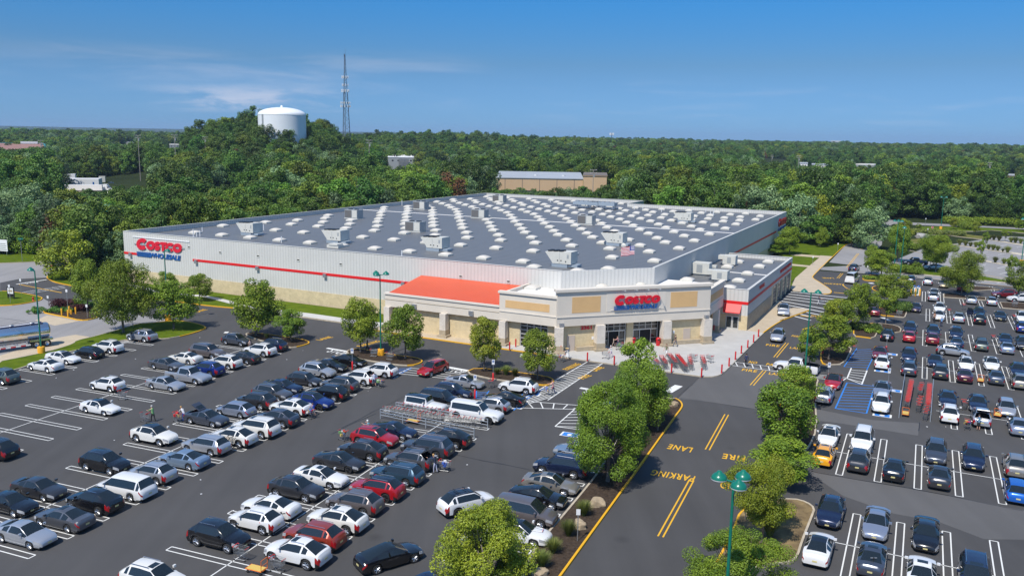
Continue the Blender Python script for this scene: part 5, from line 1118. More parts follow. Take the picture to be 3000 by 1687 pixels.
for a in (
 ('suv', 'grey green', 'c1', 40, 335, Lf, r0), ('sedan', 'white', 'c1', 560, 215, Lf, r0, 'dark'), ('sedan', 'white', 'c1', 745, 118, R_, r0, 'sun'), ('hatch', 'black', 't4', 955, 1142, Lf, r0, 'dark'),
 ('suv', 'white', 't4', 1165, 1075, Lf, r0, 'sun'), ('suv', 'silver', 't4', 1530, 962, Lf, r0, 'doorL'),
 ('small_suv', 'white', 'c1', 1330, 432, Lf, r1, 'sun'), ('coupe', 'white', 'c1', 1195, 700, R_, r1, 'blackroof'), ('sedan', 'silver', 'c1', 1985, 425, R_, r1), ('pickup', 'silver', 'm', 205, 925, R_, r1),
 ('sedan', 'grey', 'c1', 2000, 195, R_, r1), ('sedan', 'pearl white', 'm', 185, 750, Lf, r1), ('large_suv', 'taupe', 'm', 395, 645, R_, r1), ('small_suv', 'slate grey', 'm', 765, 525, R_, r1),
 ('suv', 'blue', 'm', 470, 868, Lf, r1), ('suv', 'pearl white', 'm', 690, 788, Lf, r1, 'sun'), ('sedan', 'dark grey', 'm', 890, 745, Lf, r1), ('suv', 'white', 'm', 1115, 645, Lf, r1), ('suv', 'navy', 'm', 1255, 588, Lf, r1),
 ('sport_suv', 'pearl white', 'c1', 1830, 1012, R_, r2, 'blackroof', ), ('fastback', 'slate grey', 'c2', 420, 830, R_, r2, 'hatch'), ('suv', 'dark grey', 'c2', 1075, 618, Lf, r2), ('hatch', 'silver blue', 'c2', 820, 735, Lf, r2),
 ('suv', 'black', 'c1', 1210, 1325, R_, r2), ('sedan', 'light blue', 'c2', 180, 1325, Lf, r2), ('wagon', 'silver', 'c2', 490, 1150, Lf, r2), ('sport_suv', 'pearl white', 'c2', 790, 1045, Lf, r2, 'sun'), ('large_suv', 'pearl white', 'c2', 1095, 930, Lf, r2, 'sun'),
 ('sport_suv', 'slate grey', 'c2', 1320, 825, Lf, r2), ('sport_suv', 'white', 'c2', 1485, 700, Lf, r2, 'sun'), ('sport_suv', 'blue', 'c2', 1690, 615, R_, r2, 'pano dark'), ('suv', 'black', 'c2', 1960, 525, Lf, r2), ('suv', 'grey', 'm', 2095, 1050, Lf, r2, 'blackroof'),
 ('suv', 'white', 'c3', 250, 350, Lf, r2, 'hatch'), ('suv', 'white', 'c3', 505, 265, Lf, r2), ('suv', 'grey', 'c2', 1180, 515, R_, r2), ('sedan', 'navy', 'c2', 1335, 458, R_, r2), ('hatch', 'dark grey', 'c2', 1585, 370, R_, r2),
 ('suv', 'silver', 'c2', 1735, 255, R_, r2), ('sedan', 'black', 'm', 1905, 832, R_, r2, 'dark'), ('sedan', 'black', 'm', 2140, 775, R_, r2),
 ('sedan', 'dark grey', 'd1', 440, 262, R_, r2), ('sedan', 'black', 'd1', 80, 435, R_, r2), ('sedan', 'silver', 'd1', 265, 795, R_, r2), ('sedan', 'grey', 'd1', 795, 625, Lf, r2, 'sun'), ('sport_suv', 'black', 'd1', 1170, 405, Lf, r2), ('minivan', 'white', 'd1', 1590, 232, Lf, r2),
 ('small_suv', 'silver', 'd1', 1890, 85, Lf, r2), ('suv', 'black', 'c1', -30, 1190, Lf, r1, 'dark'), ('suv', 'pearl white', 'd1', 1780, 1290, R_, r2, 'sun'),
 ('sport_suv', 'white', 'd2', 1580, 1010, Lf, r3, 'sun'), ('suv', 'orange red', 'd2', 1810, 818, Lf, r3), ('suv', 'black', 'd2', 510, 790, R_, r3), ('small_suv', 'white', 'd2', 1085, 640, Lf, r3), ('sedan', 'white', 'd2', 1240, 492, Lf, r3), ('sport_suv', 'dark grey', 'd2', 1480, 245, R_, r3, 'sun'),
 ('sedan', 'white', 'd2', 1790, 125, R_, r3, 'sun'), ('sport_suv', 'pearl white', 'd2', 2065, 625, Lf, r3, 'sun'), ('suv', 'taupe', 'd3', 230, 425, Lf, r3), ('suv', 'red', 'd3', 500, 258, Lf, r3, 'blackroof dark'), ('wagon', 'teal blue', 'd3', 760, 95, Lf, r3, 'sun'),
 ('suv', 'grey', 'c3', 890, 1318, Lf, r3, 'hatch sun'), ('fastback', 'dark grey', 'c2', 2030, 1340, R_, r3, 'pano dark'), ('sport_suv', 'dark grey', 'c3', 290, 1200, Lf, r3), ('large_suv', 'slate grey', 'c3', 1120, 1160, Lf, r3), ('suv', 'red', 'c3', 345, 1035, R_, r3, 'sun'), ('fastback', 'navy', 'c3', 620, 975, R_, r3),
 ('sport_suv', 'black', 'c3', 1320, 1062, Lf, r3), ('cap_pickup', 'white', 'c3', 1530, 720, R_, r3, 'sun dark'), ('offroader', 'white', 'c3', 935, 645, R_, r3, 'blackroof'), ('large_suv', 'black', 'c3', 1130, 575, R_, r3), ('suv', 'navy', 'c3', 1290, 497, R_, r3), ('fastback', 'silver', 'c3', 1490, 405, R_, r3),
 ('suv', 'white', 'c3', 2200, 450, Lf, r3), ('sedan', 'black', 'c3', 2000, 610, Lf, r3, 'dark'), ('small_suv', 'silver', 'c3', 1860, 680, Lf, r3),
 ('large_suv', 'navy', 'p', 1668, 1334, Lf, r4), ('sedan', 'light blue', 'p', 1706, 1296, Lf, r4), ('sedan', 'champagne', 'd4', 440, 205, R_, r4, 'sun'), ('fastback', 'black', 'd4', 300, 360, R_, r4), ('minivan', 'taupe', 'd3', 2125, 490, R_, r4), ('sedan', 'white', 'd3', 2120, 775, R_, r4, 'blackroof'),
): car(*a)
ra = 'bottom row of the right lot'; rb = 'right lot row with the yellow car'; rc = 'right lot row level with the cart pens'; rd = 'right lot row in front of the crossing silver car'; re_ = 'right lot row behind the crossing silver car'; rf = 'right lot row beneath the mulch strips'; rg = 'back row of the right lot'
for a in (
 ('sport_suv', 'navy', 'd5', 1400, 500, Fw, ra, 'sun'), ('sedan', 'silver blue', 'd5', 1950, 665, Fw, ra), ('sedan', 'black', 'd6', 1310, 790, Fw, ra), ('sedan', 'white', 'd5', 1245, 985, Aw, ra, 'blackroof sun'), ('sedan', 'slate grey', 'd5', 1895, 1105, Aw, ra, 'sun'), ('sedan', 'white', 'd6', 1255, 1285, Aw, ra, 'sun'), ('large_suv', 'navy', 'd6', 1905, 1225, Fw, ra, 'sun'),
 ('sedan', 'white', 'e', 130, 412, Fw, rb, 'sun'), ('large_suv', 'white', 'e', 545, 425, Fw, rb), ('small_suv', 'yellow', 'e', 65, 655, Aw, rb, 'sun'), ('suv', 'dark grey', 'e', 490, 705, Aw, rb), ('sedan', 'black', 'e', 920, 820, Aw, rb), ('suv', 'slate grey', 'e', 1430, 575, Fw, rb), ('sedan', 'dark grey', 'e', 1470, 905, Aw, rb), ('suv', 'navy', 'e', 1880, 640, Fw, rb), ('suv', 'champagne', 'e', 2400, 770, Aw, rb), ('hatch', 'bright blue', 'e', 2410, 1080, Aw, rb),
 ('suv', 'white', 'h', 200, 845, Fw, rc), ('sedan', 'silver blue', 'h', 205, 650, Fw, rc, 'sun'), ('sedan', 'navy', 'h', 1265, 800, Fw, rc), ('suv', 'white', 'h', 1300, 1040, Aw, rc), ('sedan', 'navy', 'h', 1750, 868, Fw, rc), ('wagon', 'silver', 'h', 1815, 1110, Aw, rc, 'hatch'), ('hatch', 'silver', 'h', 2215, 930, Fw, rc), ('sedan', 'silver blue', 'h', 2420, 1250, Aw, rc),
 ('suv', 'silver', 'f', 1750, 745, Aw, rc), ('fastback', 'red', 'f', 1905, 530, Fw, rc, 'pano'),
 ('sedan', 'dark red', 'h', 165, 80, Fw, rd), ('suv', 'white', 'h', 205, 230, Aw, rd), ('suv', 'navy', 'h', 640, 100, Fw, rd), ('suv', 'slate grey', 'h', 640, 325, Aw, rd), ('fastback', 'navy', 'h', 1055, 210, Fw, rd), ('suv', 'dark grey', 'h', 1150, 378, Aw, rd), ('small_suv', 'white', 'h', 1560, 250, Fw, rd, 'blackroof'), ('sedan', 'maroon', 'h', 1540, 450, Aw, rd), ('sedan', 'white', 'h', 1970, 250, Fw, rd, 'sun'), ('sedan', 'slate grey', 'h', 2045, 478, Aw, rd), ('sport_suv', 'navy', 'h', 2400, 345, Fw, rd, 'sun'), ('suv', 'champagne', 'h', 2440, 530, Aw, rd),
 ('sport_suv', 'black', 'g', 285, 905, Aw, re_), ('suv', 'navy', 'g', 655, 785, Fw, re_), ('small_suv', 'red', 'g', 640, 940, Aw, re_), ('suv', 'navy', 'g', 1030, 838, Fw, re_, 'dark'), ('suv', 'dark red', 'g', 1020, 965, Aw, re_), ('suv', 'navy', 'g', 1400, 865, Fw, re_), ('sedan', 'navy', 'g', 1410, 1045, Aw, re_), ('wagon', 'grey green', 'g', 1810, 1065, Aw, re_, 'rack'), ('sedan', 'navy', 'g', 2190, 980, Fw, re_), ('sedan', 'silver blue', 'g', 2220, 1120, Aw, re_), ('suv', 'dark grey', 'g', 2480, 1020, Fw, re_),
 ('sedan', 'plum', 'g', 745, 478, Fw, rf), ('suv', 'white', 'g', 1130, 475, Fw, rf), ('sedan', 'white', 'g', 1120, 605, Fw, rf), ('suv', 'silver', 'g', 1440, 635, Aw, rf, 'sun'), ('suv', 'navy', 'g', 1765, 550, Fw, rf, 'doorR'), ('suv', 'black', 'g', 1780, 655, Aw, rf), ('sedan', 'black', 'g', 2110, 615, Fw, rf), ('suv', 'white', 'g', 2465, 620, Fw, rf), ('suv', 'blue', 'g', 2470, 785, Aw, rf),
 ('pickup', 'white', 'g', 1040, 250, Fw, rg), ('suv', 'silver', 'g', 1030, 310, Aw, rg), ('sedan', 'silver', 'g', 1645, 365, Aw, rg, 'sun'), ('small_suv', 'silver', 'g', 1975, 385, Aw, rg), ('suv', 'navy', 'g', 660, 40, Aw, rg), ('suv', 'silver', 'g', 940, 65, Aw, rg), ('sedan', 'tan', 'g', 1195, 110, Fw, rg), ('sedan', 'red', 'g', 1485, 170, Aw, rg), ('suv', 'dark red', 'g', 2240, 265, 195, rg), ('suv', 'white', 'g', 2500, 330, 195, rg),
): car(*a)
car('wagon', 'red', 'c3', 1150, 225, -96, 'x', 'sun', 'red and tan estate car stopped at the striped crossing between two mulch beds')
car('suv', 'white', 'd3', 1450, 425, 60, 'x', 'blackroof rack dark', 'white SUV with black roof driving up the aisle past the tree bed row')
car('fastback', 'black', 'd3', 560, 1070, 62, 'x', 'pano', 'black sedan with glass roof driving up the aisle at the bottom')
car('sedan', 'navy', 'd3', 1040, 1440, 62, 'x', '', 'navy car cut off by the bottom edge left of the yellowing tree')
car('small_suv', 'silver', 'h', 1290, 45, -4, 'x', '', 'silver SUV crossing the right lot side-on to the parked cars')
car('pickup', 'white', 'f', 1310, 265, 176, 'x', '', 'white pickup turning onto the fire lane beside the green lamp post')
car('suv', 'silver', 'w', 5, 950, -86, 'x', 'sun', 'silver SUV driving towards the crosswalk beside the red bollards')
car('pickup', 'silver', 'w', 60, 685, -80, 'x', '', 'silver pickup parked on the tan pavement outside the tyre bays')
car('van', 'white', 'w', 785, 352, 84, 'x', '', 'white high-roofed van driving away past the tyre bays')
car('suv', 'navy', 'w', 803, 268, 84, 'x', '', 'dark SUV driving away just ahead of the white van')
car('sedan', 'dark red', 'w', 1030, 720, Aw, 'x', '', 'dark car waiting beneath trees beside the broad striped crossing')
car('pickup', 'navy', 'x', 640, 745, 200, 'x', '', 'dark blue pickup parked alone at the edge of the grey lot')
car('sedan', 'silver', 'x', 930, 835, 200, 'x', '', 'silver car shaded by the tree on the green verge')
car('suv', 'silver', 'p', 2311, 659, Aw, 'x', '', 'silver SUV parked behind the far corner of the store')
car('sedan', 'navy', 'x', 352, 985, Aw, 'x', '', 'dark blue car half hidden by the hedge behind the yellow-based lamp')
car('suv', 'black', 'q', 1045, 560, 200, 'x', '', 'dark SUV with red tail lamps parked in the sandy yard')
car('pickup', 'silver', 'q', 1010, 648, 5, 'x', '', 'silver pickup parked below the white semi-truck cab')
# descriptive labels that single each car out
OPT = {'sun': 'with sunroof', 'pano': 'with black glass roof', 'blackroof': 'with black roof', 'hatch': 'with raised tailgate', 'rack': 'with roof rack', 'door': 'with open door'}
def desc(c):
    s = c['col'] + ' ' + NAMES[c['ty']]
    for k in ('hatch', 'door', 'blackroof', 'pano', 'rack', 'sun'):
        if k in c['opts']: s += ' ' + OPT[k]; break
    return s
def finish_car_labels():
    byrow = {}
    for c in CARS:
        byrow.setdefault(c['row'], []).append(c)
        c['ab'] = toab(c['pos'])
    used = {}
    for c in CARS:
        if c['lab']: continue
        others = sorted((o for o in CARS if o is not c and o['row'] != 'x'), key=lambda o: (o['pos'] - c['pos']).length)
        short = lambda o: o['col'] + ' ' + NAMES[o['ty']].split()[-1]
        n1, n2 = others[0], others[1]; row = c['row']
        fc = {4.8: 'facing right', 184.8: 'facing left', -90: 'front towards us', 90: 'rear towards us'}.get(c['hd'], '')
        same = [o for o in CARS if o is not c and desc(o) == desc(c)]
        d = desc(c)
        if not same: lab = f'{d}, {row}'
        else: lab = f'{d} next to {short(n1)} and {short(n2)}, {row}'
        w = lab.split()
        if len(w) > 16: lab = f'{d} between {short(n1)} and {short(n2)}'
        k = 2
        while lab in used and k < 5: lab = f'{d}, beside {short(n1)} and {short(others[k])}'; k += 1
        if lab in used: lab = f'{d}, {fc}, {row}'
        if ('between' in lab or 'beside' in lab) and fc and len((lab + fc).split()) < 15: lab = lab + ', ' + fc
        used[lab] = c; c['lab'] = lab
    for c in CARS:
        o = c['o']; o['label'] = c['lab']; o['category'] = CATN[NAMES[c['ty']]]; o['group'] = 'moving and stray cars' if c['row'] == 'x' else 'cars parked in the ' + c['row'].replace(' of the ', ' in the ')
finish_car_labels()
# ------------------------------------------------------------------ trees
def leaf_mesh(name, centres, radii, per, size, mt, flat=0.8, up=0.6, hollow=0.55, tint_noise=0.35, seed=0):
    """clumps of leaf-sized faces: rhombic leaves spread through each clump, facing outward and up"""
    rng = np.random.default_rng(seed); C, N, S_, Tn = [], [], [], []
    for (c, r, n) in zip(centres, radii, per):
        d = rng.normal(size=(n, 3)); d /= np.linalg.norm(d, axis=1)[:, None]
        rad = r * (hollow + (1.08 - hollow) * rng.random(n) ** 0.6)
        p = np.array(c) + d * rad[:, None] * np.array([1, 1, flat])
        nn = d * 0.9 + rng.normal(size=(n, 3)) * 0.55 + np.array([0, 0, up]); nn /= np.linalg.norm(nn, axis=1)[:, None]
        C.append(p); N.append(nn); S_.append(size * (0.6 + 0.8 * rng.random(n))); base = rng.random()
        Tn.append(np.clip(0.30 + 0.40 * base + tint_noise * (rng.random(n) - .5) , 0, 1))
    C = np.concatenate(C); N = np.concatenate(N); S_ = np.concatenate(S_); Tn = np.concatenate(Tn); n = len(C)
    a = np.cross(N, rng.normal(size=(n, 3))); a /= np.linalg.norm(a, axis=1)[:, None]; b = np.cross(N, a)
    k = S_[:, None]; V = np.stack([C - a * k * .62, C - b * k * .36 + N * k * .10, C + a * k * .62, C + b * k * .36 + N * k * .10], 1).reshape(-1, 3)
    me = bpy.data.meshes.new(name); me.vertices.add(4 * n); me.vertices.foreach_set('co', V.astype(np.float32).ravel())
    me.loops.add(4 * n); me.loops.foreach_set('vertex_index', np.arange(4 * n, dtype=np.int32))
    me.polygons.add(n); me.polygons.foreach_set('loop_start', np.arange(0, 4 * n, 4, dtype=np.int32)); me.polygons.foreach_set('loop_total', np.full(n, 4, np.int32))
    at_ = me.attributes.new('tint', 'FLOAT', 'FACE'); at_.data.foreach_set('value', Tn.astype(np.float32)); me.materials.append(mt); me.update(); return me
def crown_clumps(rng, H, Wd, z0, n, shape='round', rr=(.16, .27)):
    """clump centres over an uneven crown of height H-z0 and width Wd"""
    cs, rs = [], []; tries = 0
    ph = rng.random(6) * 6.28
    while len(cs) < n and tries < 4000:
        tries += 1; u = rng.random(); z = z0 + (H - z0) * u
        if shape == 'round': pr = math.sqrt(max(0, 1 - ((u - .42) / .60) ** 2))
        elif shape == 'vase': pr = (.35 + .9 * u ** .7) if u < .62 else math.sqrt(max(0, 1 - ((u - .62) / .42) ** 2))
        elif shape == 'cone': pr = (1 - u) * .95 + .04
        else: pr = math.sqrt(max(0, 1 - ((u - .5) / .54) ** 2)) ** .7
        a = rng.random() * 6.283; lump = 1 + .18 * math.sin(2 * a + ph[0]) + .14 * math.sin(3 * a + ph[1] + 4 * u) + .10 * math.sin(5 * a + ph[2])
        R = Wd / 2 * pr * lump; f = math.sqrt(rng.random()) if rng.random() < .3 else .62 + .3 * rng.random()
        r = Wd * (rr[0] + (rr[1] - rr[0]) * rng.random()) * (.6 + .4 * pr)
        cs.append((math.cos(a) * R * f, math.sin(a) * R * f, z)); rs.append(r)
    return cs, rs
def trunk_mb(rng, H, Wd, z0, tips, r0):
    m = MB(); top = Vector((rng.normal() * .12, rng.normal() * .12, z0 + (H - z0) * .30)); m.lathe([(r0 * 1.5, -.1), (r0 * 1.1, .25), (r0, .8)], M['bark'], 9)
    m.bar((0, 0, .75), top, r0, M['bark'], 8, r0 * .72, True)
    for t in tips:
        t = Vector(t); f = .25 + .6 * rng.random(); s = Vector((0, 0, z0 * .75)).lerp(top, f); md = s.lerp(t, .5) + Vector((0, 0, .12 * H * .3)); m.bar(s, md, r0 * .42, M['bark'], 6, r0 * .26, True); m.bar(md, t, r0 * .26, M['bark'], 5, r0 * .08, True)
    return m
TV = {}
def tree_variant(key, mt, H, Wd, z0, n, per, size, shape, seed, r0=.12, rr=(.16, .27), limbs=14, flat=.8):
    rng = np.random.default_rng(seed); cs, rs = crown_clumps(rng, H, Wd, z0, n, shape, rr); tot = sum(r * r for r in rs)
    pers = [max(8, int(per * r * r / tot)) for r in rs]
    me = leaf_mesh('crown', cs, rs, pers, size, M[mt], seed=seed + 50, flat=flat)
    idx = rng.permutation(len(cs))[:limbs]; tm = trunk_mb(rng, H, Wd, z0, [cs[i] for i in idx], r0).mesh('trunk')
    q = np.zeros(len(me.vertices) * 3, np.float32); me.vertices.foreach_get('co', q); q = q.reshape(-1, 3); w_ = float(np.percentile(np.abs(q[:, 0]), 99.3) + np.percentile(np.abs(q[:, 1]), 99.3)); TV[key] = (me, tm, float(np.percentile(q[:, 2], 99.6)), w_)
# street trees (modelled 7 m high, 6 m wide), fine leaves
for i in range(4): tree_variant(f'lot{i}', 'lf_lot', 7, 5.6, 1.9, 44, 12000, .19, 'round', 100 + i, .12, (.12, .21), 18)
for i in range(2): tree_variant(f'yel{i}', 'lf_yel', 7, 5.6, 1.9, 42, 10500, .19, 'round', 120 + i, .12, (.12, .21), 18)
for i in range(2): tree_variant(f'big{i}', 'lf_lot', 7, 7.2, 1.6, 74, 36000, .135, 'round', 130 + i, .15, (.10, .18), 26)
for i in range(2): tree_variant(f'vase{i}', 'lf_yel', 7, 7.0, 2.2, 56, 34000, .13, 'vase', 140 + i, .14, (.10, .19), 22)
for i in range(2): tree_variant(f'near{i}', 'lf_lot' if i else 'lf_near', 7, 7.0, 1.5, 90, 62000, .105, 'round', 160 + i, .15, (.08, .16), 34)
tree_variant('thin0', 'lf_lot', 7, 4.2, 2.4, 26, 5000, .20, 'vase', 150, .09, (.12, .2), 12)
# woodland trees (13 m)
for i in range(4): tree_variant(f'wood{i}', 'lf_for', 13, 10.5, 1.5, 46, 6500, .46, 'round', 200 + i, .22, (.10, .19), 8)
for i in range(3): tree_variant(f'oak{i}', 'lf_dark', 14, 11, 1.5, 48, 6500, .46, 'round', 220 + i, .24, (.10, .19), 8)
for i in range(2): tree_variant(f'grey{i}', 'lf_grey', 12, 10, .8, 50, 6500, .42, 'full', 240 + i, .2, (.11, .19), 8)
for i in range(2): tree_variant(f'pine{i}', 'lf_dark', 13, 7, 2.5, 36, 4200, .44, 'full', 260 + i, .2, (.14, .24), 8)
for i in range(2): tree_variant(f'fir{i}', 'lf_con', 12, 6, .4, 70, 5200, .36, 'cone', 280 + i, .18, (.09, .15), 8, .5)
tree_variant('rust0', 'lf_brown', 11, 9, 1.2, 30, 2200, .6, 'round', 300, .2)
for i in range(2): tree_variant(f'ywood{i}', 'lf_yel', 12, 9.5, 1.2, 42, 5500, .45, 'round', 320 + i, .2, (.13, .22), 8)
def tree(key, pos, h, w, label, cat='tree', group=None, name='tree', rz=None, name_crown='crown'):
    me, tm, H, Wd = TV[key]; e = empty(name, pos, random.random() * 6.28 if rz is None else rz); e.scale = (w / Wd, w / Wd, h / H)
    link('trunk', tm, e); link(name_crown, me, e); tag(e, label, cat, group); return e
def lot_tree(key, t, bx, by, x0, x1, ytop, label, rz=None, grp='young trees of the car park'):
    """base, crown sides and crown top surveyed in tile t"""
    p = at(t, bx, by); s = TL[t][2]; dep = (RM.transposed() @ (p - Vector((0, 0, CAMH)))).z; k = dep / F / s
    h = (by - ytop) * k / math.cos(PITCH + .18); w = (x1 - x0) * k
    return tree(key, (p.x, p.y, .1), h, w, label, group=grp, rz=rz)
lot_tree('lot0', 't4', 1845, 960, 1590, 2090, 480, 'round green tree on the grass island behind the silver SUV with open door')
lot_tree('big0', 't4', 1310, 1000, 985, 1625, 285, 'largest green tree on the lawn strip between tank trailer and silver SUV')
lot_tree('lot1', 't4', 935, 765, 695, 1060, 255, 'dark dense tree in the bed with yellow posts and red shrubs')
lot_tree('lot2', 't4', 2120, 658, 1975, 2275, 395, 'small round tree on the lawn against the block base of the store')
lot_tree('lot3', 't4', 1745, 640, 1620, 1885, 370, 'tree on the lawn right behind the lamp before the big wall logo')
lot_tree('lot3', 'm', 1035, 565, 725, 1300, -80, 'tall tree in the mulch bed left of the small tree, before the long wall')
lot_tree('lot1', 'm', 1460, 622, 1248, 1632, 262, 'small round tree at the right tip of the mulch bed')
lot_tree('yel0', 't5', 205, 1205, -30, 385, 672, 'yellowish tree left of the three-headed lamp in the mulch bed')
lot_tree('lot2', 't5', 680, 1275, 455, 885, 742, 'tree right of the three-headed lamp, before the red canopy')
lot_tree('yel1', 't5', 1515, 1398, 1305, 1682, 858, 'airy tree with visible fork before the arcade pillar')
lot_tree('lot0', 'c3', 2380, 465, 2140, 2600, -105, 'dense tree hiding the overhead door near the entrance')
lot_tree('thin0', 'y', 770, 690, 535, 972, 75, 'slim dark tree before the entrance doors, above the median trees')
lot_tree('big1', 'y', 800, 1010, 440, 1200, 345, 'broad tree near the tip of the median bed')
lot_tree('near1', 'd4', 1160, 312, 640, 1720, -830, 'widest tree of the median bed, beside the navy SUV', rz=2.0)
lot_tree('near0', 'd3', 1740, 1900, 1045, 2330, 670, 'yellowing bushy tree at the bottom edge beside the white sedan')
lot_tree('lot2', 'v', 500, 960, 265, 930, 300, 'large tree in the bed beside the silver estate and yellow car')
lot_tree('lot0', 'v', 660, 520, 430, 870, 90, 'tree between the white pickup and the fire lane', rz=1.0)
lot_tree('lot1', 'v', 520, 1330, 110, 890, 890, 'spreading tree next to the yellow car and the big lamp', rz=.4)
lot_tree('vase1', 'd5', 545, 1060, 190, 965, 70, 'yellow-green tree standing in dry straw mulch by the navy SUV')
lot_tree('near1', 'd5', 260, 1900, -420, 790, 950, 'tree cut off by the bottom edge below the straw bed')
lot_tree('thin0', 'w', 320, 1420, 165, 480, 1010, 'thin yellow-green tree beside the white pickup and lamp post')
lot_tree('yel1', 'w', 535, 1280, 365, 835, 830, 'tree in the mulch square left of the blue striped bay')
lot_tree('lot1', 'w', 842, 970, 640, 1010, 505, 'upright tree in the bed left of the black fastback SUV')
lot_tree('yel0', 'w', 620, 940, 475, 790, 660, 'smaller tree left of the upright tree by the broad crossing')
lot_tree('lot3', 'w', 1230, 690, 1060, 1415, 385, 'full yellow-green tree by the charging posts')
lot_tree('thin0', 'w', 1138, 905, 1010, 1280, 540, 'sparse grey tree beside the boulder and red car')
lot_tree('yel1', 'w', 1090, 420, 945, 1260, 140, 'orange-tinted tree beside the yellow-based lamp on the corner')
lot_tree('lot2', 'x', 375, 810, 130, 480, 330, 'dark tree behind the tall two-headed lamp')
lot_tree('lot0', 'w', 985, 380, 905, 1090, 90, 'tree at the bend of the upper drive')
lot_tree('yel1', 'x', 460, 540, 390, 650, 225, 'brown-green tree behind the tall two-headed lamp, to its right')
lot_tree('vase0', 'x', 920, 955, 720, 1180, 455, 'broad yellow-green tree on the green verge above the parked cars')
lot_tree('lot1', 'x', 840, 900, 690, 930, 470, 'darker tree half behind the broad verge tree')
lot_tree('big1', 'x', 1285, 1290, 1060, 1585, 700, 'wide layered tree rising from the bed among the parked cars')
lot_tree('thin0', 'x', 652, 960, 590, 720, 820, 'sapling on the verge left of the broad tree')
lot_tree('lot3', 'x', 2090, 1300, 1890, 2300, 830, 'big tree at the right edge over a white car')
lot_tree('thin0', 'x', 1985, 1010, 1930, 2110, 740, 'slender tree behind the big right-edge tree')
lot_tree('thin0', 'x', 1548, 785, 1490, 1620, 520, 'thin sapling on the gravel strip of the grey lot')
lot_tree('thin0', 'x', 1620, 620, 1570, 1680, 400, 'sapling one gravel strip further back in the grey lot')
lot_tree('thin0', 'x', 1902, 520, 1840, 1970, 375, 'short sapling at the far side of the grey lot')
lot_tree('thin0', 'x', 680, 400, 640, 720, 280, 'tiny tree by the stop sign of the far lot')
lot_tree('yel0', 'x', 1170, 350, 1110, 1230, 200, 'pale sapling on the far verge')
lot_tree('yel0', 'x', 1490, 430, 1445, 1560, 250, 'pale sapling near the far lot kerb')
lot_tree('lot0', 'x', 2090, 370, 2050, 2140, 225, 'small tree on the far verge at the right edge')
# trees beside and behind the store's right side
ED = 'trees between the store and the upper drive'
for k, t, bx, by, x0, x1, yt, lb in (('lot1', 't3', 805, 1150, 690, 920, 955, 'round tree beside the wing at the store corner'), ('lot2', 't3', 590, 1150, 450, 735, 1070, 'low round tree against the shaded side wall'), ('pine0', 't3', 1030, 1080, 920, 1150, 870, 'dark pine on the lawn'),
        ('pine1', 't3', 950, 1060, 890, 1030, 900, 'dark pine behind the lawn pine'), ('lot3', 't3', 1040, 1095, 990, 1090, 950, 'small maple before the lawn pine'), ('pine0', 't3', 1400, 975, 1330, 1480, 800, 'pine on the round island'), ('fir0', 't3', 1285, 985, 1240, 1335, 890, 'small dark tree by the grey boulder'),
        ('grey0', 't3', 1450, 930, 1340, 1530, 745, 'silver-leaved tree at the bend'), ('lot0', 't3', 700, 1140, 650, 800, 1060, 'tree between the two round trees by the wall')):
    lot_tree(k, t, bx, by, x0, x1, yt, lb, grp=ED)
# big trees at the left corner of the store
BG = 'big trees at the left corner of the store'
for k, t, bx, by, x0, x1, yt, lb in (('wood0', 'u', 790, 440, 520, 1080, -130, 'big dark tree behind the stop sign'), ('grey1', 'u', 800, 520, 545, 1050, 170, 'loose silvery tree over the side road'), ('oak0', 'u', 1225, 430, 1010, 1330, -100, 'dark oak against the left corner of the store'),
        ('oak1', 'u', 1100, 400, 900, 1250, -110, 'dark oak left of the store-corner oak'), ('wood1', 'u', 1120, 520, 1000, 1250, 400, 'low dark shrub tree under the corner oaks'), ('grey0', 'u', 130, 320, -30, 280, 30, 'silvery willow behind the lawn'), ('grey1', 'u', 370, 320, 250, 500, -20, 'silvery willow right of the first willow'), ('lot1', 'u', 420, 335, 270, 590, 130, 'bright green bush clump behind the lawn'), ('lot2', 'u', 30, 335, -80, 160, 200, 'green bush behind the white board')):
    lot_tree(k, t, bx, by, x0, x1, yt, lb, grp=BG)
# ------------------------------------------------------------------ woodland: nearest ones stand alone, the rest is one mass
def inpoly(x, y, P):
    c = False; n = len(P)
    for i in range(n):
        x0, y0 = P[i].x, P[i].y; x1, y1 = P[(i + 1) % n].x, P[(i + 1) % n].y
        if (y0 > y) != (y1 > y) and x < (x1 - x0) * (y - y0) / (y1 - y0) + x0: c = not c
    return c
CLEAR = [[ab(-151, 60), ab(-151, 160), ab(-149, 272), ab(-80, 272), ab(-78, 258), ab(-30, 258), ab(-15, 255), ab(-2, 275), ab(30, 320), ab(90, 338), ab(140, 345), ab(240, 350), ab(240, -80), ab(-400, -80), ab(-400, 60)],
         PL('u', (-400, 325), (620, 330), (620, 800), (-400, 800)), PL('q', (850, 555), (1000, 546), (1420, 546), (1420, 690), (1280, 700), (850, 720)), PL('q', (2030, 580), (2180, 580), (2180, 625), (2030, 625)), PL('q', (560, 560), (1000, 550), (1000, 680), (560, 690)),
         PL('x', (-100, 340), (200, 180), (600, 190), (1600, 260), (2300, 310), (2300, 700), (100, 700))]
VIEW = [(1445, 1795, 425, 556), (1130, 1232, 740, 496), (172, 345, 470, 562), (335, 440, 480, 556), (-40, 136, 870, 441), (2335, 2455, 900, 490), (2505, 2575, 900, 492), (2940, 2990, 800, 528), (1292, 1322, 740, 486), (628, 680, 440, 552), (362, 402, 1350, 427), (490, 530, 1150, 440), (2235, 2305, 1200, 478)]   # sight lines to far buildings
def pxof(p):
    c = RM.transposed() @ (p - Vector((0, 0, CAMH))); return F * c.x / c.z + CX, F * c.y / c.z + CY
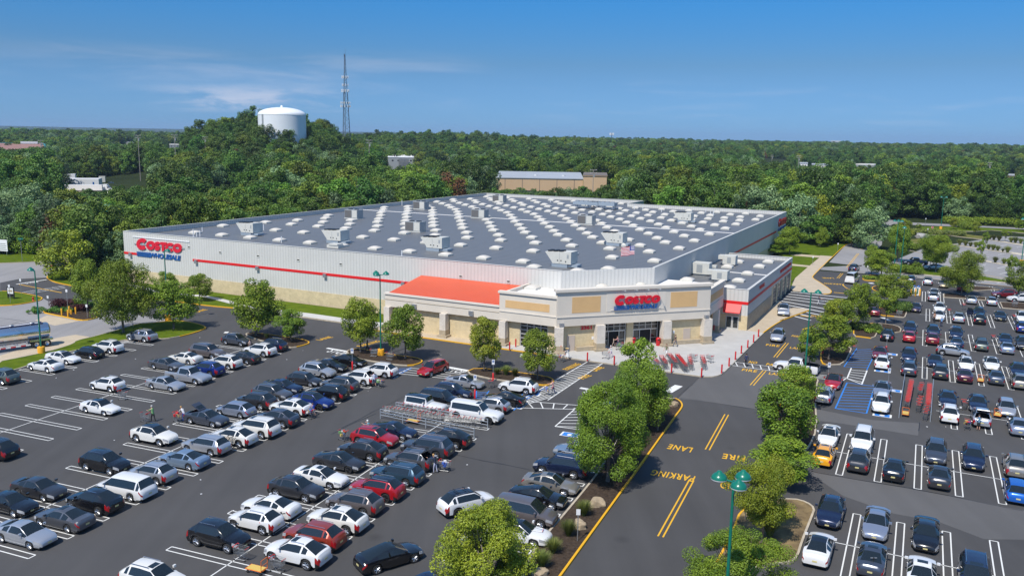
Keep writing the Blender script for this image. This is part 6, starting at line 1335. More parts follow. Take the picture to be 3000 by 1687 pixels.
def keep(x, y):
    for C in CLEAR:
        if inpoly(x, y, C): return False
    P = Vector((x, y, hz(x, y))); X, Y = pxof(P); d = math.hypot(x, y)
    for X0, X1, do, Yl in VIEW:
        if X0 < X < X1 and do - 6 < d < do + (40 if do > 481 or X0 > 1400 else 6): return False
    return True
def hcap(x, y):
    """tallest crown that still leaves the far buildings in sight"""
    d = math.hypot(x, y); h = 99; X, Y = pxof(Vector((x, y, hz(x, y)))); g = 5.5 / d * F
    for X0, X1, do, Yl in VIEW:
        if X0 - g < X < X1 + g and d < do:
            dv = RM @ Vector(((X - CX) / F, (Yl - CY) / F, 1)); h = min(h, CAMH + dv.z / math.hypot(dv.x, dv.y) * d - hz(x, y))
    return max(h, 2.4)
pts = []
rng = np.random.default_rng(5)
def ring(d0, d1, sp):
    ang = 0.60
    d = d0
    while d < d1:
        s = sp * (1 + .0 * d); n = max(1, int(2 * ang * d / s))
        for k in range(n):
            a = -ang + 2 * ang * (k + rng.random() * .9) / n; r = d + (rng.random() - .5) * s; x, y = r * math.sin(a), r * math.cos(a)
            if keep(x, y): pts.append((r, x, y))
        d += s * .86
ring(165, 520, 6.6); ring(520, 900, 7.4); ring(900, 1600, 9.5); ring(1600, 3200, 15); ring(3200, 7500, 34)
pts.sort()
KINDS = [('wood', 4, 'leafy green tree in the woods around the store'), ('oak', 3, 'dark green tree in the woods around the store'), ('grey', 2, 'silvery leaved tree in the woods around the store'), ('pine', 2, 'narrow dark pine in the woods around the store'), ('fir', 2, 'pointed conifer in the woods around the store'), ('ywood', 2, 'yellow-green tree in the woods around the store'), ('rust', 1, 'rust-brown tree in the woods around the store')]
def pick(x, y, r):
    n = math.sin(x * .021 + 1.3) * math.cos(y * .017 + .4) + .5 * math.sin(x * .05 + y * .04); u = rng.random()
    hill = hz(x, y) > 9 and 520 < r < 1000
    if hill: return 'oak' if u < .55 else ('pine' if u < .8 else 'wood')
    if -20 < x < 75 and 255 < y < 330 and u < .5: return 'fir'
    if u < .012: return 'rust'
    if u < .10: return 'ywood'
    if n > .45 and u < .6: return 'grey'
    if n < -.35 and u < .7: return 'oak'
    return 'wood' if u < .62 else ('oak' if u < .84 else ('pine' if u < .93 else 'grey'))
fx = []
for r, x, y in pts:
    k = pick(x, y, r); n = dict((a, b) for a, b, c in KINDS)[k]; v = f'{k}{int(rng.integers(n))}'
    X, Y = pxof(Vector((x, y, hz(x, y) + 12))); hc = hcap(x, y)
    if hc > 3: fx.append((r, x, y, k, v, -60 < X < 3060, hc))
vis = [q for q in fx if q[5] and q[0] > 175]
ind = set(q[:3] for q in vis[:230])
LBL = {a: c for a, b, c in KINDS}
for q in fx:
    if q[:3] not in ind: continue
    r, x, y, k, v, _, hc = q; me, tm, H, Wd = TV[v]; s = (.6 + .62 * rng.random()) * (1 if r > 260 else .85); s = min(s, hc / H / 1.05 * (.8 + .3 * rng.random()))
    tree(v, (x, y, hz(x, y) - .1), H * s * (.9 + .2 * rng.random()), Wd * s, LBL[k], group=f'woodland trees, {k.replace("ywood", "yellowish").replace("wood", "leafy").replace("rust", "rusty")} kind', name='woodland_tree')
rest = [q for q in fx if q[:3] not in ind and q[5]]
protos = bpy.data.collections.new('woodland_kinds'); order = sorted({q[4] for q in rest})
for v in order:
    me, tm, H, Wd = TV[v]; o = bpy.data.objects.new('woodland_kind_' + v, me); protos.objects.link(o)
wm = bpy.data.meshes.new('woods'); wm.vertices.add(len(rest)); big = lambda r: 1.0 if r < 1600 else (1.5 if r < 3200 else 3.2)
wm.vertices.foreach_set('co', np.array([(q[1], q[2], hz(q[1], q[2]) - (.3 if q[0] < 1600 else 1 + (q[0] > 3200) * 14)) for q in rest], np.float32).ravel())
A_ = wm.attributes.new('kind_index', 'INT', 'POINT'); A_.data.foreach_set('value', np.array([order.index(q[4]) for q in rest], np.int32))
sc_ = np.array([[b := min(big(q[0]) * (.6 + .75 * rng.random() ** 1.4), max(.17, q[6] / 14.5 * (.85 + .3 * rng.random()))), b, b ** .55 * (.85 + .3 * rng.random()) if q[0] > 1600 else b * (.85 + .3 * rng.random())] for q in rest], np.float32)
A_ = wm.attributes.new('tree_scale', 'FLOAT_VECTOR', 'POINT'); A_.data.foreach_set('vector', sc_.ravel())
A_ = wm.attributes.new('spin', 'FLOAT', 'POINT'); A_.data.foreach_set('value', (rng.random(len(rest)) * 6.283).astype(np.float32))
wo = link('woods', wm, kind='stuff'); wo['label'] = 'green woods stretching from behind the store to the horizon'; wo['category'] = 'woods'
ng = bpy.data.node_groups.new('plant_woods', 'GeometryNodeTree')
ng.interface.new_socket('Geometry', in_out='INPUT', socket_type='NodeSocketGeometry'); ng.interface.new_socket('Geometry', in_out='OUTPUT', socket_type='NodeSocketGeometry')
gi = ng.nodes.new('NodeGroupInput'); go = ng.nodes.new('NodeGroupOutput'); ip = ng.nodes.new('GeometryNodeInstanceOnPoints'); ci = ng.nodes.new('GeometryNodeCollectionInfo')
ci.inputs['Collection'].default_value = protos; ci.inputs['Separate Children'].default_value = True; ci.inputs['Reset Children'].default_value = True
def nattr(nm, ty):
    n = ng.nodes.new('GeometryNodeInputNamedAttribute'); n.data_type = ty; n.inputs['Name'].default_value = nm; return n.outputs['Attribute']
ip.inputs['Pick Instance'].default_value = True
m2p = ng.nodes.new('GeometryNodeMeshToPoints'); ng.links.new(gi.outputs[0], m2p.inputs[0]); ng.links.new(m2p.outputs[0], ip.inputs['Points']); ng.links.new(ci.outputs[0], ip.inputs['Instance'])
ng.links.new(nattr('kind_index', 'INT'), ip.inputs['Instance Index']); ng.links.new(nattr('tree_scale', 'FLOAT_VECTOR'), ip.inputs['Scale'])
cx_ = ng.nodes.new('ShaderNodeCombineXYZ'); ng.links.new(nattr('spin', 'FLOAT'), cx_.inputs[2]); ng.links.new(cx_.outputs[0], ip.inputs['Rotation']); ng.links.new(ip.outputs[0], go.inputs[0])
md = wo.modifiers.new('plant_woods', 'NODES'); md.node_group = ng
print('woods', len(fx), len(ind), len(rest))
# ------------------------------------------------------------------ lamp posts
PMH = 11.1
def lamp_post(pos, heads, label, base=True, h=PMH, up=0.55):
    e = empty('lamp_post', pos); tag(e, label, 'lamp post', 'green car park lamp posts'); zb = .95 if base else 0
    m = MB(); m.bar((0, 0, zb), (0, 0, h), .115, M['green_p'], 10, .075, True); m.build('pole', e, sharp=40)
    if base: m = MB(); m.lathe([(0, 0), (.46, 0), (.46, .88), (.42, .95), (0, .95)], M['base_y'], 18); m.build('concrete_base', e, sharp=40)
    for ang in heads:
        d = dirab(ang); m = MB(); m.bar((0, 0, h - .12), (d.x * .55, d.y * .55, h - .05), .05, M['green_p'], 6); a = m.build('arm', e)
        m = MB(); m.lathe([(0, .42), (.10, .40), (.16, .30), (.27, .24), (.39, .12), (.43, .0), (.43, -.07)], M['green_p'], 20, (d.x * .8, d.y * .8, h - .02)); l = m.build('lamp_head', e, sharp=50)
        m = MB(); m.lathe([(.445, -.03), (.445, -.075), (.38, -.11), (0, -.16)], M['white'], 20, (d.x * .8, d.y * .8, h - .02)); m.build('lens', l)
    return e
def lp_base(t, x, y): p = at(t, x, y); return (p.x, p.y, 0)
def lp_top(t, x, y): p = at(t, x, y, PMH); return (p.x, p.y, 0)
lamp_post(lp_base('t4', 441, 1215), [180], 'single-headed green lamp post by the tank trailer')
lamp_post(lp_base('t4', 1785, 870), [0], 'single-headed green lamp post in front of the big wall logo')
lamp_post(lp_base('t5', 420, 1240), [165, 270, 40], 'three-headed green lamp post in the mulch bed before the red canopy')
lamp_post(lp_top('d5', 208, 285), [180, 300, 65], 'nearest green lamp post, three large heads at the lower right')
lamp_post(lp_top('w', 350, 565), [185, 5], 'two-headed green lamp post rising behind the white pickup')
lamp_post(lp_base('t7', 1156, 670), [175, 0, 90], 'tall green lamp post on a yellow base by the corner bed')
lamp_post(lp_base('x', 418, 1030), [-90], 'single-headed green lamp post beside the clipped hedge', base=False)
lamp_post(lp_base('x', 995, 345), [180, 0], 'two-headed green lamp post on the far verge')
lamp_post(lp_base('t3', 1213, 1040), [0], 'single-headed green lamp post at the end of the long kerb lawn')
lamp_post(lp_base('x', 2135, 830), [180, 0], 'green lamp post at the right edge of the grey lot')
lamp_post(lp_base('u', 1190, 415), [180, 0], 'green lamp post half hidden behind the corner oaks')
for t, x, y, lb in (('t3', 1145, 612, 'green lamp heads standing out of the trees behind the lawn'), ('t2', 1060, 552, 'green lamp heads left of the tan warehouse'), ('t2', 485, 565, 'green lamp heads among trees below the grey plant'), ('t1', 815, 776, 'green lamp heads among trees below the semi-truck'), ('t1', 2003, 630, 'green lamp heads in trees right of the orange-roofed truck'), ('t2', 2560, 565, 'green lamp heads in trees right of the tan warehouse')):
    p = at(t, x, y, 10.5); lamp_post((p.x, p.y, 0), [180, 0], lb, False, 10.5)
# ------------------------------------------------------------------ bollards
def bollard(pos, label, mt='red_p', h=1.15, r=.10, group='red bollards round the entrance pavement'):
    m = MB(); m.lathe([(r, 0), (r, h - .06), (r * .8, h - .01), (0, h + .02)], M[mt], 12); o = m.build('bollard', sharp=40); o.location = pos; tag(o, label, 'bollard', group); return o
for i, (t, x, y, lb) in enumerate((('t5', 1786, 1176, 'left red bollard before the overhead door'), ('t5', 1851, 1144, 'right red bollard before the overhead door'), ('t5', 2330, 1218, 'red bollard beside the corner pier and hatted shopper'), ('t6', 437, 1292, 'red bollard where the left striped walkway begins'), ('t6', 722, 1330, 'red bollard on the kerb left of the slim dark tree'),
        ('t6', 1330, 1415, 'red bollard in front of the nested cart rows'), ('t6', 1648, 1462, 'red bollard beside the last short cart row'), ('t6', 1862, 1423, 'red bollard at the curved pavement corner'), ('t6', 1940, 1350, 'second red bollard from the curved pavement corner'), ('t6', 2007, 1280, 'third red bollard from the curved pavement corner'),
        ('t6', 2070, 1216, 'fourth red bollard from the curved pavement corner'), ('t6', 2138, 1155, 'fifth red bollard from the curved pavement corner'), ('t6', 2200, 1096, 'sixth red bollard, next to the silver SUV'), ('t6', 2252, 1038, 'last red bollard by the tan pavement'), ('t6', 882, 1115, 'red bollard left of the red bin between the doors'), ('t6', 950, 1105, 'red bollard right of the red bin between the doors'), ('t6', 1778, 990, 'red bollard by the glazed side entrance'))):
    bollard(at(t, x, y, .14), lb)
for x, y, lb in ((657, 990, 'leftmost yellow post in the shrub bed'), (723, 1005, 'yellow post nearest the kerb in the shrub bed'), (737, 965, 'rear yellow post beside the white pole'), (757, 980, 'shortest yellow post in the shrub bed'), (805, 975, 'rightmost yellow post in the shrub bed')):
    bollard(at('u', x, y, .12), lb, 'base_y', 1.1 if x != 757 else .75, .12, 'yellow posts in the shrub bed')
bollard(at('u', 1190, 415, 0), 'stout yellow post by the oaks at the store corner', 'base_y', 1.3, .45, 'yellow corner post')
for k, (x, lb) in enumerate(((655, 'yellow guard post left of the charging units'), (728, 'yellow guard post between the charging units'), (798, 'yellow guard post right of the charging units'))):
    bollard(at('g', x, 368, .1), lb, 'base_y', 1.35, .13, 'yellow guard posts')
for x, lb in ((692, 'white and green car charger between left guard posts'), (765, 'white and green car charger between right guard posts')):
    p = at('g', x, 362, .1); e = empty('charging_unit', p); tag(e, lb, 'charger', 'car charging units')
    m = MB(); m.box(-.28, -.2, 0, .28, .2, 1.75, M['white']); m.build('cabinet', e); m = MB(); m.box(-.285, -.205, .3, -.05, -.2005, 1.5, M['green_p']); m.build('green_panel', e); m = MB(); m.lathe([(0, .25), (.28, .12), (.3, 0)], M['sign_blue'], 12, (0, 0, 1.75)); m.build('cap', e)
# ------------------------------------------------------------------ sign posts
def sign(pos, label, h=2.2, w=.3, hh=.45, mt='white', blue_=False, redbase=False, yaw=0.0, name='sign_post'):
    e = empty(name, pos, yaw); tag(e, label, 'sign')
    m = MB(); m.bar((0, 0, 0), (0, 0, h), .035, M['galv'], 6); m.build('post', e)
    m = MB(); m.box(-w / 2, -.055, h - hh, w / 2, -.037, h, M[mt]); b = m.build('board', e)
    if blue_: m = MB(); m.box(-w * .32, -.062, h - hh * .55, w * .32, -.057, h - hh * .15, M['sign_blue']); m.lathe([(0, -.0), (w * .12, 0)], M['white'], 10, (0, -.065, h - hh * .35), axis='y'); m.build('emblem', b)
    if redbase: m = MB(); m.lathe([(.1, 0), (.1, 1.05), (0, 1.1)], M['red_p'], 12); m.build('red_sleeve', e)
    return e
YF = -TH * .2
for t, x, y, lb in (('c3', 135, 340, 'accessible parking sign on a red post beside the white SUVs'), ('c3', 1840, 485, 'accessible parking sign on a red post by the loose cart'), ('c3', 1620, 690, 'accessible parking sign on a red post between navy SUV and black sedan'), ('f', 1795, 690, 'accessible parking sign on a red post before the red fastback'), ('g', 250, 1300, 'accessible parking sign on a red post before the dark red sedan'), ('h', 275, 790, 'accessible parking sign on a red post behind the white SUV')):
    sign(at(t, x, y), lb, 2.75, .34, .62, 'white', True, True)
for t, x, y, h, lb in (('d4', 793, 1022, 2.5, 'thin sign post between the small boulder and the kerb'), ('m', 1343, 565, 2.0, 'grey sign post beside the small round tree'), ('t5', 530, 1218, 2.3, 'grey sign post right of the three-headed lamp'), ('c3', 2178, 395, 2.6, 'grey sign post in front of the dense door tree'), ('u', 928, 1020, 2.2, 'white-topped sign leaning in the dark mulch'), ('u', 516, 908, 2.0, 'white twin-board sign left of the shrub bed'), ('t4', 1413, 935, 2.3, 'green sign post on the lawn behind the silver SUV'), ('u', 112, 862, 3.2, 'grey-boarded sign post on the left lawn'), ('u', 228, 768, 2.8, 'grey sign post by the white ladder crossing'), ('u', 725, 975, 4.0, 'tall white pole among the yellow posts'), ('v', 423, 845, 2.0, 'white sign post at the yellow kerb under the tree'), ('y', 1005, 1020, 2.6, 'grey sign post in the shade of the median tree'), ('d5', 345, 755, 1.6, 'short leaning sign at the straw bed'), ('w', 890, 900, 2.4, 'dark sign post beside the upright tree'), ('w', 940, 395, 2.4, 'grey sign post at the yellow corner'), ('t7', 290, 640, 2.2, 'grey sign post on the lawn by the footpath'), ('t7', 556, 490, 2.2, 'grey sign post at the edge of the long lawn'), ('x', 805, 420, 2.0, 'sign post before the tall grass of the far lot'), ('x', 772, 330, 3.5, 'pale post on the far verge')):
    sign(at(t, x, y, .1), lb, h)
def stop_sign(pos, label, h=2.4):
    e = empty('stop_sign', pos); tag(e, label, 'sign'); m = MB(); m.bar((0, 0, 0), (0, 0, h), .04, M['green_p'], 6); m.build('post', e)
    for r, mt, y in ((.42, 'white', -.05), (.385, 'red_p', -.062)):
        m = MB(); m.lathe([(0, y), (r, y), (r, y + .012), (0, y + .012)], M[mt], 8, (0, 0, h - .35), False, 'y'); m.build('rim' if mt == 'white' else 'board', e)
    me = text_mesh('STOP', .27, M['white'], bold=.02, align='CENTER')
    for v in me.vertices: v.co = Vector((v.co.x, -.066, v.co.y + h - .44))
    link('lettering', me, e)
stop_sign(at('u', 558, 585, .1), 'red octagonal stop sign at the rounded kerb of the side road'); stop_sign(at('x', 868, 410, .1), 'small red stop sign in the far grey lot')
p = at('u', 120, 815, .12); e = empty('notice_board', p, -.2); tag(e, 'black framed gas price board on the left lawn', 'sign')
m = MB(); m.box(-.7, -.06, .3, .7, .06, 2.1, M['black']); m.box(-.66, -.06, 0, -.58, .06, .3, M['black']); m.box(.58, -.06, 0, .66, .06, .3, M['black']); m.build('frame', e); m = MB(); m.box(-.55, -.08, .9, .55, -.062, 1.9, M['white']); m.build('board', e)
m = MB(); m.box(-.4, -.09, 1.2, .4, -.082, 1.6, M['stone_g']); m.build('picture', e)
p = at('u', 35, 350, .05); e = empty('notice_board', p, -.3); tag(e, 'large white board on two legs before the willows', 'sign'); m = MB(); m.box(-1.5, -.05, .9, 1.5, .05, 3.6, M['white']); m.build('board', e); m = MB(); m.box(-1.2, -.06, .0, -1.1, .06, .9, M['galv']); m.box(1.1, -.06, 0, 1.2, .06, .9, M['galv']); m.build('leg', e)
for k in range(4): m = MB(); m.box(-1.3, -.065, 1.2 + .45 * k, 1.2 - .2 * (k % 2), -.052, 1.38 + .45 * k, M['hvac_g']); m.build('text_line', e)
p = at('u', 238, 418, .05); e = empty('street_name_sign', p); tag(e, 'green street name sign on a pole at the lawn', 'sign'); m = MB(); m.bar((0, 0, 0), (0, 0, 5.2), .05, M['galv'], 6); m.build('post', e); m = MB(); m.box(-.6, -.03, 4.9, .6, .03, 5.25, M['green_p']); m.box(-.03, -.5, 4.5, .03, .5, 4.85, M['green_p']); m.build('board', e)
p = at('u', 543, 400, .05); m = MB(); m.bar((0, 0, 0), (1.0, .2, 3.6), .06, M['base_y'], 6); o = m.build('guy_marker'); o.location = p; tag(o, 'slanting yellow guy wire marker beside the big dark tree', 'marker')
def hydrant(p, lb):
    m = MB(); m.lathe([(.16, 0), (.16, .08), (.11, .1), (.11, .5), (.15, .52), (.12, .66), (.03, .74), (0, .76)], M['red_p'], 12); m.bar((-.2, 0, .42), (.2, 0, .42), .06, M['red_p'], 8); o = m.build('fire_hydrant'); o.location = p; tag(o, lb, 'fire hydrant')
hydrant(at('u', 353, 838, .12), 'red fire hydrant on the left lawn'); hydrant(at('w', 468, 1212, .12), 'dark red fire hydrant in the mulch square')
for x, y, lb in ((1188, 1130, 'red litter bin right of the entrance doors'), (925, 1128, 'red litter bin between the two entrances')):
    p = at('t6', x, y, .142); e = empty('litter_bin', p); tag(e, lb, 'litter bin', 'red litter bins'); m = MB(); m.lathe([(.30, 0), (.33, .75), (.34, .8)], M['red_p'], 16); m.build('drum', e); m = MB(); m.lathe([(.35, .8), (.34, .95), (.26, 1.15), (0, 1.22)], M['red_p'], 16); m.build('lid', e); m = MB(); m.box(-.16, -.36, .86, .16, -.30, 1.02, M['black']); m.build('opening', e)
# ------------------------------------------------------------------ boulders, ornamental grasses, hedges
def boulder(p, sx, sy, sz, label, mt='rock', seed=0):
    b = bmesh.new(); bmesh.ops.create_icosphere(b, subdivisions=4, radius=1); r = random.Random(seed); ph = [r.random() * 6 for _ in range(9)]
    for v in b.verts:
        c = v.co.copy(); k = 1 + .16 * math.sin(3 * c.x + ph[0]) * math.cos(2.6 * c.y + ph[1]) + .10 * math.sin(6 * c.z + ph[2] + 4 * c.x) + .05 * math.sin(11 * c.y + ph[3]) * math.cos(9 * c.x + ph[4])
        v.co = Vector((max(-.86, min(.86, c.x * k * 1.1)) * sx, max(-.86, min(.9, c.y * k * 1.1)) * sy, max(-.3, min(.82, c.z * k)) * sz))
    me = bpy.data.meshes.new('boulder'); b.to_mesh(me); b.free(); me.materials.append(M[mt]); me.polygons.foreach_set('use_smooth', [True] * len(me.polygons)); me.set_sharp_from_angle(angle=math.radians(28))
    o = link('boulder', me); o.location = (p.x, p.y, p.z + sz * .1); o.rotation_euler = (0, 0, r.random() * 3); tag(o, label, 'boulder', 'landscape boulders')
boulder(at('d4', 1035, 590, .12), .72, .5, .62, 'large tan boulder in the median mulch', seed=1); boulder(at('d4', 825, 850, .12), .62, .42, .5, 'smaller pointed boulder beside the thin sign post', seed=2); boulder(at('d4', 340, 1430, .12), .6, .45, .4, 'pale boulder at the bottom edge of the median', seed=3); boulder(at('c4', 1548, 780, .12), .55, .45, .5, 'round boulder at the tip of the median', seed=4)
boulder(at('w', 1055, 945, .12), 1.0, .7, .7, 'tan boulder beside the sparse tree', seed=5)
for i, (x, y, s, lb) in enumerate(((645, 300, 1.5, 'grey boulder behind the single lamp post'), (845, 305, 1.6, 'grey boulder at the round island kerb'), (570, 365, 1.6, 'pale grey boulder left of the yellow lamp base'), (1450, 345, 2.2, 'big dark boulder pile near the far lot entrance'))): boulder(at('t7', x, y, .1), s, s * .7, s * .6, lb, 'rock_g', 10 + i)
def blades(name, n, R, h, mt, seed):
    rng = np.random.default_rng(seed); V, Fc, T = [], [], []
    for k in range(n):
        a = rng.random() * 6.283; r0 = R * .22 * math.sqrt(rng.random()); lean = R * (.25 + .95 * rng.random()); hh = h * (.6 + .45 * rng.random()); w = .016
        d = np.array([math.cos(a), math.sin(a), 0]); s = np.array([-d[1], d[0], 0]) * w; p0 = d * r0; i = len(V)
        for t in (0, .5, 1):
            c = p0 + d * lean * t ** 1.8 + np.array([0, 0, hh * (t - .22 * t * t * (lean / R))]); ww = s * (1 - t * .85); V += [tuple(c - ww), tuple(c + ww)]
        Fc += [(i, i + 1, i + 3, i + 2), (i + 2, i + 3, i + 5, i + 4)]; tt = rng.random(); T += [tt * .6, tt * .6 + .3]
    me = bpy.data.meshes.new(name); me.from_pydata(V, [], Fc); at_ = me.attributes.new('tint', 'FLOAT', 'FACE'); at_.data.foreach_set('value', T); me.materials.append(M[mt]); me.update(); return me
GB = [blades('blades', 900, .62, 1.35, 'lf_reed', 1), blades('blades', 800, .6, 1.2, 'lf_reed', 2)]
def grass(t, x, y, s, label, g='ornamental grass clumps'):
    p = at(t, x, y, .1); e = empty('ornamental_grass', p, random.random() * 6); e.scale = (s, s, s); link('blades', GB[random.randrange(2)], e); tag(e, label, 'ornamental grass', g)
for t, x, y, s, lb in (('d4', 870, 715, 1.0, 'upright grass clump beside the large tan boulder'), ('d4', 685, 960, 1.0, 'grass clump left of the thin sign post'), ('d4', 500, 1165, 1.0, 'grass clump by the white sedan bumper'), ('d4', 360, 1340, 1.0, 'lowest grass clump of the median'), ('c3', 1890, 400, .8, 'left grass clump in the bed by the dense door tree'), ('c3', 1995, 405, 1.1, 'tall grass clump in the bed by the dense door tree'), ('c3', 2105, 420, .85, 'right grass clump in the bed by the dense door tree'), ('m', 1170, 585, .7, 'grass clump behind the navy SUV under the tall tree'), ('d5', 640, 960, 1.3, 'shaded grass clump under the yellow-green tree'), ('d5', 690, 820, 1.2, 'upper shaded grass clump in the straw bed'), ('d5', 780, 720, .8, 'small grass clump in the straw bed'), ('v', 560, 960, 1.4, 'dark grass clump behind the trunk in the median')): grass(t, x, y, s, lb)
n_ = 0
for x, y, s in ((1260, 570, 1.5), (1345, 580, 1.5), (1415, 590, 1.3), (1490, 600, 1.4), (1670, 630, 1.3), (1735, 640, 1.4), (1800, 650, 1.4), (1872, 665, .8), (1940, 675, 1.7), (1690, 490, 1.2), (1745, 500, 1.4), (1820, 510, 1.5), (1990, 530, 1.6), (2050, 540, 1.6), (2125, 550, 1.4), (1765, 815, 1.4), (1890, 835, 1.4), (1595, 795, .8)): grass('x', x, y, s, 'olive grass clump on a gravel strip of the grey lot', 'grass clumps on the gravel strips')
def hedge_mesh(L, Wd, H, mt, n, size, seed):
    rng = np.random.default_rng(seed); k = int(L * Wd * 2.2) + 6; cs = [((rng.random() - .5) * L, (rng.random() - .5) * Wd, H * (.35 + .3 * rng.random())) for _ in range(k)]; rs = [H * (.42 + .2 * rng.random()) for _ in cs]
    return leaf_mesh('foliage', cs, rs, [n // k] * k, size, M[mt], flat=.8, seed=seed)
def hedge(t, x, y, L, Wd, H, mt, label, yaw=0.0, n=5000, size=.16, name='hedge', z=.1):
    p = at(t, x, y, z); o = link(name, hedge_mesh(L, Wd, H, mt, n, size, int(x + y))); o.location = p; o.rotation_euler = (0, 0, yaw); tag(o, label, 'shrub' if name == 'shrub' else 'hedge')
hedge('x', 520, 965, 6, 3, 1.7, 'lf_lot', 'clipped hedge on the verge beside the single lamp post', -.5, 7000, .2)
hedge('w', 920, 960, 4.5, 2.6, 1.1, 'lf_dark', 'dark low shrubs left of the tan boulder', -.4, 5000, .17); hedge('w', 1000, 990, 2.2, 1.6, .6, 'lf_lot', 'bright low shrubs beside the black fastback SUV', 0, 2400, .15)
hedge('u', 560, 950, 6.5, 3, .7, 'lf_dark', 'dark green ground juniper at the left end of the post bed', .1, 7000, .14); hedge('u', 900, 890, 8, 3.2, .8, 'lf_dark', 'dark juniper hedge behind the yellow posts', -.2, 8000, .14)
hedge('u', 690, 905, 2.6, 2.2, 1.5, 'lf_red', 'large dark red barberry shrub', 0, 5000, .13, 'shrub'); hedge('u', 850, 940, 2.4, 1.6, 1.1, 'lf_red', 'smaller dark red barberry shrub right of the posts', 0, 3600, .13, 'shrub')
hedge('w', 1290, 770, 3.4, 3, 1.6, 'lf_dark', 'dark shrubs by the loose cart in the bed', 0, 4500, .17, 'shrub'); hedge('w', 1010, 425, 4, 1.5, .7, 'lf_lot', 'low shrubs on the yellow corner island', 0, 3000, .17, 'shrub')
hedge('x', 930, 420, 16, 3, 1.7, 'lf_reed', 'long band of tall grass in the far lot', -.35, 9000, .28); hedge('x', 1310, 320, 5, 4, 2.4, 'lf_lot', 'rounded shrubs on the far verge', 0, 4000, .25, 'shrub'); hedge('x', 1365, 345, 3, 3, 2.0, 'lf_lot', 'bright shrub right of the rounded shrubs', 0, 2500, .25, 'shrub'); hedge('x', 1680, 275, 30, 3, 2.6, 'lf_lot', 'green hedge bank along the far road', -.3, 12000, .35)
hedge('x', 520, 620, 5, 3, 1.8, 'lf_lot', 'grassy shrubs behind the tall two-headed lamp', 0, 3500, .25, 'shrub'); hedge('u', 330, 325, 28, 5, 3.0, 'lf_lot', 'bright green undergrowth along the back of the left lawn', -.3, 16000, .38); hedge('u', 1180, 500, 9, 5, 2.6, 'lf_dark', 'dark shrubs under the oaks beside the store corner', -.2, 9000, .25, 'shrub')
# ------------------------------------------------------------------ shopping carts
def cart_meshes():
    P = {}; w = M['wire']; m = MB(); x0, x1, h0, h1 = -.42, .50, .46, .95
    def fr(t): return x0 + (x1 - x0) * t
    wb, wt = .20, .285
    cor = lambda s, top, x: (x, s * ((wt if top else wb) * (1 - .13 * (x - x0))), (h1 if top else h0) + (.05 * (x1 - x) if top else .06 * (x - x0)))
    for s in (1, -1):
        for k in range(11):
            t = k / 10; m.bar(cor(s, 0, fr(t * .94)), cor(s, 1, fr(t)), .010, w, 3)
        for j in range(5):
            f = j / 4; a = Vector(cor(s, 0, fr(0))).lerp(Vector(cor(s, 1, fr(0))), f); b = Vector(cor(s, 0, fr(.94))).lerp(Vector(cor(s, 1, fr(1))), f); m.bar(a, b, .009 if j == 4 else .010, w, 3)
    for k in range(7):
        f = k / 6; m.bar(Vector(cor(1, 0, fr(.94))).lerp(Vector(cor(-1, 0, fr(.94))), f), Vector(cor(1, 1, fr(1))).lerp(Vector(cor(-1, 1, fr(1))), f), .010, w, 3); m.bar(Vector(cor(1, 0, fr(0))).lerp(Vector(cor(-1, 0, fr(0))), f), Vector(cor(1, 0, fr(.94))).lerp(Vector(cor(-1, 0, fr(.94))), f), .010, w, 3)
    for k in range(6): m.bar(cor(1, 0, fr(k / 5 * .94)), cor(-1, 0, fr(k / 5 * .94)), .010, w, 3)
    P['basket'] = m
    m = MB()
    for s in (1, -1): m.bar((-.44, s * .24, .13), (.42, s * .16, .11), .014, w, 4); m.bar((-.40, s * .24, .13), (-.46, s * .27, 1.0), .014, w, 4); m.bar((.1, s * .19, .12), (-.2, s * .20, .47), .011, w, 4)
    for x in (-.4, -.2, 0, .2, .4): m.bar((x, .22, .16), (x, -.22, .16), .007, w, 3)
    P['chassis'] = m
    m = MB(); m.bar((-.50, -.29, 1.02), (-.50, .29, 1.02), .026, M['cart_red'], 6)
    for s in (1, -1): m.bar((-.50, s * .28, 1.02), (-.40, s * .28, .98), .02, M['cart_red'], 5); m.bar((-.40, s * .29, .985), (.5, s * .25, .955), .011, M['wire'], 4)
    m.bar((.5, -.25, .955), (.5, .25, .955), .018, M['cart_red'], 4); P['handle'] = m
    m = MB(); m.box(-.36, -.15, .84, -.345, .15, .92, M['cart_red']); P['child_seat'] = m
    res = [(k, v.mesh(k)) for k, v in P.items()]; wm_ = MB(); wm_.lathe([(0, -.02), (.06, -.02), (.06, .02), (0, .02)], M['tyre'], 10, axis='y'); return res, wm_.mesh('wheel')
CARTP, CWH = cart_meshes()
mall = MB()
for k, me in CARTP:
    for p in me.polygons: mall.add([me.vertices[i].co for i in p.vertices], [tuple(range(len(p.vertices)))], me.materials[p.material_index])
for x, s in ((.4, .16), (.4, -.16), (-.42, .24), (-.42, -.24)): mall.lathe([(0, -.02), (.06, -.02), (.06, .02), (0, .02)], M['tyre'], 8, (x, s, .06), axis='y')
CARTM = mall.mesh('shopping_cart')
def cart(p, yaw, label, group, full=True, z=0.0):
    if full:
        e = empty('shopping_cart', (p.x, p.y, z), yaw)
        for k, me in CARTP: link(k, me, e)
        for x, s in ((.4, .16), (.4, -.16), (-.42, .24), (-.42, -.24)): o = link('wheel', CWH, e); o.location = (x, s, .06)
    else:
        e = link('shopping_cart', CARTM); e.location = (p.x, p.y, z); e.rotation_euler = (0, 0, yaw)
    tag(e, label, 'shopping cart', group); return e
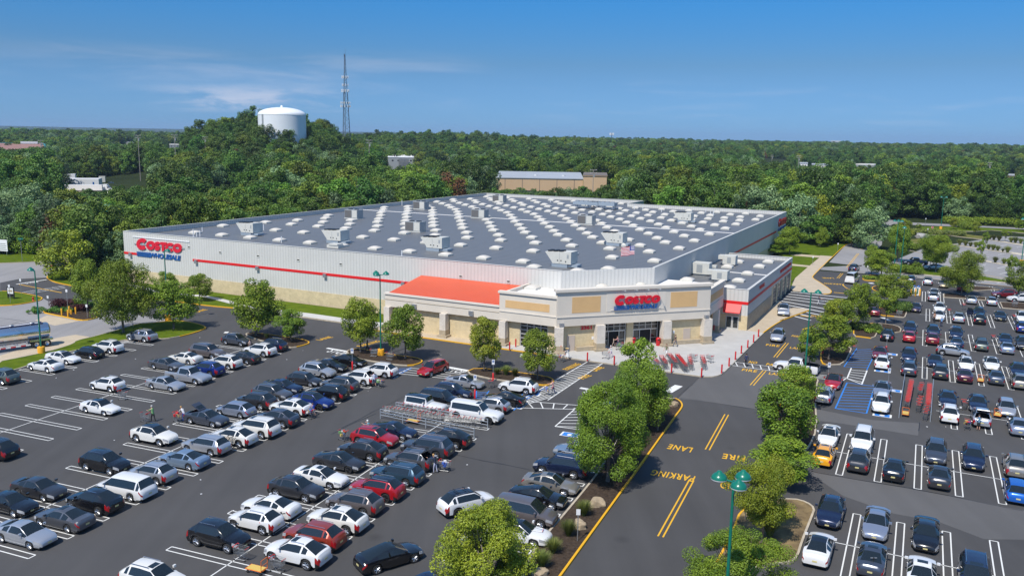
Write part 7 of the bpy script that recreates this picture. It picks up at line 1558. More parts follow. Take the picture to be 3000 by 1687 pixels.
def cart_row(t, a, b, n, flip, label, group, z=0.0):
    p, q = at(t, *a, z), at(t, *b, z); d = (q - p); yaw = yaw_of(d) + (math.pi if flip else 0)
    for k in range(n): cart(p + d * (k / max(1, n - 1)) + Vector((random.uniform(-.03, .03), random.uniform(-.03, .03), 0)), yaw + random.uniform(-.03, .03), label, group, False, z)
LG = 'loose shopping carts'
for t, x, y, yd_, lb in (('c1', 1495, 705, 10, 'lone cart on the line behind the white coupe'), ('d2', 860, 1250, 5, 'empty cart standing in front of the black SUV'), ('d2', 1300, 1390, 5, 'empty cart beside the orange flatbed'), ('d2', 1180, 940, 20, 'cart holding a yellow-green bag between the white SUVs'), ('c3', 1820, 560, -80, 'loose cart against the red post before the white SUV'), ('d3', 430, 0, 8, 'cart tucked between the dark grey SUV and fastback'), ('d4', 290, 1030, 15, 'cart pushed against the white sedan by the grass clumps'),
        ('g', 1270, 680, -85, 'loose cart right of the white sedan in the back rows'), ('g', 1985, 1120, -85, 'cart between grey green estate and silver sedan'), ('g', 2325, 780, -85, 'cart near the white SUV at the right edge'), ('g', 2335, 555, 0, 'cart left in the mulch at the right edge'), ('g', 465, 700, 0, 'cart standing by the kerb under the sparse tree'), ('w', 800, 1200, -80, 'cart at the kerb of the mulch square'), ('h', 1510, 1100, -85, 'cart between white SUV and navy sedan in the pen row'),
        ('c3', 395, 195, 20, 'left cart abandoned in the mulch under the lamp'), ('c3', 590, 235, 10, 'right cart abandoned in the mulch under the lamp'), ('t6', 1560, 1310, 160, 'single cart right of the nested rows'), ('t6', 1735, 1320, 150, 'cart standing free at the end of the cart rows'), ('g', 1510, 590, -85, 'cart at the open door of the navy SUV')):
    cart(at(t, x, y), yaw_of(dirab(yd_)), lb, LG, True, .142 if t == 't6' else (.12 if lb.endswith('lamp') or 'mulch at' in lb else 0))
FR = 'nested carts on the entrance pavement'
for a, b, n, lb in (((1150, 1345), (1180, 1375), 3, 'cart in the leftmost nested row behind the slim tree'), ((1225, 1320), (1265, 1380), 5, 'cart in the second nested row on the pavement'), ((1310, 1300), (1370, 1370), 7, 'cart in the row behind the front red bollard'), ((1395, 1305), (1475, 1410), 11, 'cart in the longest nested row on the pavement'), ((1520, 1325), (1535, 1390), 4, 'cart in the fourth nested row, before the single carts'), ((1655, 1320), (1675, 1385), 4, 'cart in the last nested row beside the red bollard')):
    cart_row('t6', a, b, n, False, lb, FR, .142)
def fence_rail(p, q, label, h=1.05, n=5):
    e = empty('cart_pen_rail', (p.x, p.y, 0), yaw_of(q - p)); L = (q - p).length; tag(e, label, 'rail', 'cart pen rails')
    for k in range(n): x = L * k / (n - 1); m = MB(); m.box(x - .035, -.035, 0, x + .035, .035, h + .02, M['steel_w']); m.build('post', e)
    for z in (.42, .74, h): m = MB(); m.bar((0, 0, z), (L, 0, z), .03, M['steel_w'], 6); m.build('rail', e)
fence_rail(at('c3', 665, 850), at('c3', 1775, 1060), 'rear rail of the left cart pen, against the white pickup'); fence_rail(at('c3', 475, 935), at('c3', 1610, 1180), 'front rail of the left cart pen, behind the navy fastback')
fence_rail(at('h', 462, 1235), at('h', 548, 650), 'left blue-footed rail of the right cart pen'); fence_rail(at('h', 968, 1300), at('h', 1010, 745), 'right rail of the right cart pen')
blue(at('h', 440, 1250), at('h', 545, 690), .3); white(at('h', 1015, 1310), at('h', 1045, 880), .18)
C1 = 'carts nested in the left pen'; C2 = 'carts nested in the right pen'
cart_row('c3', (560, 900), (1180, 985), 14, True, 'cart in the front line of the left pen', C1); cart_row('c3', (720, 850), (1330, 950), 14, True, 'cart in the back line of the left pen', C1); cart_row('c3', (1300, 1010), (1640, 1040), 6, True, 'cart at the right end of the left pen', C1)
cart_row('h', (590, 1080), (655, 750), 17, False, 'cart in the long left row of the right pen', C2); cart_row('h', (925, 1130), (945, 810), 17, False, 'cart in the long right row of the right pen', C2); cart_row('h', (800, 890), (815, 800), 4, False, 'cart in the short middle row of the right pen', C2); cart_row('h', (775, 1140), (800, 1040), 3, True, 'skewed cart at the front of the right pen', C2); cart_row('h', (880, 1270), (900, 1200), 2, True, 'cart pushed in last at the right pen mouth', C2)
def flatbed(p, yaw, label, z=0):
    e = empty('flatbed_cart', (p.x, p.y, z), yaw); tag(e, label, 'flatbed cart', 'orange flatbed carts'); m = MB()
    for s in (1, -1): m.bar((-.65, s * .33, .3), (.65, s * .33, .3), .025, M['orange_p'], 5)
    for x in (-.65, 0, .65): m.bar((x, -.33, .3), (x, .33, .3), .025, M['orange_p'], 5)
    m.build('frame', e); m = MB(); m.box(-.6, -.3, .31, .6, .3, .335, M['wood_y']); m.build('deck', e); m = MB()
    for s in (1, -1): m.bar((-.65, s * .33, .3), (-.68, s * .33, 1.1), .022, M['orange_p'], 5)
    m.bar((-.68, -.33, 1.1), (-.68, .33, 1.1), .022, M['orange_p'], 5); m.bar((-.66, -.33, .7), (-.66, .33, .7), .018, M['orange_p'], 5); m.build('handle', e)
    for x in (-.5, .5):
        for s in (1, -1): m = MB(); m.lathe([(0, -.03), (.11, -.03), (.11, .03), (0, .03)], M['tyre'], 12, (x, s * .26, .11), axis='y'); m.build('wheel', e)
for t, x, y, yw, lb in (('d2', 1040, 1400, 185, 'orange flatbed cart beside two empty carts'), ('h', 1785, 660, 85, 'orange flatbed cart behind the maroon sedan'), ('h', 565, 1200, 90, 'orange flatbed cart at the mouth of the right pen'), ('h', 2065, 1220, 80, 'orange flatbed cart between the silver cars'), ('c3', 870, 990, 190, 'orange flatbed cart inside the left pen')): flatbed(at(t, x, y), yaw_of(dirab(yw)), lb)
# ------------------------------------------------------------------ bicycles and racks
def bicycle(p, yaw, z, label, frame):
    e = empty('bicycle', (p.x, p.y, z), yaw); tag(e, label, 'bicycle', 'bicycles on car racks')
    for x in (-.52, .52):
        m = MB(); m.lathe([(.30, -.012), (.335, -.018), (.345, 0), (.335, .018), (.30, .012)], M['tyre'], 18, (x, 0, .34), axis='y')
        for k in range(8): a = k * .785; m.bar((x, 0, .34), (x + .31 * math.cos(a), 0, .34 + .31 * math.sin(a)), .004, M['galv'], 3)
        m.build('wheel', e)
    m = MB()
    for a, b in (((-.52, .34), (-.05, .34)), ((-.05, .34), (-.18, .80)), ((-.18, .80), (.36, .82)), ((.36, .82), (-.05, .34)), ((-.52, .34), (-.18, .80)), ((.36, .88), (.52, .34))): m.bar((a[0], 0, a[1]), (b[0], 0, b[1]), .02, M[frame], 5)
    m.build('frame', e); m = MB(); m.box(-.30, -.05, .88, -.08, .05, .92, M['black']); m.build('saddle', e); m = MB(); m.bar((.33, -.26, 1.0), (.33, .26, 1.0), .016, M['black'], 5); m.bar((.36, 0, .82), (.33, 0, 1.0), .016, M['black'], 5); m.build('handlebar', e)
for k, (x, y, fr_, lb) in enumerate(((690, 1310, 'base_y', 'yellow bicycle on the rear rack of the silver estate'), (745, 1320, 'black', 'black bicycle on the outer side of the rear rack'))):
    bicycle(at('c2', x, y), yaw_of(dirab(-86)), .40, lb, fr_)
p = at('c2', 690, 1330); m = MB(); u = dirab(5)
m.bar(Vector((p.x, p.y, .45)) - u * .8, Vector((p.x, p.y, .45)) + u * .5, .04, M['black'], 5); m.bar(Vector((p.x, p.y, .45)), Vector((p.x, p.y, 1.3)), .035, M['black'], 5); tag(m.build('bicycle_rack'), 'black bicycle rack behind the silver estate', 'bicycle rack')
p = at('d6', 640, 1440); m = MB(); m.bar((p.x, p.y, .4), (p.x, p.y, 1.35), .045, M['black'], 6); m.bar((p.x - .22, p.y, 1.3), (p.x + .22, p.y, 1.3), .03, M['galv'], 5); m.bar((p.x - .15, p.y, .9), (p.x + .15, p.y, .9), .05, M['chrome'], 6); tag(m.build('bicycle_rack'), 'folded bicycle rack on the tail of the slate grey sedan', 'bicycle rack')
p = at('d2', 1345, 860); m = MB(); m.bar((p.x, p.y, .35), (p.x, p.y, 1.25), .06, M['black'], 6); m.bar((p.x - .3, p.y - .1, 1.1), (p.x + .3, p.y + .1, 1.1), .04, M['black'], 5); m.bar((p.x - .25, p.y, .6), (p.x + .25, p.y, .6), .06, M['black'], 5); tag(m.build('bicycle_rack'), 'folded black rack behind the small white SUV', 'bicycle rack')
# ------------------------------------------------------------------ fuel trailer in the yard
p, q = at('u', 548, 1318), at('u', 452, 1332); d = (p - q).normalized(); n = Vector((-d.y, d.x, 0)); c = p + n * 1.2 + d * .6
M['tank_steel'] = mat('polished_aluminium', (0.72, 0.73, 0.74), 0.16, 0.95); M['navy_trim'] = mat('navy_trim', (0.02, 0.025, 0.10), 0.5)
tr = empty('tank_trailer', (c.x, c.y, 0), yaw_of(-d)); tag(tr, 'polished silver fuel tank trailer with red striped side guards in the left yard', 'trailer')
m = MB(); m.lathe([(0, -.28), (.45, -.26), (.8, -.16), (1.0, 0), (1.06, .15), (1.06, 11.5), (.9, 11.7), (0, 11.8)], M['tank_steel'], 32, (.6, 0, 2.15), axis='x'); m.build('tank', tr, sharp=60)
m = MB(); m.box(1.2, -.42, 3.19, 11, -.30, 3.29, M['navy_trim']); m.box(1.2, .30, 3.19, 11, .42, 3.29, M['navy_trim']); m.box(1.5, -.22, 3.2, 10.6, .22, 3.26, M['white']); m.build('walkway', tr)
for x in (2.5, 5, 7.5): m = MB(); m.lathe([(.3, 0), (.3, .12), (0, .16)], M['galv'], 14, (x, 0, 3.25)); m.build('hatch', tr)
m = MB(); m.box(.3, -.6, .95, 11.5, -.45, 1.2, M['galv']); m.box(.3, .45, .95, 11.5, .6, 1.2, M['galv'])
for x in (3.2, 4.6, 6, 7.4, 9): m.bar((x, -.9, .55), (x, -.4, 1.3), .04, M['galv']); m.bar((x, .9, .55), (x, .4, 1.3), .04, M['galv']); m.bar((x, -.9, .55), (x + .9, -.4, 1.3), .03, M['galv']); m.bar((x, .9, .55), (x + .9, .4, 1.3), .03, M['galv'])
m.build('chassis', tr)
for s in (1, -1):
    m = MB()
    for k in range(14): m.box(3.1 + .6 * k, s * 1.1 - .03, .5, 3.7 + .6 * k, s * 1.1 + .03, .66, M['red_p'] if k % 2 else M['white'])
    m.build('side_guard', tr)
for x in (1.1, 2.4):
    for s in (1, -1):
        m = MB(); m.lathe([(.28, -.25), (.50, -.27), (.52, -.2), (.52, .2), (.50, .27), (.28, .25)], M['tyre'], 22, axis='y'); w = m.build('wheel', tr, sharp=40); w.location = (x, s * .95, .52)
        m = MB(); m.lathe([(0, .1), (.12, .2), (.14, .12), (.28, .16), (.3, .26)], M['chrome'], 18, axis='y'); r = m.build('rim', w, sharp=40); r.rotation_euler = (0, 0, 0 if s > 0 else math.pi)
for s in (1, -1): m = MB(); m.box(.35, s * 1.22 - .04, .95, 3.2, s * 1.22 + .04, 1.2, M['tank_steel']); m.box(.35, s * .95 - .28, 1.16, 3.2, s * .95 + .28, 1.2, M['tank_steel']); m.build('mudguard', tr)
# ------------------------------------------------------------------ people
SKN = mat('skin_light', (.48, .27, .19), .6); SKD = mat('skin_brown', (.20, .10, .06), .6)
def cloth(c): 
    k = 'cloth_%d_%d_%d' % tuple(int(v * 99) for v in c)
    if k not in M: M[k] = mat(k, c, .85)
    return M[k]
HAIR = {'dark': mat('dark_hair', (.02, .014, .01), .7), 'brown': mat('brown_hair', (.09, .045, .02), .7), 'blond': mat('blond_hair', (.42, .24, .09), .7), 'grey': mat('grey_hair', (.42, .41, .40), .7), 'straw': mat('straw_hat', (.60, .42, .18), .8), 'white': mat('white_hair', (.66, .65, .63), .7)}
def person(pos, yaw, label, top, legs, hair='dark', skin=None, h=1.72, pose='stand', shorts=False, sleeves=False, dress=False, z=0.0):
    """one skinned body: joints laid out in the pose, tapering radii, five fingers a hand"""
    skin = skin or SKN; k = h / 1.75; lean = {'stand': 0, 'walk': .05, 'push': .14, 'bend': .72, 'reach': .30}[pose]
    hip = Vector((0, 0, .93)); up = Vector((math.sin(lean), 0, math.cos(lean))); chest = hip + up * .40; neck = hip + up * .56; head = neck + up * .10 + Vector((.02, 0, .02)); crown_ = head + up * .17
    st = {'walk': .30, 'push': .20, 'reach': .12}.get(pose, .04)
    V, E, R, T = [], [], [], []
    def v(p, r): V.append(Vector(p)); R.append(r); return len(V) - 1
    def e(a, b, t): E.append((a, b)); T.append(t)
    H = v(hip, (.145, .12)); Wst = v(hip + up * .18, (.135, .105)); Ch = v(chest, (.165, .115)); Nk = v(neck, (.058, .058)); Hd = v(head, (.085, .095)); Cr = v(crown_, (.07, .08)); Ns = v(head + Vector((.105, 0, .03)), (.018, .018))
    e(H, Wst, 'top'); e(Wst, Ch, 'top'); e(Ch, Nk, 'top'); e(Nk, Hd, 'skin'); e(Hd, Cr, 'skin'); e(Hd, Ns, 'skin')
    for s in (1, -1):
        f = st * s; hp = v(hip + Vector((0, s * .09, -.04)), (.095, .10)); kn = v((.03 + f * .55, s * .10, .50), (.064, .064)); an = v((-.02 + f, s * .10, .09 + (.05 if f < -.1 else 0)), (.040, .042)); to = v((.14 + f, s * .11, .035 + (.0 if f < -.1 else 0)), (.042, .03))
        e(H, hp, 'legs'); e(hp, kn, 'legs'); e(kn, an, 'skin' if (shorts or dress) else 'legs'); e(an, to, 'shoe')
        sh = v(chest + up * .10 + Vector((0, s * .19, 0)), (.062, .062)); a_ = {'push': (.30, .02, -.24), 'bend': (.25, .02, -.32), 'reach': (.28, .06, -.12), 'walk': (-.10 * s, .05, -.27), 'stand': (.0, .06, -.29)}[pose]
        b_ = {'push': (.24, -.04, .02), 'bend': (.20, -.03, -.14), 'reach': (.25, 0, .06), 'walk': (.10 - .06 * s, .0, -.22), 'stand': (.06, 0, -.25)}[pose]
        P0 = chest + up * .10 + Vector((0, s * .19, 0)); P1 = P0 + Vector((a_[0], s * a_[1], a_[2])); P2 = P1 + Vector((b_[0], s * b_[1], b_[2])); dr = (P2 - P1).normalized()
        el = v(P1, (.042, .042)); wr = v(P2, (.028, .026)); hn = v(P2 + dr * .07, (.036, .020))
        e(Ch, sh, 'top'); e(sh, el, 'top'); e(el, wr, 'top' if sleeves else 'skin'); e(wr, hn, 'skin'); sd = Vector((0, 1, 0))
        for j, (o_, L_) in enumerate(((-.030, .070), (-.010, .080), (.011, .075), (.030, .058))):
            a1 = v(P2 + dr * .11 + sd * o_, (.0095, .0095)); a2 = v(P2 + dr * (.11 + L_) + sd * o_ * 1.1 - Vector((0, 0, .02)), (.0075, .0075)); e(hn, a1, 'skin'); e(a1, a2, 'skin')
        th = v(P2 + dr * .06 - sd * s * .05, (.011, .011)); e(wr, th, 'skin')
    me = bpy.data.meshes.new('body'); me.from_pydata([p * k for p in V], E, []); o = bpy.data.objects.new('skeleton', me); COL.objects.link(o)
    md = o.modifiers.new('skin', 'SKIN'); md.branch_smoothing = .4; sv = me.skin_vertices[0].data
    for i, r in enumerate(R): sv[i].radius = (r[0] * k, r[1] * k); sv[i].use_root = (i == 0)
    sb = o.modifiers.new('sub', 'SUBSURF'); sb.levels = sb.render_levels = 1
    dg = bpy.context.evaluated_depsgraph_get(); bm_ = bpy.data.meshes.new_from_object(o.evaluated_get(dg)); bpy.data.objects.remove(o)
    names = {'skin': skin, 'top': cloth(top), 'legs': cloth(legs), 'shoe': cloth((.05, .05, .055))}; keys = list(names)
    bm_.materials.clear(); [bm_.materials.append(names[q_]) for q_ in keys]
    for f in bm_.polygons:
        c = f.center / k; best, bd = 'skin', 9
        for (a, b), t in zip(E, T):
            A, B = V[a], V[b]; ab_ = B - A; tt = max(0, min(1, (c - A).dot(ab_) / max(1e-9, ab_.length_squared))); dd = (A + ab_ * tt - c).length - min(R[a][0], R[b][0]) * .6
            if t == 'top' and b > 10 and not sleeves and tt > .85: t = 'skin'
            if dd < bd: bd, best = dd, t
        f.material_index = keys.index(best); f.use_smooth = True
    pr = empty('person', (pos.x, pos.y, z), yaw); tag(pr, label, 'person'); link('body', bm_, pr)
    b = bmesh.new(); bmesh.ops.create_icosphere(b, subdivisions=2, radius=.118 * k)
    for q_ in b.verts: q_.co.z *= 1.05
    bmesh.ops.delete(b, geom=[q_ for q_ in b.verts if q_.co.x > .03 * k and q_.co.z < .03 * k], context='VERTS'); hm = bpy.data.meshes.new('hair'); b.to_mesh(hm); b.free()
    hm.materials.append(HAIR[hair]); hm.polygons.foreach_set('use_smooth', [True] * len(hm.polygons)); ho = link('hair' if hair != 'straw' else 'hat', hm, pr); ho.location = (head + up * .085 - Vector((.012, 0, 0))) * k
    if hair == 'straw': m = MB(); m.lathe([(.26, -.01), (.12, .02), (.1, .0)], HAIR['straw'], 16); b_ = m.build('brim', ho); b_.location = (0, 0, .03)
    if dress: m = MB(); m.lathe([(.15, 1.0), (.18, .85), (.25, .52)], cloth(top), 14); m.build('skirt', pr)
    return pr
A_D = lambda a: yaw_of(dirab(a))
W_ = (.70, .70, .70); K_ = (.015, .015, .018); N_ = (.02, .03, .08)
for t, x, y, a, lb, kw in (
 ('c1', 1860, 975, 180, 'man in a light green shirt pushing a cart behind the white black-roofed SUV', dict(top=(.20, .42, .16), legs=K_, hair='grey', pose='push')),
 ('c1', 2235, 968, 170, 'blonde woman in blue leggings bending over a cart at the open tailgate', dict(top=(.55, .57, .60), legs=(.02, .08, .42), hair='blond', pose='bend', h=1.66)),
 ('c2', 1740, 905, 175, 'child in blue shirt riding on the back of a cart', dict(top=(.02, .05, .35), legs=(.5, .5, .5), hair='brown', pose='reach', h=1.4, shorts=True)),
 ('c3', 400, 545, 150, 'man in pale shirt and shorts at the raised tailgate of the white SUV', dict(top=(.45, .48, .62), legs=N_, pose='reach', shorts=True, hair='dark')),
 ('d3', 1140, 200, 170, 'woman in navy jacket and pale trousers loading the grey SUV', dict(top=(.02, .03, .06), legs=(.42, .44, .56), hair='blond', pose='reach', sleeves=True)),
 ('t6', 228, 1285, 175, 'woman in straw hat and white dress pushing a loaded cart', dict(top=W_, legs=W_, hair='straw', pose='push', dress=True, h=1.65, z=.01)),
 ('t6', 690, 1255, 185, 'white-haired shopper in white pushing an empty cart', dict(top=W_, legs=(.5, .4, .5), hair='white', pose='push', h=1.6, z=.142)),
 ('t6', 715, 1145, 190, 'child in light clothes at the left entrance door', dict(top=(.55, .5, .45), legs=(.4, .33, .28), hair='brown', pose='walk', h=1.35, z=.142, shorts=True)),
 ('t6', 762, 1150, 200, 'woman steering a full cart out of the left entrance', dict(top=(.45, .22, .24), legs=(.03, .03, .1), hair='brown', pose='push', h=1.62, z=.142)),
 ('t6', 1048, 1108, 100, 'person in crimson top and beige trousers in the right entrance', dict(top=(.40, .015, .06), legs=(.45, .36, .28), hair='grey', pose='walk', z=.142)),
 ('t6', 1372, 1142, 175, 'bald man in black T-shirt striding along the stone wall', dict(top=K_, legs=(.16, .16, .19), hair='brown', pose='walk', z=.142)),
 ('t6', 1275, 1245, 255, 'man in olive shirt and white shorts walking over the pavement', dict(top=(.16, .16, .09), legs=W_, hair='brown', pose='walk', shorts=True, z=.142)),
 ('f', 470, 405, 95, 'dark-haired woman in black on the striped crossing', dict(top=N_, legs=K_, hair='dark', pose='walk', sleeves=True)),
 ('w', 425, 700, 20, 'man in navy shirt and white trousers pushing a cart over the broad crossing', dict(top=N_, legs=(.62, .62, .62), hair='dark', pose='push')),
 ('c4', 85, 640, 190, 'shopper in white and red top pushing a full cart beside the striped walkway', dict(top=(.62, .35, .35), legs=(.03, .05, .16), hair='brown', pose='push')),
 ('t4', 1485, 1095, 150, 'grey-haired man in blue shirt and navy shorts beside the silver SUV', dict(top=(.28, .36, .62), legs=N_, hair='grey', pose='reach', shorts=True)),
 ('h', 1745, 1440, 90, 'man in teal shirt and black shorts leaning into the silver estate car', dict(top=(.08, .16, .24), legs=K_, hair='dark', pose='bend', shorts=True)),
 ('g', 1030, 800, 60, 'woman with brown hair between white sedan and navy SUV', dict(top=(.40, .22, .14), legs=K_, hair='brown', pose='stand')),
 ('g', 1145, 870, 120, 'man in pale blue shirt beside the navy SUV', dict(top=(.18, .36, .62), legs=N_, hair='white', pose='stand')),
 ('t5', 275, 1205, 0, 'worker in green vest tending plants in the mulch bed', dict(top=(.04, .16, .07), legs=K_, hair='dark', skin=SKD, pose='walk', z=.12)),
 ('c3', 340, 1160, 170, 'person in turquoise top beside the red SUV', dict(top=(.10, .35, .42), legs=N_, hair='white', pose='reach')),
 ('m', 965, 740, 170, 'person in floral top standing by the white SUV', dict(top=(.45, .33, .28), legs=K_, hair='brown', pose='stand', h=1.62)),
): person(at(t, x, y, kw.get('z', 0)), A_D(a), lb, **kw)
PCG = 'carts being pushed or loaded'
GOODS = [(.55, .03, .03), (.75, .72, .66), (.05, .12, .45), (.55, .40, .12), (.15, .30, .10), (.62, .45, .30)]
def goods(p, yaw, z, label, seed):
    r = random.Random(seed); m = MB()
    for k in range(9): c = GOODS[r.randrange(6)]; x, y = r.uniform(-.28, .3), r.uniform(-.14, .14); s = r.uniform(.07, .15); zz = .50 + .12 * (k % 3); m.box(x - s, y - s * .8, zz, x + s, y + s * .8, zz + s * 1.7, cloth(c), r.random() * 3)
    o = m.build('groceries'); o.location = (p.x, p.y, z); o.rotation_euler = (0, 0, yaw); tag(o, label, 'groceries')
for i, (t, x, y, a, full, z, lb) in enumerate((('c1', 1760, 975, 182, 0, 0, 'cart pushed by the man in light green'), ('c1', 2160, 975, 350, 1, 0, 'cart beside the open grey tailgate'), ('c2', 1690, 930, 175, 1, 0, 'cart ridden by the child in blue'), ('c3', 470, 555, -20, 1, 0, 'cart behind the white SUV with raised tailgate'), ('d3', 1255, 175, 10, 1, 0, 'cart loaded with boxes behind the grey SUV'), ('t6', 160, 1300, 178, 1, .0, 'low cart pushed by the woman in straw hat'), ('t6', 632, 1270, 183, 0, .142, 'empty cart pushed by the white-haired shopper'), ('t6', 775, 1175, 215, 1, .142, 'overflowing cart leaving the left entrance'), ('w', 455, 698, 15, 0, 0, 'cart on the broad crossing'), ('c4', 25, 655, 190, 1, 0, 'full cart beside the striped walkway'), ('h', 1560, 1420, 95, 1, 0, 'cart with shopping bags left of the open silver estate'), ('c2', 2090, 1195, 175, 1, 0, 'cart piled with bags behind the red SUV'))):
    p = at(t, x, y, z); cart(p, A_D(a), lb, PCG, True, z)
    if full: goods(p, A_D(a), z, 'packages in the ' + lb, i)
# ------------------------------------------------------------------ far away: tank, masts, buildings, trailers
def far_pt(X, d):   # ground point at horizontal distance d seen at image column X
    dv = RM @ Vector(((X - CX) / F, (400 - CY) / F, 1)); h = math.hypot(dv.x, dv.y); x, y = dv.x / h * d, dv.y / h * d; return Vector((x, y, hz(x, y)))
def zfor(X, Y, p):
    dv = RM @ Vector(((X - CX) / F, (Y - CY) / F, 1)); return CAMH + dv.z / dv.y * p.y
p = far_pt(828, 565); r = 63 / F * 580; zt, zs = zfor(828, 315, p), zfor(828, 337, p); wt = empty('water_tank', (p.x, p.y, p.z)); tag(wt, 'great white domed water tank on the wooded hill', 'water tank')
m = MB(); zs -= p.z; zt -= p.z; m.lathe([(r, -2), (r, zs)], M['tank_w'], 64); m.lathe([(r * 1.004, zs - .35), (r * 1.008, zs - .1), (r * 1.004, zs)], M['tank_w'], 64); m.build('shell', wt, sharp=40)
m = MB(); m.lathe([(r * math.cos(a), zs + .01 + (zt - zs) * math.sin(a)) for a in [k * math.pi / 2 / 14 for k in range(15)]], M['tank_w'], 64); m.build('dome', wt, sharp=40)
m = MB(); m.lathe([(.8, 0), (.8, .8), (0, 1.3)], M['tank_w'], 12, (0, 0, zt)); m.build('vent', wt); m = MB(); v_ = Vector((-p.x, -p.y, 0)).normalized(); v_ = Matrix.Rotation(-.9, 3, 'Z') @ v_; m.box(v_.x * r - .5, v_.y * r - .5, 0, v_.x * r + .5, v_.y * r + .5, zs, M['hvac_g']); m.build('ladder', wt)
M['mast'] = mat('mast_steel', (.16, .19, .22), .5, .5)
p = far_pt(1014, 600); ht = zfor(1012, 160, p) - p.z; tw = empty('lattice_tower', (p.x, p.y, p.z)); tag(tw, 'tall lattice radio tower with white antenna rings on the wooded hill', 'radio tower')
wid = lambda z: 5.6 * (1 - z / ht) * .95 + .55
for s, t_ in ((0, 'leg'), (1, 'leg'), (2, 'leg')):
    a = s * 2.094 + .5; m = MB()
    for k in range(12): z0, z1 = ht * k / 12, ht * (k + 1) / 12; m.bar((math.cos(a) * wid(z0) * .6, math.sin(a) * wid(z0) * .6, z0), (math.cos(a) * wid(z1) * .6, math.sin(a) * wid(z1) * .6, z1), .26 if z0 < ht * .62 else .13, M['mast'], 5)
    m.build('leg', tw)
m = MB()
for k in range(26):
    z0, z1 = ht * k / 26, ht * (k + 1) / 26
    for s in range(3):
        a, b = s * 2.094 + .5, (s + 1) * 2.094 + .5
        if k % 2: a, b = b, a
        m.bar((math.cos(a) * wid(z0) * .6, math.sin(a) * wid(z0) * .6, z0), (math.cos(b) * wid(z1) * .6, math.sin(b) * wid(z1) * .6, z1), .09, M['mast'], 4); m.bar((math.cos(a) * wid(z1) * .6, math.sin(a) * wid(z1) * .6, z1), (math.cos(b) * wid(z1) * .6, math.sin(b) * wid(z1) * .6, z1), .06, M['mast'], 4)
m.build('bracing', tw)
for Y, R_a, nn, hh in ((227, 2.1, 7, 1.6), (250, 2.0, 5, 1.5), (267, 2.5, 13, 1.7), (302, 3.2, 12, 1.2), (312, 3.3, 10, 1.5)):
    z = zfor(1012, Y, p) - p.z; m = MB(); m.lathe([(R_a - .12, z - .1), (R_a + .05, z - .1), (R_a + .05, z + .05), (R_a - .12, z + .05)], M['mast'], 12)
    for k in range(nn): a = k * 6.283 / nn + Y; m.box(R_a * math.cos(a) - .17, R_a * math.sin(a) - .17, z - hh * .5, R_a * math.cos(a) + .17, R_a * math.sin(a) + .17, z + hh * .6, M['white'])
    m.build('antenna_ring', tw)
m = MB(); m.bar((.5, 0, ht), (.5, 0, ht + 4), .06, M['mast'], 4); m.bar((-.4, 0, ht - 3), (-.4, 0, ht + .8), .1, M['mast'], 4); m.build('whip', tw)
def monopole(X, d, Ytop, lb, rr=.5, ring=True):
    p = far_pt(X, d); h = zfor(X, Ytop, p) - p.z; e = empty('cell_mast', (p.x, p.y, p.z)); tag(e, lb, 'mast', 'far masts'); m = MB(); m.bar((0, 0, 0), (0, 0, h), rr, M['mast'], 6, rr * .6); m.build('pole', e)
    if ring:
        m = MB()
        for k in range(6): a = k * 1.047; m.box(2.4 * math.cos(a) - .4, 2.4 * math.sin(a) - .4, h - 3.4, 2.4 * math.cos(a) + .4, 2.4 * math.sin(a) + .4, h - .4, M['white']); m.bar((0, 0, h - 2), (2.4 * math.cos(a), 2.4 * math.sin(a), h - 2), .15, M['mast'], 4)
        m.build('antenna', e)
monopole(1792, 1150, 389, 'slim cell mast above the far right end of the ridge'); monopole(1668, 1500, 395, 'thin mast left of the slim cell mast', .45, False); monopole(1724, 1500, 396, 'second thin mast left of the cell mast', .45, False); monopole(1988, 1200, 432, 'spire-like mast over the far woods', .6, False)
M['wood_pole'] = mat('weathered_pole', (.30, .27, .23), .9)
def utility(X, d, Yt, lb, arms=2):
    p = far_pt(X, d); h = zfor(X, Yt, p) - p.z; e = empty('utility_pole', (p.x, p.y, p.z), .3); tag(e, lb, 'utility pole', 'utility poles in the woods'); m = MB(); m.bar((0, 0, 0), (0, 0, h), .2, M['wood_pole'], 6, .14); m.build('pole', e)
    for k in range(arms): m = MB(); z = h - .4 - 1.3 * k; m.box(-1.6 + .4 * k, -.1, z, 1.6 - .4 * k, .1, z + .22, M['wood_pole']); [m.bar((x, 0, z + .22), (x, 0, z + .5), .07, M['white'], 5) for x in (-1.4, -.7, .7, 1.4)]; m.build('cross_arm', e)
    m = MB(); m.bar((.4, 0, h - 3.2), (.4, 0, h - 2.0), .3, M['hvac_g'], 8); m.build('transformer', e)
for X, d, Y, lb in ((404, 520, 396, 'utility pole left of the hill, cross arms above the trees'), (511, 500, 395, 'utility pole with grey transformer left of the hill'), (600, 540, 401, 'utility pole partly behind trees at the foot of the hill'), (117, 560, 411, 'utility pole before the brick-red roof'), (1081, 420, 410, 'utility pole above the hill edge trees'), (1378, 360, 497, 'utility pole left of the tan warehouse'), (1742, 360, 497, 'utility pole before the right end of the tan warehouse'), (2345, 560, 456, 'utility pole in the middle of the right woods'), (2780, 620, 478, 'utility pole in the right woods'), (2909, 560, 477, 'utility pole near the right edge'), (2266, 800, 455, 'thin utility pole far in the right woods')): utility(X, d, Y, lb)
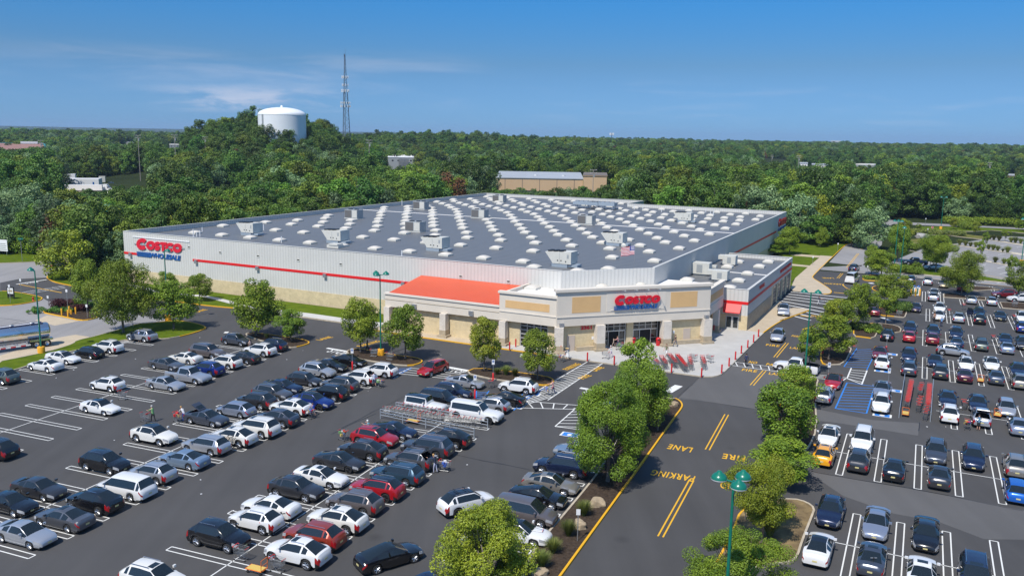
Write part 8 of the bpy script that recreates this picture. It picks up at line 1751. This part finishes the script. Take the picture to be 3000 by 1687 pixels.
def wall_building(name, X0, X1, d, Yt, Yr, mt, roof, label, depth=30, hmin=0, extras=(), cat='building'):
    """block whose near wall spans two image columns at distance d; Yt wall top, Yr roof top seen behind"""
    a, b = far_pt(X0, d), far_pt(X1, d); z0 = min(a.z, b.z); dr = (b - a); dr.z = 0; L = dr.length; e = empty(name, (a.x, a.y, z0), yaw_of(dr)); tag(e, label, cat); h = zfor((X0 + X1) / 2, Yt, (a + b) / 2) - z0; hr = max(h + .3, h)
    m = MB(); m.box(0, 0, -1, L, depth, h, M[mt]); m.build('wall', e); m = MB(); m.add([(-.3, -.3, h + .02), (L + .3, -.3, h + .02), (L + .3, depth, h + Yr), (-.3, depth, h + Yr), (-.3, -.3, h + .4), (L + .3, -.3, h + .4), (L + .3, depth, h + Yr + .4), (-.3, depth, h + Yr + .4)], [(3, 2, 1, 0), (4, 5, 6, 7), (0, 1, 5, 4), (1, 2, 6, 5), (2, 3, 7, 6), (3, 0, 4, 7)], M[roof]); m.build('roof', e)
    return e, L, h
M['tan_wall'] = mat('tan_warehouse_wall', (.55, .38, .22), .8, var=.05, vscale=.2); M['pink_roof'] = mat('brick_red_roof', (.28, .15, .12), .9, var=.1, vscale=.1); M['teal'] = mat('teal_trim', (.03, .25, .28), .6); M['grey_roof'] = mat('pale_grey_roof', (.40, .42, .44), .6, .2, var=.08, vscale=.2)
e, L, h = wall_building('tan_warehouse', 1456, 1712, 425, 524, 1.8, 'tan_wall', 'grey_roof', 'tan warehouse with grey metal roof among trees behind the store', 34)
for k in range(5): m = MB(); m.box(L * (k + .5) / 5 - .12, -.06, 0, L * (k + .5) / 5 + .12, -.003, h, M['bark']); m.build('downpipe', e)
for u in (.19, .38): m = MB(); m.box(L * u - 1.7, -.08, h - 7.6, L * u + 1.7, -.003, h - 5.9, M['dark_in']); w = m.build('window', e); m = MB(); [m.box(L * u - 1.7, -.1, h - 7.5 + .42 * k, L * u + 1.7, -.081, h - 7.42 + .42 * k, M['hvac_g']) for k in range(4)]; m.build('grille', w)
for u in (.45, .78): m = MB(); m.lathe([(1.1, 0), (1.0, .5), (0, .8)], M['grey_roof'], 12, (L * u, 12, h + .9)); m.build('roof_vent', e)
e, L, h = wall_building('tan_warehouse', 1713, 1782, 423, 517, .1, 'tan_wall', 'tan_wall', 'taller tan block at the right end of the grey-roofed warehouse', 36)
m = MB(); m.box(-.35, -.4, h + .42, L + .35, 36, h + .6, M['bark']); m.build('coping', e)
e, L, h = wall_building('factory', 1136, 1229, 755, 462, .6, 'hvac_g', 'white', 'pale grey factory with rooftop machinery at the foot of the ridge', 60)
m = MB(); r0_ = random.Random(4)
for k in range(16): x, y = r0_.uniform(1, L - 2), r0_.uniform(5, 55); m.box(x, y, h + .5, x + r0_.uniform(.8, 2), y + 2, h + .9 + r0_.uniform(.6, 1.6), M['hvac' if k % 3 else 'black'])
m.build('roof_machinery', e); m = MB(); [m.bar((L * .35 + 1.1 * k, -2, 0), (L * .35 + 1.1 * k, -2, h - 1), .5, M['galv'], 10) for k in range(8)]; m.build('silo_row', e); m = MB(); [m.box(L * u, -.1, h - 3.2, L * u + 1.4, -.002, h - 2, M['dark_in']) for u in (.12, .3, .5, .7, .85)]; m.build('window', e)
e, L, h = wall_building('long_shed', -60, 131, 880, 440, 5.0, 'hvac', 'pink_roof', 'long low building with brick-red roof and teal gable at the left edge', 58)
m = MB(); m.box(L - .4, -.5, h - 1.5, L + .5, 58, h + 5.3, M['teal']); m.build('teal_gable', e); m = MB(); m.box(-1, 56, h + 4.9, L, 58.5, h + 5.7, M['teal']); m.build('teal_ridge', e); m = MB(); m.box(L * .62, 50, h + 5, L * .9, 57, h + 7, M['white']); m.build('white_penthouse', e)
for X0, X1, d, Yt, lb, mt in ((1298, 1318, 750, 465, 'small white shed right of the grey factory', 'white'), (368, 398, 1360, 419, 'pale flat building among trees left of the hill', 'hvac'), (495, 525, 1160, 425, 'small grey building under the transformer pole', 'hvac_g'), (1430, 1640, 640, 478, 'low pale sheds behind the tan warehouse', 'hvac'), (2345, 2372, 910, 480, 'white low building in the right woods', 'white'), (2385, 2450, 905, 484, 'pale building with brown gables in the right woods', 'hvac'), (2510, 2572, 910, 484, 'grey-roofed house in the right woods', 'hvac_g'), (2945, 2985, 810, 515, 'brick building near the right edge', 'pink_roof'), (2240, 2300, 1210, 472, 'long grey roof far in the right woods', 'hvac_g')):
    e, L, h = wall_building('building', X0, X1, d, Yt, .8, mt, 'grey_roof' if mt != 'hvac_g' else 'hvac', lb, 14)
    for u in (.2, .5, .8): m = MB(); m.box(L * u - .6, -.06, h - 2.2, L * u + .6, -.003, h - 1.1, M['dark_in']); m.build('window', e)
for X0, X1, Yt, lb in ((2435, 2465, 413, 'right apartment tower on the horizon'), (2377, 2411, 417, 'low apartment block on the horizon')):
    e, L, h = wall_building('apartment_block', X0, X1, 4600, Yt, .5, 'hvac', 'hvac', lb + ', pale and tiny', 40)
    for k in range(6): m = MB(); m.box(L * (k + .3) / 6, -.5, h * .35, L * (k + .62) / 6, -.02, h - 2, M['hvac_g']); m.build('window_bay', e)
# trailers in the sandy yard
def box_trailer(t, x0, x1, y0, ytop, label, mt='white', depth=2.5, extra=None):
    a, b = at(t, x0, y0), at(t, x1, y0); dr = b - a; L = dr.length; e = empty('box_trailer', (a.x, a.y, 0), yaw_of(dr)); tag(e, label, 'trailer', 'trailers in the sandy yard')
    X, Y = px(t, x0, ytop); h = zfor(X, Y, a); m = MB(); m.box(0, 0, 1.1, L, depth, h, M[mt]); m.build('box', e); m = MB(); m.box(.3, .2, .75, L - .3, depth - .2, 1.1, M['black']); m.build('chassis', e)
    for x in (.14, .24): m = MB(); [m.lathe([(0, -.14), (.5, -.14), (.5, .14), (0, .14)], M['tyre'], 14, (L * x, y, .5), axis='y') for y in (.2, depth - .2)]; m.build('wheel_pair', e)
    return e, L, h
e, L, h = box_trailer('q', 570, 935, 620, 528, 'longest white trailer in the sandy yard', depth=9); m = MB(); m.box(L * .84, -.06, h - 3.0, L * .88, -.003, h - 1.6, M['sign_blue']); m.build('blue_mark', e)
e, L, h = box_trailer('q', 575, 715, 600, 482, 'white container with yellow end behind the long trailer', depth=3); m = MB(); m.box(.1, -.05, h - 3.2, L * .4, -.003, h - .2, M['yellow_p']); m.build('yellow_panel', e)
box_trailer('q', 935, 995, 580, 505, 'grey box trailer standing end-on', 'hvac'); box_trailer('q', 615, 965, 660, 585, 'lower white trailer behind the semi-truck cab')
e, L, h = box_trailer('q', 2040, 2165, 625, 562, 'white truck body with orange top among trees', 'white'); m = MB(); m.box(0, .1, h + .02, L * .8, 2.4, h + .7, M['orange_p']); m.build('orange_cover', e)
p = at('q', 1025, 655); e = empty('semi_truck', (p.x, p.y, 0), .05); tag(e, 'white semi-truck cab with wind deflector in the sandy yard', 'truck')
m = MB(); m.prism([(-2.2, -1.2), (-.2, -1.2), (-.2, 1.2), (-2.2, 1.2)], 1, 3.9, M['white']); m.add([(-.2, -1.2, 1), (1.0, -1.2, 1), (1.0, -1.15, 2.1), (.2, -1.1, 2.9), (-.2, -1.1, 3.6), (-.2, 1.2, 1), (1.0, 1.2, 1), (1.0, 1.15, 2.1), (.2, 1.1, 2.9), (-.2, 1.1, 3.6)], [(0, 1, 2, 3, 4), (9, 8, 7, 6, 5), (1, 6, 7, 2), (2, 7, 8, 3), (3, 8, 9, 4)], M['white']); m.build('cab', e)
m = MB(); m.prism([(1.0, -1.05), (2.6, -.9), (2.6, .9), (1.0, 1.05)], .9, 2.0, M['white']); m.build('bonnet', e); m = MB(); m.add([(.92, -1.0, 2.2), (.26, -1.0, 2.85), (.26, 1.0, 2.85), (.92, 1.0, 2.2)], [(0, 1, 2, 3)], M['glass']); m.box(-.1, -1.24, 2.1, .6, -1.205, 2.8, M['glass']); m.build('window', e)
for x in (1.7, -1.2, -2.6): m = MB(); [m.lathe([(0, -.16), (.52, -.16), (.52, .16), (0, .16)], M['tyre'], 14, (x, y, .52), axis='y') for y in (-1, 1)]; m.build('wheel_pair', e)
# power line wires at the left
m = MB(); a, b = far_pt(-40, 300), far_pt(215, 330)
for Y0, Y1 in ((600, 590), (602, 593), (641, 640)):
    z0, z1 = zfor(-40, Y0, a), zfor(215, Y1, b)
    P_ = [Vector((a.x + (b.x - a.x) * k / 8, a.y + (b.y - a.y) * k / 8, z0 + (z1 - z0) * k / 8 - 2 * (1 - (k / 4 - 1) ** 2) * .25)) for k in range(9)]
    for u, v in zip(P_, P_[1:]): m.bar(u, v, .035, M['galv'], 4)
tag(m.build('power_lines'), 'thin power lines across the left woods', 'power lines')
# stray litter and small marks on the asphalt
m = MB(); r0_ = random.Random(9)
for k in range(46):
    a, b = r0_.uniform(-95, -26) if k % 3 else r0_.uniform(-4, 26), r0_.uniform(42, 98); v = ab(a, b, .012); s = r0_.uniform(.03, .08); m.box(-s, -s * .7, 0, s, s * .7, .03, M['white'], r0_.random() * 3, v)
o = m.build('litter', kind='stuff'); o['label'] = 'scraps of white litter on the asphalt'; o['category'] = 'litter'
m = MB(); P_ = [(('c2', 1950, 1125), ('c2', 2484, 870)), (('c3', 0, 1050), ('c3', 780, 660)), (('c4', 1590, 680), (('c4'), 1860, 440)), (('c4', 1620, 682), ('c4', 2484, 815)), (('d3', 1400, -20), ('d3', 2300, 165)), (('h', 780, 1449), ('h', 800, 1310)), (('h', 870, 700), ('h', 905, 400)), (('d6', -100, 180), ('d6', 1130, 390)), (('d6', 1130, 390), ('d6', 2484, 660)), (('u', 0, 1020), ('u', 280, 1055)), (('u', 0, 1130), ('u', 200, 1060))]
for a, b in P_:
    a, b = at(*a), at(*b); nseg = max(2, int((b - a).length / 2.5)); pr = a
    for k in range(1, nseg + 1): c = a.lerp(b, k / nseg) + Vector((r0_.uniform(-.12, .12), r0_.uniform(-.12, .12), 0)); stripe(m, M['black'], pr, c, r0_.uniform(.04, .09), .011); pr = c
m.build('tar_seams', kind='structure')
# air: the far woods fade a little to blue
HZ = MB(); HZ.box(-10500, -10500, -40, 10500, 10500, 118, M['white']); ho = HZ.build('haze', kind='stuff'); hm_ = bpy.data.materials.new('haze_air'); hm_.use_nodes = True; nt = hm_.node_tree; nt.nodes.clear(); out = nt.nodes.new('ShaderNodeOutputMaterial'); pv = nt.nodes.new('ShaderNodeVolumePrincipled')
pv.inputs['Color'].default_value = (.55, .74, 1.0, 1); pv.inputs['Density'].default_value = HAZE; pv.inputs['Anisotropy'].default_value = 0.1; nt.links.new(pv.outputs[0], out.inputs['Volume']); ho.data.materials.clear(); ho.data.materials.append(hm_)
SC.cycles.volume_bounces = 0
SC.cycles.max_bounces = 6
